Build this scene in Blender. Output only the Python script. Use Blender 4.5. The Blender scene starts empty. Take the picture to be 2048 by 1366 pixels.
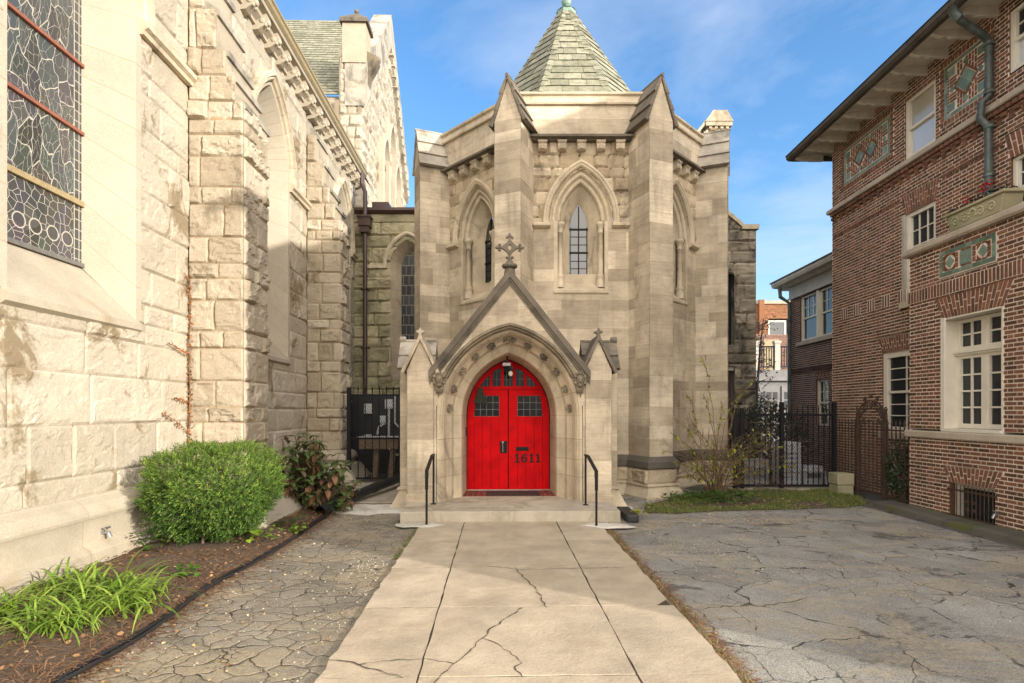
import bpy, bmesh, math, random
import numpy as np
from mathutils import Vector, Matrix

PI = math.pi
RND = random.Random(11)
SC = bpy.context.scene
COL = SC.collection
EYE = 1.6

# ------------------------------------------------------------------ frames
class Fr:
    """A wall frame: a = along the wall, n = out of the wall, z = up."""
    def __init__(s, o=(0, 0, 0), sd=(1, 0), nd=(0, 1)):
        l = math.hypot(*sd); m = math.hypot(*nd)
        s.o = np.array(o, float)
        s.sd = np.array((sd[0] / l, sd[1] / l, 0.)); s.nd = np.array((nd[0] / m, nd[1] / m, 0.))
    def arr(s, P):
        P = np.asarray(P, float).reshape(-1, 3)
        return s.o + P[:, :1] * s.sd + P[:, 1:2] * s.nd + P[:, 2:3] * np.array((0, 0, 1.))
    def p(s, a, n, z=0.):
        return tuple(s.o + a * s.sd + n * s.nd + np.array((0, 0, z)))
    def sub(s, a, n, z=0., turn=0):
        o = s.p(a, n, z)
        if turn == 0: return Fr(o, s.sd[:2], s.nd[:2])
        if turn == 1: return Fr(o, s.nd[:2], -s.sd[:2])      # side facing back along a
        return Fr(o, s.nd[:2], s.sd[:2])                      # side facing on along a
WORLD = Fr()

# ------------------------------------------------------------------ mesh builder
class MB:
    def __init__(s, F=WORLD):
        s.F = F; s.V = []; s.f = []; s.t = []; s.nv = 0
    def add(s, P, faces, tone=.5):
        W = s.F.arr(P); b = s.nv
        s.V.append(W); s.nv += len(W)
        if isinstance(tone, (int, float)): tone = [tone] * len(faces)
        for fc, t in zip(faces, tone):
            s.f.append(tuple(i + b for i in fc)); s.t.append(t)
    def q(s, pts, tone=.5):
        s.add(pts, [tuple(range(len(pts)))], tone)
    def box(s, a0, a1, n0, n1, z0, z1, tone=.5):
        P = [(a, n, z) for z in (z0, z1) for n in (n0, n1) for a in (a0, a1)]
        s.add(P, [(0, 1, 3, 2), (4, 6, 7, 5), (0, 4, 5, 1), (2, 3, 7, 6), (0, 2, 6, 4), (1, 5, 7, 3)], tone)
    def _ext(s, A, B, tone):
        k = len(A)
        fs = [tuple(range(k)), tuple(range(2 * k - 1, k - 1, -1))]
        fs += [(i, i + k, (i + 1) % k + k, (i + 1) % k) for i in range(k)]
        s.add(list(A) + list(B), fs, tone)
    def prism_n(s, poly, n0, n1, tone=.5):
        s._ext([(a, n0, z) for a, z in poly], [(a, n1, z) for a, z in poly], tone)
    def prism_a(s, poly, a0, a1, tone=.5):
        s._ext([(a0, n, z) for n, z in poly], [(a1, n, z) for n, z in poly], tone)
    def prism_z(s, poly, z0, z1, tone=.5):
        s._ext([(a, n, z0) for a, n in poly], [(a, n, z1) for a, n in poly], tone)
    def tube(s, pts, r, seg=8, tone=.5, cap=True):
        P = [Vector(p) for p in pts]; k = len(P)
        rs = r if isinstance(r, (list, tuple)) else [r] * k
        up = None; rings = []
        for i in range(k):
            d = (P[min(i + 1, k - 1)] - P[max(i - 1, 0)])
            if d.length < 1e-9: d = Vector((0, 0, 1))
            d.normalize()
            if up is None:
                up = Vector((0, 0, 1)) if abs(d.z) < .9 else Vector((1, 0, 0))
            x = d.cross(up)
            if x.length < 1e-6: x = d.orthogonal()
            x.normalize(); y = x.cross(d).normalized(); up = y
            rings.append([P[i] + (x * math.cos(2 * PI * j / seg) + y * math.sin(2 * PI * j / seg)) * rs[i] for j in range(seg)])
        V = [tuple(v) for rg in rings for v in rg]; fs = []
        for i in range(k - 1):
            for j in range(seg):
                j2 = (j + 1) % seg
                fs.append((i * seg + j, i * seg + j2, (i + 1) * seg + j2, (i + 1) * seg + j))
        if cap: fs += [tuple(range(seg)), tuple(range(k * seg - 1, (k - 1) * seg - 1, -1))]
        s.add(V, fs, tone)
    def lathe(s, prof, a, n, seg=16, tone=.5):
        V = [(a + r * math.cos(2 * PI * j / seg), n + r * math.sin(2 * PI * j / seg), z) for r, z in prof for j in range(seg)]
        fs = []
        for i in range(len(prof) - 1):
            for j in range(seg):
                j2 = (j + 1) % seg
                fs.append((i * seg + j, i * seg + j2, (i + 1) * seg + j2, (i + 1) * seg + j))
        fs += [tuple(range(seg)), tuple(range((len(prof) - 1) * seg, len(prof) * seg))]
        s.add(V, fs, tone)
    def ball(s, c, r, sc=(1, 1, 1), seg=8, rings=5, tone=.5):
        V = []; fs = []
        for i in range(rings + 1):
            th = PI * i / rings
            for j in range(seg):
                ph = 2 * PI * j / seg
                V.append((c[0] + r * sc[0] * math.sin(th) * math.cos(ph), c[1] + r * sc[1] * math.sin(th) * math.sin(ph), c[2] + r * sc[2] * math.cos(th)))
        for i in range(rings):
            for j in range(seg):
                j2 = (j + 1) % seg
                fs.append((i * seg + j, i * seg + j2, (i + 1) * seg + j2, (i + 1) * seg + j))
        s.add(V, fs, tone)
    def build(s, name, mat, parent=None, smooth=False, bevel=0, kind=None, fix=False):
        V = np.concatenate(s.V) if s.V else np.zeros((0, 3))
        if parent is not None: off = np.array(parent.matrix_basis.translation) if parent.parent is None else np.array(parent['_o'])
        else: off = np.array(((V[:, 0].min() + V[:, 0].max()) / 2, (V[:, 1].min() + V[:, 1].max()) / 2, V[:, 2].min()))
        me = bpy.data.meshes.new(name)
        me.from_pydata((V - off).tolist(), [], s.f)
        at = me.attributes.new('tone', 'FLOAT', 'FACE'); at.data.foreach_set('value', s.t)
        if smooth: me.polygons.foreach_set('use_smooth', [True] * len(s.f))
        me.materials.append(mat); me.update()
        if bevel or fix:
            bm = bmesh.new(); bm.from_mesh(me)
            bmesh.ops.remove_doubles(bm, verts=bm.verts, dist=1e-5)
            bmesh.ops.recalc_face_normals(bm, faces=bm.faces); bm.to_mesh(me); bm.free()
        o = bpy.data.objects.new(name, me); COL.objects.link(o)
        if parent is not None: o.parent = parent
        else: o.location = off
        o['_o'] = tuple(float(x) for x in off)
        if bevel:
            b = o.modifiers.new('bevel', 'BEVEL'); b.width = bevel; b.segments = 2; b.limit_method = 'ANGLE'; b.angle_limit = .6
        if kind: o['kind'] = kind
        return o

def thing(name, label, cat, loc, group=None):
    o = bpy.data.objects.new(name, None); COL.objects.link(o)
    o.location = loc; o.empty_display_size = .2
    o['label'] = label; o['category'] = cat
    if group: o['group'] = group
    return o
def tag(o, label, cat, group=None):
    o['label'] = label; o['category'] = cat
    if group: o['group'] = group
    return o
def dup(root, delta, label=None):
    r = root.copy(); COL.objects.link(r); r.location = Vector(root.location) + Vector(delta)
    if label: r['label'] = label
    for ch in list(root.children):
        c = ch.copy(); COL.objects.link(c); c.parent = r
        for g in ch.children:
            d = g.copy(); COL.objects.link(d); d.parent = c
    return r

# ------------------------------------------------------------------ noise
def _h(ix, iy, seed):
    n = (ix.astype(np.int64) * 374761393 + iy.astype(np.int64) * 668265263 + seed * 982451653) & 0x7fffffff
    n = ((n ^ (n >> 13)) * 1274126177) & 0x7fffffff
    n = n ^ (n >> 16)
    return (n & 0xffff) / 65535.
def vnoise(x, y, seed=0):
    ix = np.floor(x); iy = np.floor(y); fx = x - ix; fy = y - iy
    fx = fx * fx * (3 - 2 * fx); fy = fy * fy * (3 - 2 * fy)
    a = _h(ix, iy, seed); b = _h(ix + 1, iy, seed); c = _h(ix, iy + 1, seed); d = _h(ix + 1, iy + 1, seed)
    return (a * (1 - fx) + b * fx) * (1 - fy) + (c * (1 - fx) + d * fx) * fy
def fbm(x, y, seed=0, o=4):
    s = 0; am = .5; t = 0
    for k in range(o):
        s = s + am * vnoise(x, y, seed + k * 17); t += am; am *= .5; x = x * 2.03; y = y * 2.03
    return s / t

# ------------------------------------------------------------------ masonry
def grid_faces(nx, nz, mask=None):
    idx = np.arange((nx + 1) * (nz + 1)).reshape(nz + 1, nx + 1)
    f = np.stack([idx[:-1, :-1], idx[:-1, 1:], idx[1:, 1:], idx[1:, :-1]], -1).reshape(-1, 4)
    if mask is not None: f = f[mask.reshape(-1)]
    return [tuple(r) for r in f.tolist()]
def cells(mb, a0, a1, z0, z1, n, cell, keep, tone):
    nx = max(1, int(round((a1 - a0) / cell))); nz = max(1, int(round((z1 - z0) / cell)))
    A, Z = np.meshgrid(np.linspace(a0, a1, nx + 1), np.linspace(z0, z1, nz + 1))
    m = None
    if keep is not None:
        Ac = (A[:-1, :-1] + A[1:, 1:]) / 2; Zc = (Z[:-1, :-1] + Z[1:, 1:]) / 2
        m = keep(Ac, Zc)
        if not m.any(): return
    P = np.stack([A, np.full_like(A, n), Z], -1).reshape(-1, 3)
    mb.add(P, grid_faces(nx, nz, m), tone)
def rock(mb, a0, a1, z0, z1, n, cell, bulge, keep, tone, seed, corner, depth):
    nx = max(3, int(round((a1 - a0) / cell))); nz = max(3, int(round((z1 - z0) / cell)))
    A, Z = np.meshgrid(np.linspace(a0, a1, nx + 1), np.linspace(z0, z1, nz + 1))
    big = np.full_like(A, 9.)
    d = np.minimum(np.minimum(A - a0 if not corner[0] else big, a1 - A if not corner[1] else big), np.minimum(Z - z0, z1 - Z))
    e = np.clip(d / (.018 + .05 * fbm(A * 4, Z * 4, seed + 21, 2) ** 2), 0, 1); e = e * (2 - e)
    c = fbm(A * 2.1 + seed * .37, Z * 3.3, seed, 5) * (5 + seed % 3); fr = c - np.floor(c)
    ter = np.floor(c) + np.clip((fr - .80) / .20, 0, 1)
    face = bulge * (-.55 + .42 * ter + .35 * fbm(A * 1.3, Z * 1.7 + seed, seed + 5, 3)) + bulge * .45 * (fbm(A * 10, Z * 14, seed + 9, 3) - .5)
    face = np.clip(face, -.2 * bulge, 1.7 * bulge)
    low = np.clip((.05 - (Z - z0)) / .05, 0, 1)
    face = face - low * bulge * .6 * (fbm(A * 6, Z * 2, seed + 3, 2) > .52)
    Nn = n - depth * (1 - np.clip(d / .012, 0, 1)) + e * face
    if corner[0]: Nn = np.where(A - a0 < 1e-6, n + .004, Nn)
    if corner[1]: Nn = np.where(a1 - A < 1e-6, n + .004, Nn)
    m = None
    if keep is not None:
        Ac = (A[:-1, :-1] + A[1:, 1:]) / 2; Zc = (Z[:-1, :-1] + Z[1:, 1:]) / 2
        m = keep(Ac, Zc)
        if not m.any(): return
    P = np.stack([A, Nn, Z], -1).reshape(-1, 3)
    mb.add(P, grid_faces(nx, nz, m), tone)
def masonry(mb, a0, a1, z0, z1, hs, ls, style='flat', n=0., keep=None, cuts=(), seed=0, cell=.04, bulge=.03,
            gap=.007, depth=.008, corner=(0, 0), tones=(.15, 1.), rows=None):
    rr = random.Random(seed); z = z0; ri = 0; k = 0
    while z < z1 - 1e-6:
        h = rows[ri % len(rows)] if rows else rr.choice(hs); ri += 1
        if z + h > z1 - .55 * (min(rows) if rows else min(hs)): h = z1 - z
        a = a0; first = True; rt = rr.uniform(-.12, .12)
        while a < a1 - 1e-6:
            L = rr.uniform(*ls)
            if first: L *= rr.uniform(.4, 1.); first = False
            if a + L > a1 - .45 * ls[0]: L = a1 - a
            k += 1
            c0 = corner[0] and a <= a0 + 1e-6; c1 = corner[1] and a + L >= a1 - 1e-6
            b0 = a + (0 if c0 else gap / 2); b1 = a + L - (0 if c1 else gap / 2); y0 = z + gap / 2; y1 = z + h - gap / 2
            cut = any(a < c[1] and a + L > c[0] and z < c[3] and z + h > c[2] for c in cuts)
            kp = keep if cut else None
            t = min(1, max(.03, rr.uniform(*tones) + rt))
            if style == 'rock':
                rock(mb, b0, b1, y0, y1, n, cell, bulge * rr.uniform(.55, 1.3), kp, t, seed * 131 + k, (c0, c1), depth)
            elif kp is None:
                m0, m1 = n, n - depth - .002
                P = [(b0, m0, y0), (b1, m0, y0), (b1, m0, y1), (b0, m0, y1), (b0, m1, y0), (b1, m1, y0), (b1, m1, y1), (b0, m1, y1)]
                mb.add(P, [(0, 1, 2, 3), (0, 4, 5, 1), (1, 5, 6, 2), (2, 6, 7, 3), (3, 7, 4, 0)], t)
            else:
                cells(mb, b0, b1, y0, y1, n, .03, kp, t)
            if kp is None: mb.q([(a, n - depth, z), (a + L, n - depth, z), (a + L, n - depth, z + h), (a, n - depth, z + h)], 0.)
            else: cells(mb, a, a + L, z, z + h, n - depth, .03, kp, 0.)
            a += L
        z += h
def bricks(mb, a0, a1, z0, z1, opens=(), seed=0, h=.0575, n=0., S=.188, Hd=.09, j=.0175, depth=.007, mortar=True):
    rr = random.Random(seed); row = 0; z = z0
    def brick(b0, b1, y0, y1, t):
        m1 = n - depth - .001; o = n + rr.uniform(-.0015, .0015)
        P = [(b0, o, y0), (b1, o, y0), (b1, o, y1), (b0, o, y1), (b0, m1, y0), (b1, m1, y0), (b1, m1, y1), (b0, m1, y1)]
        mb.add(P, [(0, 1, 2, 3), (0, 4, 5, 1), (1, 5, 6, 2), (2, 6, 7, 3), (3, 7, 4, 0)], t)
    while z < z1 - .02:
        hh = min(h, z1 - z); zm = z + hh / 2
        iv = [(a0, a1)]
        for op in opens:
            r = op(zm)
            if r is None: continue
            nw = []
            for p, q_ in iv:
                if r[1] <= p or r[0] >= q_: nw.append((p, q_)); continue
                if r[0] > p: nw.append((p, r[0]))
                if r[1] < q_: nw.append((r[1], q_))
            iv = nw
        for p, q_ in iv:
            if mortar: mb.q([(p, n - depth, z), (q_, n - depth, z), (q_, n - depth, z + hh), (p, n - depth, z + hh)], 0.)
            x = a0 - (0 if row % 2 else (S + Hd) / 2 + .0)
            st = True
            while x < q_:
                L = S if st else Hd; st = not st
                b0 = max(x + j / 2, p + (.004)); b1 = min(x + L - j / 2 + .0, q_ - .004)
                x += L
                if b1 - b0 < .02: continue
                brick(b0, b1, z + j / 2, z + hh - j / 2, rr.uniform(.1, 1.) if rr.random() > .12 else rr.uniform(.03, .12))
        z += hh; row += 1
def rect_open(s0, s1, z0, z1): return lambda z: (s0, s1) if z0 < z < z1 else None
def trap_open(s0, s1, z0, z1, sp):
    return lambda z: (s0 - sp * (z - z0) / (z1 - z0), s1 + sp * (z - z0) / (z1 - z0)) if z0 < z < z1 else None
def jack_arch(mb, s0, s1, z0, z1, sp, num, n=.004, seed=0):
    rr = random.Random(seed); W0 = s1 - s0; W1 = W0 + 2 * sp
    mb.q([(s0, n - .009, z0), (s1, n - .009, z0), (s1 + sp, n - .009, z1), (s0 - sp, n - .009, z1)], 0.)
    zm_ = [z0, (z0 * .5 + z1 * .5), z1]
    for i in range(num):
        def X(f, z):
            t = (z - z0) / (z1 - z0); return (s0 - sp * t) + (W0 + 2 * sp * t) * f
        g = .30 / num
        cutz = [z0 + .004, z0 + (z1 - z0) * (.36 if i % 2 else .64), z1 - .004]
        for k in range(2):
            za = cutz[k] + (.009 if k else 0); zb = cutz[k + 1] - (0 if k else .009)
            f0 = i / num + g / 2; f1 = (i + 1) / num - g / 2
            A = [(X(f0, za), n, za), (X(f1, za), n, za), (X(f1, zb), n, zb), (X(f0, zb), n, zb)]
            mb.add(A + [(p[0], n - .012, p[2]) for p in A], [(0, 1, 2, 3), (0, 4, 5, 1), (1, 5, 6, 2), (2, 6, 7, 3), (3, 7, 4, 0)], rr.uniform(.25, 1.))
def soldiers(mb, s0, s1, z0, z1, w=.062, n=.004, seed=0, tones=(.1, .9)):
    rr = random.Random(seed); k = max(1, int(round((s1 - s0) / w))); w = (s1 - s0) / k
    mb.box(s0, s1, n - .02, n - .007, z0, z1, 0.)
    for i in range(k):
        mb.box(s0 + i * w + .0105, s0 + (i + 1) * w - .0105, n - .012, n, z0 + .009, z1 - .009, rr.uniform(*tones))

# ------------------------------------------------------------------ arches
def arch_R(w, h):
    R = (h * h + w * w) / (2 * w); return R, R - w
def arch_in(cx, zs, w, h, zb):
    R, c = arch_R(w, h)
    def f(A, Z):
        x = np.abs(A - cx)
        return ((Z > zb) & (Z <= zs) & (x < w)) | ((Z > zs) & ((x + c) ** 2 + (Z - zs) ** 2 < R * R))
    return f
def arch_pts(cx, zs, w, h, dr, k, zb=None, jz=()):
    """left foot -> apex -> right foot"""
    R, c = arch_R(w, h); r = R + dr; th = math.acos(max(-1, min(1, c / r)))
    L = []
    if zb is not None:
        L += [(-(w + dr), zb + (zs - zb) * f) for f in jz]
    ts = k if isinstance(k, (list, tuple)) else [i / k for i in range(k + 1)]
    for f in ts:
        t = th * f; L.append((-(r * math.cos(t) - c), zs + r * math.sin(t)))
    Rr = [(-x, z) for x, z in reversed(L[:-1])]
    return [(cx + x, z) for x, z in L + Rr]
def arch_poly(cx, zs, w, h, zb, k=10, dr=0.):
    p = arch_pts(cx, zs, w, h, dr, k)
    return [(p[0][0], zb)] + p + [(p[-1][0], zb)]
def arch_band(mb, cx, zs, w, h, prof, zbs=None, k=12, vous=0, jb=0, tones=(.3, .9), seed=0, jw=.004):
    """sweep a moulding profile [(dr, n)] along an arch, with jambs down to zbs (a number or one per profile point)"""
    rr = random.Random(seed)
    # parameters along arc with narrow joints
    ts = []; tt = []
    if vous:
        per = max(1, int(round(k / vous)))
        e = jw / max(.2, (w + .2) * 1.2)
        for b in range(vous):
            for i in range(per):
                f0 = (b + i / per) / vous
                if i == 0 and b > 0: f0 += e
                ts.append(f0); tt.append(('b', b))
            if b < vous - 1: ts.append((b + 1) / vous - e * .2); tt.append(('j', b))
        ts.append(1.)
    else:
        ts = [i / k for i in range(k + 1)]; tt = [('b', 0)] * k
    jz = []; jt = []
    if zbs is not None:
        H_ = zs - (zbs if isinstance(zbs, (int, float)) else min(zbs))
        if jb:
            e = jw / H_
            cuts_ = [0.] + sorted(min(.97, max(.03, (i + rr.uniform(-.2, .2)) / jb)) for i in range(1, jb)) + [1.]
            for i in range(jb):
                jz.append(cuts_[i] + (e if i else 0)); jt.append(('b', 100 + i))
                jz.append(cuts_[i + 1] - (0 if i == jb - 1 else e)); jt.append(('j', i))
            jz = jz[:-1]; jt = jt[:-1]
            jz.append(1. - e); jt.append(('j', 99))
        else:
            jz = [0.]; jt = [('b', 100)]
    left = jt + tt
    segs = left + [(a, b + 1000) for a, b in reversed(left)]
    cols = {}
    tone = []
    for a, b in segs:
        if a == 'j': tone.append(0.)
        else:
            if b not in cols: cols[b] = rr.uniform(*tones)
            tone.append(cols[b])
    C = []
    for i, (dr, n) in enumerate(prof):
        zb = None if zbs is None else (zbs if isinstance(zbs, (int, float)) else zbs[i])
        C.append([(x, n, z) for x, z in arch_pts(cx, zs, w, h, dr, ts, zb, jz)])
    m = len(C[0])
    P = [p for c in C for p in c]; fs = []; tn = []
    for i in range(len(C) - 1):
        for j in range(m - 1):
            fs.append((i * m + j, i * m + j + 1, (i + 1) * m + j + 1, (i + 1) * m + j)); tn.append(tone[j])
    mb.add(P, fs, tn)

def plan_sweep(mb, path, prof, sign=1, joint=None, seed=0, tones=(.3, .9), z=0.):
    """sweep a profile [(offset, z)] along an open plan polyline [(a, n)], offset to the left (sign 1) or right (-1)"""
    rr = random.Random(seed)
    pts = []; tone = []
    for i in range(len(path) - 1):
        p, q_ = np.array(path[i], float), np.array(path[i + 1], float); L = np.linalg.norm(q_ - p)
        fs = [0.]
        if joint and L > joint * 1.2:
            k = int(L / joint)
            for j in range(1, k): fs += [j / k - .003 / L, j / k + .003 / L]
        t = rr.uniform(*tones)
        for j, f in enumerate(fs):
            pts.append((tuple(p + (q_ - p) * f), i, f))
            if j % 2 == 1: tone.append(0.); t = rr.uniform(*tones)
            else: tone.append(t)
    pts.append((tuple(path[-1]), len(path) - 2, 1.))
    def nrm(i):
        d = np.array(path[i + 1], float) - np.array(path[i], float); d /= np.linalg.norm(d)
        return np.array((-d[1], d[0])) * sign
    C = []
    for off, zz in prof:
        row = []
        for (p, i, f) in pts:
            n0 = nrm(i)
            if f == 0. and i > 0:
                n1 = nrm(i - 1); m = n0 + n1; m = m / max(1e-6, (m @ n0))
            else: m = n0
            row.append((p[0] + m[0] * off, p[1] + m[1] * off, z + zz))
        C.append(row)
    m = len(pts); P = [p for c in C for p in c]; fs = []; tn = []
    for i in range(len(C) - 1):
        for j in range(m - 1):
            fs.append((i * m + j, i * m + j + 1, (i + 1) * m + j + 1, (i + 1) * m + j)); tn.append(tone[j])
    # end caps
    kk = len(C)
    fs.append(tuple(i * m for i in range(kk))); tn.append(tone[0])
    fs.append(tuple(i * m + m - 1 for i in range(kk))); tn.append(tone[-1])
    mb.add(P, fs, tn)

def slates(mb, P0, U, V, L, hw, row=.2, w=.26, seed=0, lift=.018):
    """rows of slates on an inclined plane: P0 = foot centre, U across, V up the slope, hw(t) = half width"""
    rr = random.Random(seed); P0 = Vector(P0); U = Vector(U).normalized(); V = Vector(V).normalized(); Nn = U.cross(V).normalized()
    if Nn.z < 0: Nn = -Nn
    k = int(round(L / row)); row = L / k
    mb.q([tuple(P0 - U * hw(0)), tuple(P0 + U * hw(0)), tuple(P0 + V * L + U * max(.001, hw(L))), tuple(P0 + V * L - U * max(.001, hw(L)))], 0.)
    for i in range(k):
        t0 = i * row; t1 = t0 + row * 1.02
        b = hw(t0); t_ = max(.0, hw(min(t1, L)))
        x = -b - (w * rr.random())
        while x < b:
            ww = w * rr.uniform(.75, 1.2); x0 = max(x + .004, -b); x1 = min(x + ww - .004, b); x += ww
            if x1 - x0 < .02: continue
            l = lift * rr.uniform(.8, 1.25); dt = rr.uniform(-.006, .006)
            def X(v, tt): return max(-tt, min(tt, v))
            A = [P0 + U * x0 + V * (t0 + dt) + Nn * l, P0 + U * x1 + V * (t0 + dt) + Nn * l, P0 + U * X(x1, t_) + V * t1 + Nn * .003, P0 + U * X(x0, t_) + V * t1 + Nn * .003,
                 P0 + U * x0 + V * (t0 + dt), P0 + U * x1 + V * (t0 + dt)]
            mb.add([tuple(p) for p in A], [(0, 1, 2, 3), (0, 4, 5, 1)], [rr.uniform(.3, 1.), .02])

# ------------------------------------------------------------------ materials
def nd(nt, typ, ins=None, **props):
    n = nt.nodes.new(typ)
    for k, v in props.items(): setattr(n, k, v)
    for k, v in (ins or {}).items():
        sk = n.inputs[k]
        if isinstance(v, bpy.types.NodeSocket): nt.links.new(v, sk)
        elif isinstance(v, (tuple, list)) and len(v) == 3 and sk.type == 'RGBA': sk.default_value = (*v, 1)
        else: sk.default_value = v
    return n
def base_mat(name):
    m = bpy.data.materials.new(name); m.use_nodes = True
    nt = m.node_tree; b = nt.nodes['Principled BSDF']
    return m, nt, b
def mix(nt, f, a, b, mode='MIX'):
    n = nd(nt, 'ShaderNodeMix', data_type='RGBA', blend_type=mode, clamp_factor=True)
    for i, v in ((0, f), (6, a), (7, b)):
        sk = n.inputs[i]
        if isinstance(v, bpy.types.NodeSocket): nt.links.new(v, sk)
        elif isinstance(v, (tuple, list)): sk.default_value = (*v, 1) if len(v) == 3 else v
        else: sk.default_value = v
    return n.outputs[2]
def math_(nt, op, a, b=0., c=0., clamp=False):
    n = nd(nt, 'ShaderNodeMath', operation=op, use_clamp=clamp)
    for i, v in enumerate((a, b, c)):
        if isinstance(v, bpy.types.NodeSocket): nt.links.new(v, n.inputs[i])
        else: n.inputs[i].default_value = v
    return n.outputs[0]
def rng(nt, v, a, b, c=0., d=1.):
    n = nd(nt, 'ShaderNodeMapRange', {'Value': v, 'From Min': a, 'From Max': b, 'To Min': c, 'To Max': d}); return n.outputs[0]
def pos(nt, sc=(1, 1, 1), rot=(0, 0, 0)):
    g = nd(nt, 'ShaderNodeNewGeometry')
    mp = nd(nt, 'ShaderNodeMapping', {'Vector': g.outputs['Position'], 'Scale': sc, 'Rotation': rot}); return mp.outputs[0]
def noise(nt, vec, scale, detail=5, rough=.6, dist=0.):
    return nd(nt, 'ShaderNodeTexNoise', {'Vector': vec, 'Scale': scale, 'Detail': detail, 'Roughness': rough, 'Distortion': dist}).outputs[0]
def tone(nt): return nd(nt, 'ShaderNodeAttribute', attribute_name='tone').outputs['Fac']
def vor(nt, vec, scale, feature='DISTANCE_TO_EDGE', rand=1.):
    return nd(nt, 'ShaderNodeTexVoronoi', {'Vector': vec, 'Scale': scale, 'Randomness': rand}, feature=feature).outputs[0]

def stone(name, dark, light, joint, stain, amt=.6, thr=.55, band=0., bump=.35, rough=.9, grain=28., streak=.0, blotch=.35, soft=.13):
    m, nt, b = base_mat(name); t = tone(nt); p = pos(nt)
    c = mix(nt, t, dark, light)
    n1 = noise(nt, p, 1.9, 6, .65)
    c = mix(nt, blotch, c, mix(nt, rng(nt, n1, .32, .7), (.52, .5, .47), (1.3, 1.28, 1.22)), 'MULTIPLY')
    if band:
        nb = noise(nt, pos(nt, (1.4, 1.4, 16), (.06, .05, 0)), 1.6, 6, .62, .8)
        c = mix(nt, band, c, mix(nt, rng(nt, nb, .3, .7), (.66, .62, .58), (1.22, 1.22, 1.2)), 'MULTIPLY')
    n2 = noise(nt, p, grain * 2.3, 5, .7)
    c = mix(nt, .55, c, mix(nt, rng(nt, n2, .28, .72), (.68, .67, .65), (1.25, 1.25, 1.25)), 'MULTIPLY')
    st = noise(nt, pos(nt, (1.2, 1.2, .85)), 1.25, 9, .68, .5)
    f = math_(nt, 'MULTIPLY', rng(nt, st, thr, thr + soft), amt, clamp=True)
    c = mix(nt, f, c, stain)
    if streak:
        sk = noise(nt, pos(nt, (7, 7, .55)), 1., 5, .6, .3)
        big = noise(nt, p, .8, 3, .5)
        f2 = math_(nt, 'MULTIPLY', math_(nt, 'MULTIPLY', rng(nt, sk, .5, .75), rng(nt, big, .45, .62)), streak, clamp=True)
        c = mix(nt, f2, c, stain)
    jm = math_(nt, 'LESS_THAN', t, .015)
    c = mix(nt, jm, c, joint)
    nt.links.new(c, b.inputs['Base Color']); b.inputs['Roughness'].default_value = rough
    b.inputs['Specular IOR Level'].default_value = .2
    hgt = math_(nt, 'ADD', noise(nt, p, grain, 8, .72), math_(nt, 'MULTIPLY', noise(nt, p, 7, 6, .7), 1.4))
    bp = nd(nt, 'ShaderNodeBump', {'Height': hgt, 'Strength': bump, 'Distance': .02})
    nt.links.new(bp.outputs[0], b.inputs['Normal'])
    return m
def toned(name, cols, rough=.6, metal=0., nz=.25, nscale=18., spec=.5, bump=0., trans=0., bscale=40.):
    """colour picked along a list by the tone attribute, with a little noise"""
    m, nt, b = base_mat(name); t = tone(nt); p = pos(nt)
    r = nd(nt, 'ShaderNodeValToRGB', {'Fac': t}); e = r.color_ramp.elements
    for i, c in enumerate(cols):
        f = i / max(1, len(cols) - 1)
        if i < 2 and i < len(e): el = e[i]; el.position = f
        else: el = e.new(f)
        el.color = (*c, 1)
    if len(cols) == 1: e[1].color = (*cols[0], 1)
    c = mix(nt, nz, r.outputs[0], mix(nt, rng(nt, noise(nt, p, nscale, 6, .65), .3, .7), (.3, .3, .3), (1.5, 1.5, 1.5)), 'MULTIPLY')
    nt.links.new(c, b.inputs['Base Color']); b.inputs['Roughness'].default_value = rough; b.inputs['Metallic'].default_value = metal
    b.inputs['Specular IOR Level'].default_value = spec
    if bump:
        bp = nd(nt, 'ShaderNodeBump', {'Height': noise(nt, p, bscale, 6, .7), 'Strength': bump, 'Distance': .01}); nt.links.new(bp.outputs[0], b.inputs['Normal'])
    if trans:
        tr = nd(nt, 'ShaderNodeBsdfTranslucent', {'Color': c}); ms = nd(nt, 'ShaderNodeMixShader', {'Fac': trans})
        nt.links.new(b.outputs[0], ms.inputs[1]); nt.links.new(tr.outputs[0], ms.inputs[2]); nt.links.new(ms.outputs[0], nt.nodes['Material Output'].inputs[0])
    return m
# ------------------------------------------------------------------ material set
M = {}
M['nave'] = stone('nave_rock_stone', (.37, .32, .243), (.47, .415, .325), (.28, .22, .15), (.20, .15, .085), amt=.85, thr=.56, bump=.35, grain=16, blotch=.22, soft=.05)
M['nave_buttress'] = stone('buttress_rock_stone', (.32, .265, .185), (.48, .415, .32), (.36, .26, .15), (.10, .078, .052), amt=.8, thr=.575, bump=.4, grain=16, blotch=.25, soft=.14)
M['dressed'] = stone('dressed_pale_stone', (.41, .355, .27), (.465, .41, .32), (.34, .26, .165), (.30, .225, .13), amt=.45, thr=.62, bump=.08, blotch=.2)
M['plinth'] = stone('plinth_pale_stone', (.385, .335, .255), (.45, .395, .305), (.28, .21, .13), (.27, .195, .11), amt=.6, thr=.58, bump=.12, blotch=.3)
M['ash'] = stone('ashlar_sandstone', (.36, .30, .222), (.64, .555, .43), (.50, .42, .31), (.12, .10, .08), amt=.7, thr=.575, band=.45, bump=.16, blotch=.6, soft=.16, streak=.45)
M['ashrock'] = stone('rough_sandstone', (.34, .27, .18), (.58, .485, .35), (.30, .24, .16), (.07, .058, .045), amt=.8, thr=.54, bump=.4, blotch=.5)
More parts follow.
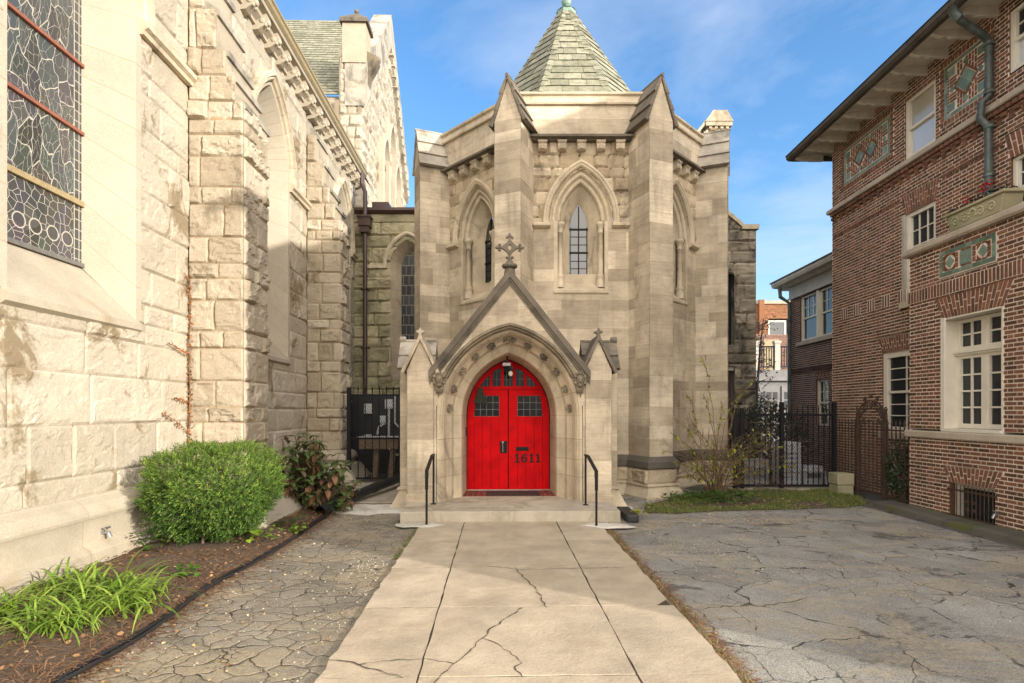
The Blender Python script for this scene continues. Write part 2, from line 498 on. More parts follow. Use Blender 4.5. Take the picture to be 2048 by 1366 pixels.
M['mould'] = stone('moulded_sandstone', (.47, .395, .285), (.60, .515, .385), (.25, .2, .14), (.12, .10, .076), amt=.75, thr=.555, bump=.14, blotch=.55, streak=.3)
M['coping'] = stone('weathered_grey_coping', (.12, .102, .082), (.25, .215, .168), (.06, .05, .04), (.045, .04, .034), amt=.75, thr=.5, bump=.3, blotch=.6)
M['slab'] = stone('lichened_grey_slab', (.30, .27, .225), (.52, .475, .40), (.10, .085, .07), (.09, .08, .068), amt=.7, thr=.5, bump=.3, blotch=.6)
M['darkledge'] = stone('dark_base_slab', (.075, .066, .058), (.14, .122, .1), (.05, .045, .04), (.04, .036, .032), amt=.6, thr=.5, bump=.3, blotch=.5)
M['green'] = stone('greenish_rock_stone', (.30, .275, .165), (.50, .445, .29), (.19, .16, .10), (.095, .10, .052), amt=.6, thr=.5, bump=.5, blotch=.5)
M['grey_rock'] = stone('sooty_rock_stone', (.24, .205, .155), (.48, .415, .315), (.20, .17, .125), (.045, .04, .034), amt=.9, thr=.48, bump=.5, blotch=.5)
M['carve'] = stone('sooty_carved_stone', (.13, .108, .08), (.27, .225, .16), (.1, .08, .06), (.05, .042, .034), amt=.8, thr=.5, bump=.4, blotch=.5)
M['concrete'] = stone('step_concrete', (.44, .39, .31), (.52, .465, .375), (.16, .13, .1), (.17, .145, .085), amt=.5, thr=.5, bump=.25, grain=60, blotch=.5)
M['path'] = stone('path_concrete', (.44, .365, .265), (.52, .44, .33), (.07, .058, .042), (.33, .265, .175), amt=.6, thr=.52, bump=.4, grain=36, blotch=.5, streak=.0)
M['patch'] = stone('cement_patch', (.55, .52, .46), (.66, .63, .57), (.4, .37, .3), (.36, .31, .23), amt=.7, thr=.52, bump=.3, grain=40, blotch=.5)
M['slate'] = toned('green_slate', [(.055, .055, .042), (.20, .195, .132), (.255, .245, .17), (.315, .30, .215)], .75, nz=.5, nscale=9, bump=.25, spec=.25)
M['darkslate'] = toned('dark_slate', [(.05, .055, .055), (.10, .105, .095), (.15, .155, .13)], .8, nz=.5, nscale=5, spec=.2)
M['copper'] = toned('verdigris_copper', [(.17, .27, .21), (.24, .35, .28)], .6, nz=.4)
M['oldcopper'] = toned('weathered_copper_pipe', [(.055, .06, .055), (.12, .15, .13)], .5, metal=.3, nz=.8, nscale=7, bump=.3)
BR = [(.065, .037, .027), (.118, .057, .038), (.152, .07, .047), (.185, .082, .056), (.235, .098, .066)]
def brick_mat(name, mul, mortar):
    m = toned(name, [tuple(c * k for c, k in zip(col, mul)) for col in BR], .85, nz=.5, nscale=24, bump=.5, spec=.2, bscale=70)
    nt = m.node_tree; b = nt.nodes['Principled BSDF']; lk = b.inputs['Base Color'].links[0]; src = lk.from_socket
    jm = math_(nt, 'LESS_THAN', tone(nt), .015)
    mo = mix(nt, rng(nt, noise(nt, pos(nt), 3.0, 5, .6), .3, .7), tuple(c * .72 for c in mortar), tuple(min(1, c * 1.12) for c in mortar))
    nt.links.new(mix(nt, jm, src, mo), b.inputs['Base Color']); return m
M['brick'] = brick_mat('brown_red_brick', (1.06, 1.14, 1.0), (.76, .63, .51))
M['brick2'] = brick_mat('dull_red_brick', (.85, .85, .9), (.58, .48, .40))
M['sunbrick'] = brick_mat('orange_brick', (1.5, 1.5, 1.1), (.34, .17, .09))
M['pinkbrick'] = brick_mat('pink_brick', (1.2, 1.35, 1.5), (.42, .32, .27))
M['tile'] = toned('glazed_green_tile', [(.085, .135, .10), (.13, .20, .15), (.20, .265, .205)], .35, nz=.5, nscale=14)
M['stoneband'] = stone('house_limestone', (.40, .34, .26), (.50, .43, .335), (.3, .25, .19), (.14, .12, .09), amt=.6, thr=.55, bump=.15, blotch=.4, streak=.5)
M['white'] = toned('cream_paint', [(.60, .55, .44), (.70, .65, .54)], .5, nz=.12, nscale=6)
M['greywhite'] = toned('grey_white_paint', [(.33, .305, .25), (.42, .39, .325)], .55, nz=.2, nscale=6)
M['shadewhite'] = toned('shaded_white_paint', [(.15, .145, .14), (.21, .20, .195)], .6, nz=.3, nscale=4)  # carriage house white, its colour darkened to stand in for shade
M['soffit'] = toned('painted_soffit', [(.50, .45, .365), (.62, .57, .47)], .6, nz=.3, nscale=5)
M['red'] = toned('red_door_paint', [(.50, .0015, .004), (.58, .003, .006)], .6, nz=.38, nscale=4, bump=.1, spec=.08)
M['iron'] = toned('black_iron', [(.008, .008, .009), (.016, .016, .017)], .6, nz=.3, nscale=20, spec=.2)
M['rust'] = toned('rusty_brown_iron', [(.028, .017, .011), (.085, .046, .028)], .8, nz=.7, nscale=12, bump=.3)
M['brownmetal'] = toned('brown_painted_metal', [(.055, .03, .024), (.075, .042, .033)], .4, nz=.3, nscale=5)
M['rustbar'] = toned('red_brown_bar', [(.24, .085, .05), (.30, .11, .065)], .6, nz=.3)
M['tanbar'] = toned('tan_bar', [(.30, .23, .12), (.36, .28, .15)], .5, nz=.3)
M['lead'] = toned('glazing_lead', [(.12, .115, .105), (.18, .17, .15)], .5, nz=.3)
M['black_plastic'] = toned('black_plastic', [(.012, .012, .013), (.022, .022, .024)], .5, nz=.5, nscale=6)
M['rubber'] = toned('dark_mat', [(.028, .02, .016), (.045, .033, .027)], .95, nz=.5, nscale=60, bump=.5)
M['terra'] = toned('terracotta_tile', [(.36, .24, .18), (.13, .035, .025), (.19, .055, .035)], .6, nz=.3)
M['steel'] = toned('dull_steel', [(.35, .36, .37), (.45, .46, .47)], .35, metal=.8, nz=.4)
M['conduit'] = toned('pale_conduit', [(.42, .42, .42), (.55, .55, .55)], .5, nz=.3)
M['cabinet'] = toned('grey_cabinet_paint', [(.30, .31, .31), (.42, .43, .43)], .5, nz=.25)
M['wood'] = toned('weathered_wood', [(.14, .095, .06), (.24, .17, .11)], .85, nz=.5, nscale=14, bump=.3)
M['bulb'] = toned('lamp_glass', [(.65, .6, .5), (.7, .66, .56)], .2, nz=.05)
M['soil'] = toned('soil', [(.065, .044, .03), (.13, .088, .056)], .95, nz=.7, nscale=30, bump=.9, bscale=45)
M['bark'] = toned('bark', [(.10, .07, .045), (.17, .12, .08)], .9, nz=.5, nscale=30)
M['yew'] = toned('yew_needles', [(.018, .045, .008), (.05, .108, .015), (.115, .20, .028), (.25, .32, .05)], .55, nz=.15, spec=.3, trans=.2)
M['blade'] = toned('lily_blades', [(.10, .18, .02), (.20, .33, .035), (.36, .46, .08)], .45, nz=.2, spec=.4, trans=.3)
M['hyd'] = toned('hydrangea_leaves', [(.04, .075, .02), (.085, .13, .035), (.13, .165, .06), (.15, .075, .055), (.30, .16, .075)], .5, nz=.35, spec=.35, trans=.15)
M['ivy'] = toned('ivy_leaves', [(.03, .075, .012), (.075, .16, .02), (.24, .36, .04)], .5, nz=.25, spec=.4, trans=.25)
M['yellowleaf'] = toned('yellow_green_leaves', [(.10, .14, .02), (.24, .27, .03), (.42, .40, .04)], .55, nz=.25, spec=.3, trans=.35)
M['vine'] = toned('orange_vine_leaves', [(.14, .045, .016), (.33, .12, .03), (.48, .20, .05)], .7, nz=.3, trans=.2)
M['litter'] = toned('fallen_leaves', [(.11, .055, .025), (.22, .11, .045), (.36, .25, .10), (.50, .42, .26)], .85, nz=.3)
M['needle'] = toned('brown_needles', [(.12, .055, .028), (.24, .115, .05), (.34, .19, .09)], .9, nz=.3)
M['grit'] = toned('grit', [(.22, .19, .14), (.36, .31, .23), (.46, .41, .32)], .9, nz=.3)
M['grass'] = toned('grass_blades', [(.07, .11, .018), (.12, .175, .028), (.22, .24, .055), (.32, .26, .11)], .7, nz=.2, trans=.25)
M['darkleaf'] = toned('dark_hedge_leaves', [(.012, .018, .01), (.03, .04, .018), (.05, .045, .03)], .7, nz=.3)
M['holly'] = toned('dark_evergreen_leaves', [(.014, .032, .012), (.03, .06, .02)], .5, nz=.3)
M['geranium'] = toned('red_petals', [(.45, .01, .01), (.65, .02, .02)], .6, nz=.2)
M['stem'] = toned('brown_stems', [(.10, .065, .035), (.20, .13, .07)], .85, nz=.4)
M['mosstone'] = stone('mossy_green_stone', (.27, .25, .15), (.42, .38, .25), (.12, .12, .07), (.15, .17, .06), amt=.6, thr=.5, bump=.4)
M['kerb'] = stone('mossy_kerb', (.10, .09, .075), (.16, .145, .12), (.04, .035, .03), (.10, .125, .016), amt=.9, thr=.52, bump=.6, grain=45)

def glass_mat(name, col=(.022, .025, .027), rough=.06, spec=.38, wave=.02):
    m, nt, b = base_mat(name); b.inputs['Base Color'].default_value = (*col, 1); b.inputs['Roughness'].default_value = rough
    b.inputs['Specular IOR Level'].default_value = spec; b.inputs['IOR'].default_value = 1.5
    bp = nd(nt, 'ShaderNodeBump', {'Height': noise(nt, pos(nt), 2.2, 2, .5), 'Strength': wave, 'Distance': .2}); nt.links.new(bp.outputs[0], b.inputs['Normal'])
    return m
M['glass'] = glass_mat('window_glass')
M['glass_dark'] = glass_mat('dark_door_glass', (.010, .011, .012), .12, .10)
M['glass_sky'] = glass_mat('bright_window_glass', (.03, .035, .04), .04, 1.)
M['glass_cream'] = toned('cream_blind_behind_glass', [(.36, .33, .25), (.42, .39, .30)], .15, nz=.15, nscale=3, spec=.9)
M['glass_blind'] = toned('pale_blind_behind_glass', [(.40, .42, .44), (.5, .52, .54)], .15, nz=.15, nscale=3, spec=.9)

def stained():
    m, nt, b = base_mat('stained_leaded_glass')
    g = nd(nt, 'ShaderNodeNewGeometry').outputs['Position']
    sx = nd(nt, 'ShaderNodeSeparateXYZ', {'Vector': g})
    y, z = sx.outputs[1], sx.outputs[2]
    low = math_(nt, 'LESS_THAN', z, 3.93)
    w = noise(nt, pos(nt), 1.6, 3, .6)
    v2 = nd(nt, 'ShaderNodeCombineXYZ', {'X': math_(nt, 'ADD', y, math_(nt, 'MULTIPLY', w, .35)), 'Y': math_(nt, 'MULTIPLY', math_(nt, 'ADD', z, math_(nt, 'MULTIPLY', w, .5)), .48)}).outputs[0]
    e1 = nd(nt, 'ShaderNodeTexVoronoi', {'Vector': v2, 'Scale': 6.5}, feature='DISTANCE_TO_EDGE', voronoi_dimensions='2D').outputs[0]
    c1 = nd(nt, 'ShaderNodeTexVoronoi', {'Vector': v2, 'Scale': 6.5}, voronoi_dimensions='2D').outputs['Color']
    v3 = nd(nt, 'ShaderNodeCombineXYZ', {'X': y, 'Y': z}).outputs[0]
    e2 = nd(nt, 'ShaderNodeTexVoronoi', {'Vector': v3, 'Scale': 11.}, feature='DISTANCE_TO_EDGE', voronoi_dimensions='2D').outputs[0]
    e3 = nd(nt, 'ShaderNodeTexVoronoi', {'Vector': v2, 'Scale': 17.}, feature='DISTANCE_TO_EDGE', voronoi_dimensions='2D').outputs[0]
    # roundels of the lower panel
    rx = math_(nt, 'SUBTRACT', math_(nt, 'PINGPONG', math_(nt, 'SUBTRACT', y, 5.60), .21), .0)
    rr_ = math_(nt, 'SQRT', math_(nt, 'ADD', math_(nt, 'MULTIPLY', math_(nt, 'SUBTRACT', rx, .1), math_(nt, 'SUBTRACT', rx, .1)), math_(nt, 'POWER', math_(nt, 'SUBTRACT', z, 3.48), 2.)))
    ring = math_(nt, 'LESS_THAN', math_(nt, 'ABSOLUTE', math_(nt, 'SUBTRACT', rr_, .075)), .007)
    l1 = math_(nt, 'MAXIMUM', math_(nt, 'LESS_THAN', e1, .020), math_(nt, 'MULTIPLY', math_(nt, 'LESS_THAN', e3, .016), rng(nt, noise(nt, pos(nt), 1.3, 2, .5), .46, .5))); l2 = math_(nt, 'LESS_THAN', e2, .030)
    line = math_(nt, 'MAXIMUM', math_(nt, 'MULTIPLY', l1, math_(nt, 'SUBTRACT', 1., low)), math_(nt, 'MULTIPLY', math_(nt, 'MULTIPLY', l2, math_(nt, 'GREATER_THAN', rr_, .08)), low))
    line = math_(nt, 'MAXIMUM', line, math_(nt, 'MULTIPLY', ring, low))
    hsv = nd(nt, 'ShaderNodeHueSaturation', {'Color': c1, 'Saturation': .35, 'Value': .10}).outputs[0]
    base = mix(nt, .5, hsv, mix(nt, noise(nt, pos(nt), 2.5, 4, .6), (.035, .038, .045), (.10, .085, .065)))
    bx = math_(nt, 'ABSOLUTE', math_(nt, 'SUBTRACT', y, 5.69)); bl = math_(nt, 'MAXIMUM', math_(nt, 'LESS_THAN', math_(nt, 'ABSOLUTE', math_(nt, 'SUBTRACT', bx, .53)), .006), math_(nt, 'LESS_THAN', math_(nt, 'ABSOLUTE', math_(nt, 'SUBTRACT', bx, .60)), .006))
    sq = math_(nt, 'MULTIPLY', math_(nt, 'GREATER_THAN', bx, .53), math_(nt, 'LESS_THAN', math_(nt, 'PINGPONG', z, .055), .005)); line = mix(nt, math_(nt, 'GREATER_THAN', bx, .53), line, math_(nt, 'MAXIMUM', sq, bl)); line = math_(nt, 'MAXIMUM', line, bl)
    c = mix(nt, line, base, (.42, .385, .31))
    nt.links.new(c, b.inputs['Base Color'])
    nt.links.new(rng(nt, line, 0, 1, .3, .8), b.inputs['Roughness'])
    bp = nd(nt, 'ShaderNodeBump', {'Height': math_(nt, 'ADD', line, math_(nt, 'MULTIPLY', noise(nt, pos(nt), 9, 3, .5), .5)), 'Strength': .5, 'Distance': .01}); nt.links.new(bp.outputs[0], b.inputs['Normal'])
    return m
M['stained'] = stained()
def quarry(name, scale=(5.5, 3.0)):
    """plain leaded quarries: long hexagon-like panes with pale leads"""
    m, nt, b = base_mat(name)
    sx = nd(nt, 'ShaderNodeSeparateXYZ', {'Vector': nd(nt, 'ShaderNodeNewGeometry').outputs['Position']})
    x = math_(nt, 'ADD', sx.outputs[0], sx.outputs[1])
    v = nd(nt, 'ShaderNodeCombineXYZ', {'X': math_(nt, 'MULTIPLY', x, scale[0]), 'Y': math_(nt, 'MULTIPLY', sx.outputs[2], scale[1])}).outputs[0]
    bk = nd(nt, 'ShaderNodeTexBrick', {'Vector': v, 'Scale': 1., 'Mortar Size': .045, 'Brick Width': .9, 'Row Height': .9, 'Color1': (.012, .014, .014), 'Color2': (.05, .055, .055), 'Mortar': (.22, .2, .16)})
    nt.links.new(bk.outputs[0], b.inputs['Base Color']); b.inputs['Roughness'].default_value = .25; return m
M['quarry'] = quarry('leaded_quarries')

def asphalt(name, dark, light, crack_scale, crack_w, sand, sand_thr, mask=False, patch=None, sandc=(.33, .26, .16)):
    m, nt, b = base_mat(name); p = pos(nt)
    def warp(v, sc, amp, d=3):
        w = nd(nt, 'ShaderNodeTexNoise', {'Vector': p, 'Scale': sc, 'Detail': d}).outputs['Color']
        w = nd(nt, 'ShaderNodeVectorMath', {0: w, 1: (.5, .5, .5)}, operation='SUBTRACT').outputs[0]
        return nd(nt, 'ShaderNodeVectorMath', {0: v, 1: nd(nt, 'ShaderNodeVectorMath', {0: w, 1: (amp, amp, 0)}, operation='MULTIPLY').outputs[0]}, operation='ADD').outputs[0]
    def edge(v, sc): return nd(nt, 'ShaderNodeTexVoronoi', {'Vector': v, 'Scale': sc}, feature='DISTANCE_TO_EDGE', voronoi_dimensions='2D').outputs[0]
    pv = warp(warp(p, 1.6, .45), 9, .10, 4)
    e = edge(pv, crack_scale)
    wid = math_(nt, 'MULTIPLY', rng(nt, noise(nt, p, 2.3, 5, .65), .36, .66, .12, 2.0), crack_w)
    fine = warp(p, 14, .07, 4)
    e2 = edge(fine, crack_scale * 2.6)
    agg = noise(nt, p, 95, 3, .75)
    c = mix(nt, rng(nt, noise(nt, p, .9, 9, .74), .36, .64), dark, light)
    cell = nd(nt, 'ShaderNodeTexVoronoi', {'Vector': pv, 'Scale': crack_scale}, voronoi_dimensions='2D').outputs['Color']
    c = mix(nt, .45, c, mix(nt, nd(nt, 'ShaderNodeSeparateColor', {'Color': cell}).outputs[0], (.72, .72, .72), (1.25, 1.25, 1.25)), 'MULTIPLY')
    c = mix(nt, .9, c, mix(nt, rng(nt, agg, .3, .7), (.35, .35, .35), (1.75, 1.75, 1.75)), 'MULTIPLY')
    if mask:
        cr = math_(nt, 'MULTIPLY', math_(nt, 'LESS_THAN', e, wid), rng(nt, noise(nt, p, .8, 5, .65), .40, .50))
        cr2 = math_(nt, 'MULTIPLY', math_(nt, 'LESS_THAN', e2, math_(nt, 'MULTIPLY', wid, 1.6)), rng(nt, noise(nt, p, .9, 6, .65, .3), .51, .57))
        cr = math_(nt, 'MAXIMUM', cr, cr2, clamp=True)
        halo = math_(nt, 'MULTIPLY', math_(nt, 'LESS_THAN', e, math_(nt, 'MULTIPLY', rng(nt, noise(nt, p, 6, 5, .7), .42, .62), crack_w * 7)), rng(nt, noise(nt, p, 1.1, 3, .5), .52, .57))
        c = mix(nt, math_(nt, 'MULTIPLY', halo, .8, clamp=True), c, (.055, .05, .046))
    else:
        cr = math_(nt, 'MAXIMUM', math_(nt, 'MULTIPLY', math_(nt, 'LESS_THAN', e, wid), rng(nt, noise(nt, p, 1.0, 5, .65), .36, .47)), math_(nt, 'MULTIPLY', math_(nt, 'LESS_THAN', e2, math_(nt, 'MULTIPLY', wid, 1.5)), rng(nt, noise(nt, p, 1.4, 5, .65), .50, .56)), clamp=True)
    if patch:
        pm = rng(nt, noise(nt, pos(nt, (1, 1.8, 1)), .62, 8, .72, .5), .56, .60)
        c = mix(nt, math_(nt, 'MULTIPLY', pm, .75), c, patch)
    sm = rng(nt, noise(nt, pos(nt, (.8, 1.5, 1), (0, 0, .6)), 1.0, 9, .74, .6), sand_thr, sand_thr + .07)
    sm = math_(nt, 'MULTIPLY', sm, rng(nt, noise(nt, p, 30, 5, .75), .36, .62))
    c = mix(nt, math_(nt, 'MULTIPLY', sm, sand, clamp=True), c, sandc)
    c = mix(nt, math_(nt, 'MULTIPLY', cr, .85), c, (.02, .0175, .015))
    nt.links.new(c, b.inputs['Base Color']); b.inputs['Roughness'].default_value = .92; b.inputs['Specular IOR Level'].default_value = .2
    hh = math_(nt, 'ADD', math_(nt, 'MULTIPLY', rng(nt, e, 0, .10), .7), math_(nt, 'MULTIPLY', agg, .6)) if not mask else math_(nt, 'ADD', math_(nt, 'MULTIPLY', cr, -.6), math_(nt, 'ADD', math_(nt, 'MULTIPLY', agg, .6), math_(nt, 'MULTIPLY', sm, -.5)))
    bp = nd(nt, 'ShaderNodeBump', {'Height': hh, 'Strength': .9, 'Distance': .016}); nt.links.new(bp.outputs[0], b.inputs['Normal'])
    return m
M['asphL'] = asphalt('alligator_cracked_asphalt', (.17, .15, .115), (.29, .255, .195), 5.4, .017, .85, .49, sandc=(.40, .32, .20))
M['asphR'] = asphalt('worn_asphalt', (.20, .188, .165), (.34, .322, .28), 1.5, .0062, .9, .495, mask=True, patch=(.085, .078, .069), sandc=(.46, .39, .27))
def ground_mat():
    m = asphalt('ground_surface', (.09, .08, .07), (.14, .125, .105), 1.0, .01, .4, .55, mask=True); return m
M['ground'] = ground_mat()
# ================================================================== CHURCH NAVE (left)
FL = Fr((-4.25, 0, 0), (-.0259, 1), (1, .0259))
nave = thing('church', 'sunlit church flank of cream rock-faced stone with stained glass windows and stepped buttresses', 'church', FL.p(9, 0, 0))
BAYS = [5.69, 10.45, 15.21]
ZS = 6.2; WG = .65; HG = 1.241; REC = .45; SPL = .21
def nave_keep(A, Z):
    k = np.ones(A.shape, bool)
    for c in BAYS: k &= ~arch_in(c, ZS, WG + SPL + .06, HG + .33, 2.64)(A, Z)
    return k
# recompute exact concentric opening
_R, _c = arch_R(WG, HG)
def nave_open(c):
    def f(A, Z):
        x = np.abs(A - c); w = WG + SPL + .05
        return ((Z > 2.62) & (Z <= ZS) & (x < w)) | ((Z > ZS) & ((x + _c) ** 2 + (Z - ZS) ** 2 < (_R + SPL + .05) ** 2))
    return f
nave_keep = lambda A, Z: ~(nave_open(BAYS[0])(A, Z) | nave_open(BAYS[1])(A, Z) | nave_open(BAYS[2])(A, Z))
cuts = [(c - 1., c + 1., 2.6, 7.9) for c in BAYS]
mb = MB(FL)
HS = [.24, .33, .42, .52]; LS = (.5, 1.25)
for i, (a0, a1) in enumerate([(3.6, 7.7), (8.5, 12.46), (13.2, 16.75)]):
    masonry(mb, a0, a1, .70, 8.35, HS, LS, 'rock', 0., nave_keep, cuts, seed=31 + i * 7, cell=.026 if i == 0 else .04, bulge=.021, gap=.004, depth=.005, tones=(.3, 1.))
mb.box(.3, 3.6, -.4, 0., 0, 8.35, .6)
mb.box(3.6, 16.75, -1.0, -.62, 0, 8.35, .0)
mb.build('wall', M['nave'], nave, smooth=False)
# plinth
PL = [(-.02, .74), (.03, .72), (.05, .70), (.115, .655), (.165, .585), (.175, .545), (.17, .515), (.115, .50), (.11, .25), (.125, .235), (.19, .185), (.195, .17), (.195, -.1)]
mb = MB(FL)
BUT = [(7.7, 8.5), (12.46, 13.2)]
PATH = [(.3, 0)]
for b0, b1 in BUT: PATH += [(b0, 0), (b0, .75), (b1, .75), (b1, 0)]
PATH += [(16.75, 0)]
plan_sweep(mb, PATH, PL, 1, joint=.95, seed=4)
mb.build('plinth', M['plinth'], nave, smooth=False)
for b0, b1 in BUT:
    mb = MB(FL)
    plan_sweep(mb, [(b0, .1), (b0, .75), (b1, .75), (b1, .1)], [(.10, .42), (.20, .40), (.245, .36), (.26, .33), (.40, .10), (.44, .085), (.44, -.1)], 1, joint=.5, seed=6)
    mb.build('buttress_foot', M['plinth'], nave)
# buttresses: p(z) steps in at the top
TIERS = [(.72, 5.86, .75), (5.86, 6.22, .63), (6.22, 6.58, .51), (6.58, 7.14, .38), (7.14, 7.75, .22)]
for bi, (b0, b1) in enumerate(BUT):
    mb = MB(FL); sl = MB(FL)
    FN = FL.sub(b0, 0, 0, 1)
    for ti, (z0, z1, p) in enumerate(TIERS):
        mb.F = FN
        cl = .024 if bi == 0 else .035
        if ti == 0:
            masonry(mb, 0, p, z0, z1, None, (.3, .52), 'rock', 0., seed=61 + bi, cell=cl, bulge=.037, gap=.006, depth=.008, corner=(0, 1), tones=(.1, .95), rows=[.42, .30, .21, .36, .45, .24])
            mb.F = FL.sub(0, p, 0, 0)
            masonry(mb, b0, b1, z0, z1, None, (.35, .8), 'rock', 0., seed=67 + bi, cell=cl, bulge=.05, gap=.006, depth=.008, corner=(1, 0), tones=(.2, 1.), rows=[.42, .30, .21, .36, .45, .24])
        else:
            masonry(mb, 0, p, z0, z1, [z1 - z0], (.25, .5), 'rock', 0., seed=81 + ti + bi * 9, cell=cl, bulge=.05, gap=.006, depth=.008, corner=(0, 1), tones=(.1, .9))
            mb.F = FL
            mb.q([(b0, p, z0), (b1, p, z0), (b1, p, z1), (b0, p, z1)], .6)
        mb.F = FL
        mb.q([(b1, -.1, z0), (b1, p, z0), (b1, p, z1), (b1, -.1, z1)], .5)
        if ti < len(TIERS) - 1:
            pn = TIERS[ti + 1][2]
            sl.prism_a([(pn - .03, z1 + .14), (p + .035, z1 - .0), (p + .035, z1 - .085), (pn - .03, z1 - .085)], b0 + .01, b1 + .03, .3 + .1 * ti)
    sl.prism_a([(-.05, 8.2), (.26, 7.75), (.26, 7.66), (-.05, 7.66)], b0 + .01, b1 + .03, .6)
    bo = mb.build('buttress', M['nave_buttress'], nave)
    sl.build('weathering', M['slab'], bo)
# windows
for wi, c in enumerate(BAYS):
    mb = MB(FL)
    arch_band(mb, c, ZS, WG, HG, [(SPL + .10, .022), (SPL, .022), (SPL - .012, 0.), (0, -REC)], zbs=[2.66, 2.66, 2.68, 3.22], k=16, vous=8, jb=8, seed=wi + 3, tones=(.35, .85))
    wn = mb.build('window', M['dressed'], nave)
    mb = MB(FL)
    w1 = WG + SPL
    mb.add([(c - w1 - .06, .06, 2.62), (c + w1 + .06, .06, 2.62), (c + w1 - .015, -.01, 2.70), (c - w1 + .015, -.01, 2.70), (c - WG, -REC - .02, 3.23), (c + WG, -REC - .02, 3.23), (c - w1 - .06, .06, 2.55), (c + w1 + .06, .06, 2.55), (c + w1 + .06, -.02, 2.50), (c - w1 - .06, -.02, 2.50),
            (c - w1 - .06, -.02, 2.70), (c + w1 + .06, -.02, 2.70)],
           [(0, 1, 2, 3), (3, 2, 5, 4), (0, 6, 7, 1), (6, 9, 8, 7), (0, 3, 10), (0, 10, 9, 6), (1, 11, 2), (1, 7, 8, 11)], .35)
    mb.build('sill', M['plinth'], wn)
    g = MB(FL)
    g.q([(a, -REC, z) for a, z in arch_poly(c, ZS, WG, HG, 3.22, 14, -.002)])
    g.build('pane', M['stained'], wn)
    for zz, hh, mt in ((5.49, .035, 'rustbar'), (4.725, .035, 'rustbar'), (3.93, .06, 'tanbar'), (3.24, .045, 'lead'), (6.3, .035, 'rustbar'), (7.0, .03, 'rustbar')):
        b = MB(FL); ww = WG if zz < ZS else (math.sqrt(max(0, _R ** 2 - (zz - ZS) ** 2)) - _c)
        b.box(c - ww, c + ww, -REC, -REC + .035, zz - hh / 2, zz + hh / 2, .6); b.build('saddle_bar', M[mt], wn)
    # hood mould with level returns to the buttresses
    h = MB(FL)
    arch_band(h, c, ZS, WG, HG, [(.27, .0), (.28, .07), (.31, .10), (.35, .085), (.36, .13), (.42, .125), (.44, .09), (.45, 0.)], zbs=6.12, k=16, vous=6, seed=wi, jb=1)
    rp = [(-.02, 6.25), (.04, 6.25), (.13, 6.19), (.13, 6.13), (.085, 6.10), (.075, 6.05), (-.02, 6.05)]
    e0, e1 = (c + WG + .27, c + 1.99)
    h.prism_a(rp, e0, e1, .45)
    h.prism_a(rp, c - 1.94, c - WG - .27, .45)
    h.build('hood_mould', M['mould'], nave)
# cornice, corbels, gutter
mb = MB(FL)
mb.prism_a([(-.1, 8.30), (.06, 8.30), (.06, 8.36), (.16, 8.42), (.18, 8.48), (.28, 8.50), (.30, 8.545), (-.1, 8.545)], .3, 16.65, .55)
mb.build('cornice', M['dressed'], nave)
mb = MB(FL)
mb.prism_a([(.0, 8.56), (.30, 8.56), (.34, 8.60), (.355, 8.66), (.38, 8.68), (.38, 8.72), (.0, 8.72)], .3, 16.72, .4)
mb.build('gutter', M['tanbar'], nave)
for k in range(24):
    s = 5.35 + k * .492
    mb = MB(FL)
    mb.prism_a([(-.05, 8.49), (.24, 8.49), (.27, 8.40), (.22, 8.30), (.10, 8.22), (-.05, 8.20)], s - .078, s + .078, RND.uniform(.4, .9))
    mb.ball((s, .25, 8.37), .05, (1, .8, 1), 8, 5, .8); mb.ball((s - .05, .22, 8.31), .035, (1, 1, 1), 6, 4, .8); mb.ball((s + .05, .22, 8.31), .035, (1, 1, 1), 6, 4, .8)
    mb.ball((s - .08, .17, 8.37), .05, (.4, 1, 1), 8, 5, .7)
    mb.build('corbel', M['dressed'], nave)
mb = MB()
slates(mb, FL.p(9, .2, 8.74), tuple(FL.sd), tuple(np.array(-FL.nd) * .62 + np.array((0, 0, .78))), 7., lambda t: 8.7, row=.25, w=.3, seed=2)
mb.build('roof', M['darkslate'], nave)
# brown downpipe at the far end of the flank, with its hopper
mb = MB()
px, py = FL.p(16.25, .42)[:2]
mb.tube([FL.p(16.3, .30, 8.55), FL.p(16.3, .30, 8.2), (px, py - .05, 7.95), (px, py - .05, 1.9)], .062, 10)
mb.box(px - .17, px + .17, py - .22, py + .12, 6.92, 7.16, .5); mb.box(px - .13, px + .13, py - .18, py + .08, 6.75, 6.92, .4); mb.box(px - .2, px + .2, py - .25, py + .12, 7.16, 7.22, .5)
for z in (5.1, 3.4, 2.0): mb.box(px - .11, px + .11, py - .15, py + .1, z, z + .05, .3)
mb.build('downpipe', M['brownmetal'], nave, bevel=.004)
mb = MB(); mb.tube([(px, py - .05, 1.9), (px, py - .05, 0)], .068, 10); mb.build('downpipe_foot', M['rustbar'], nave)

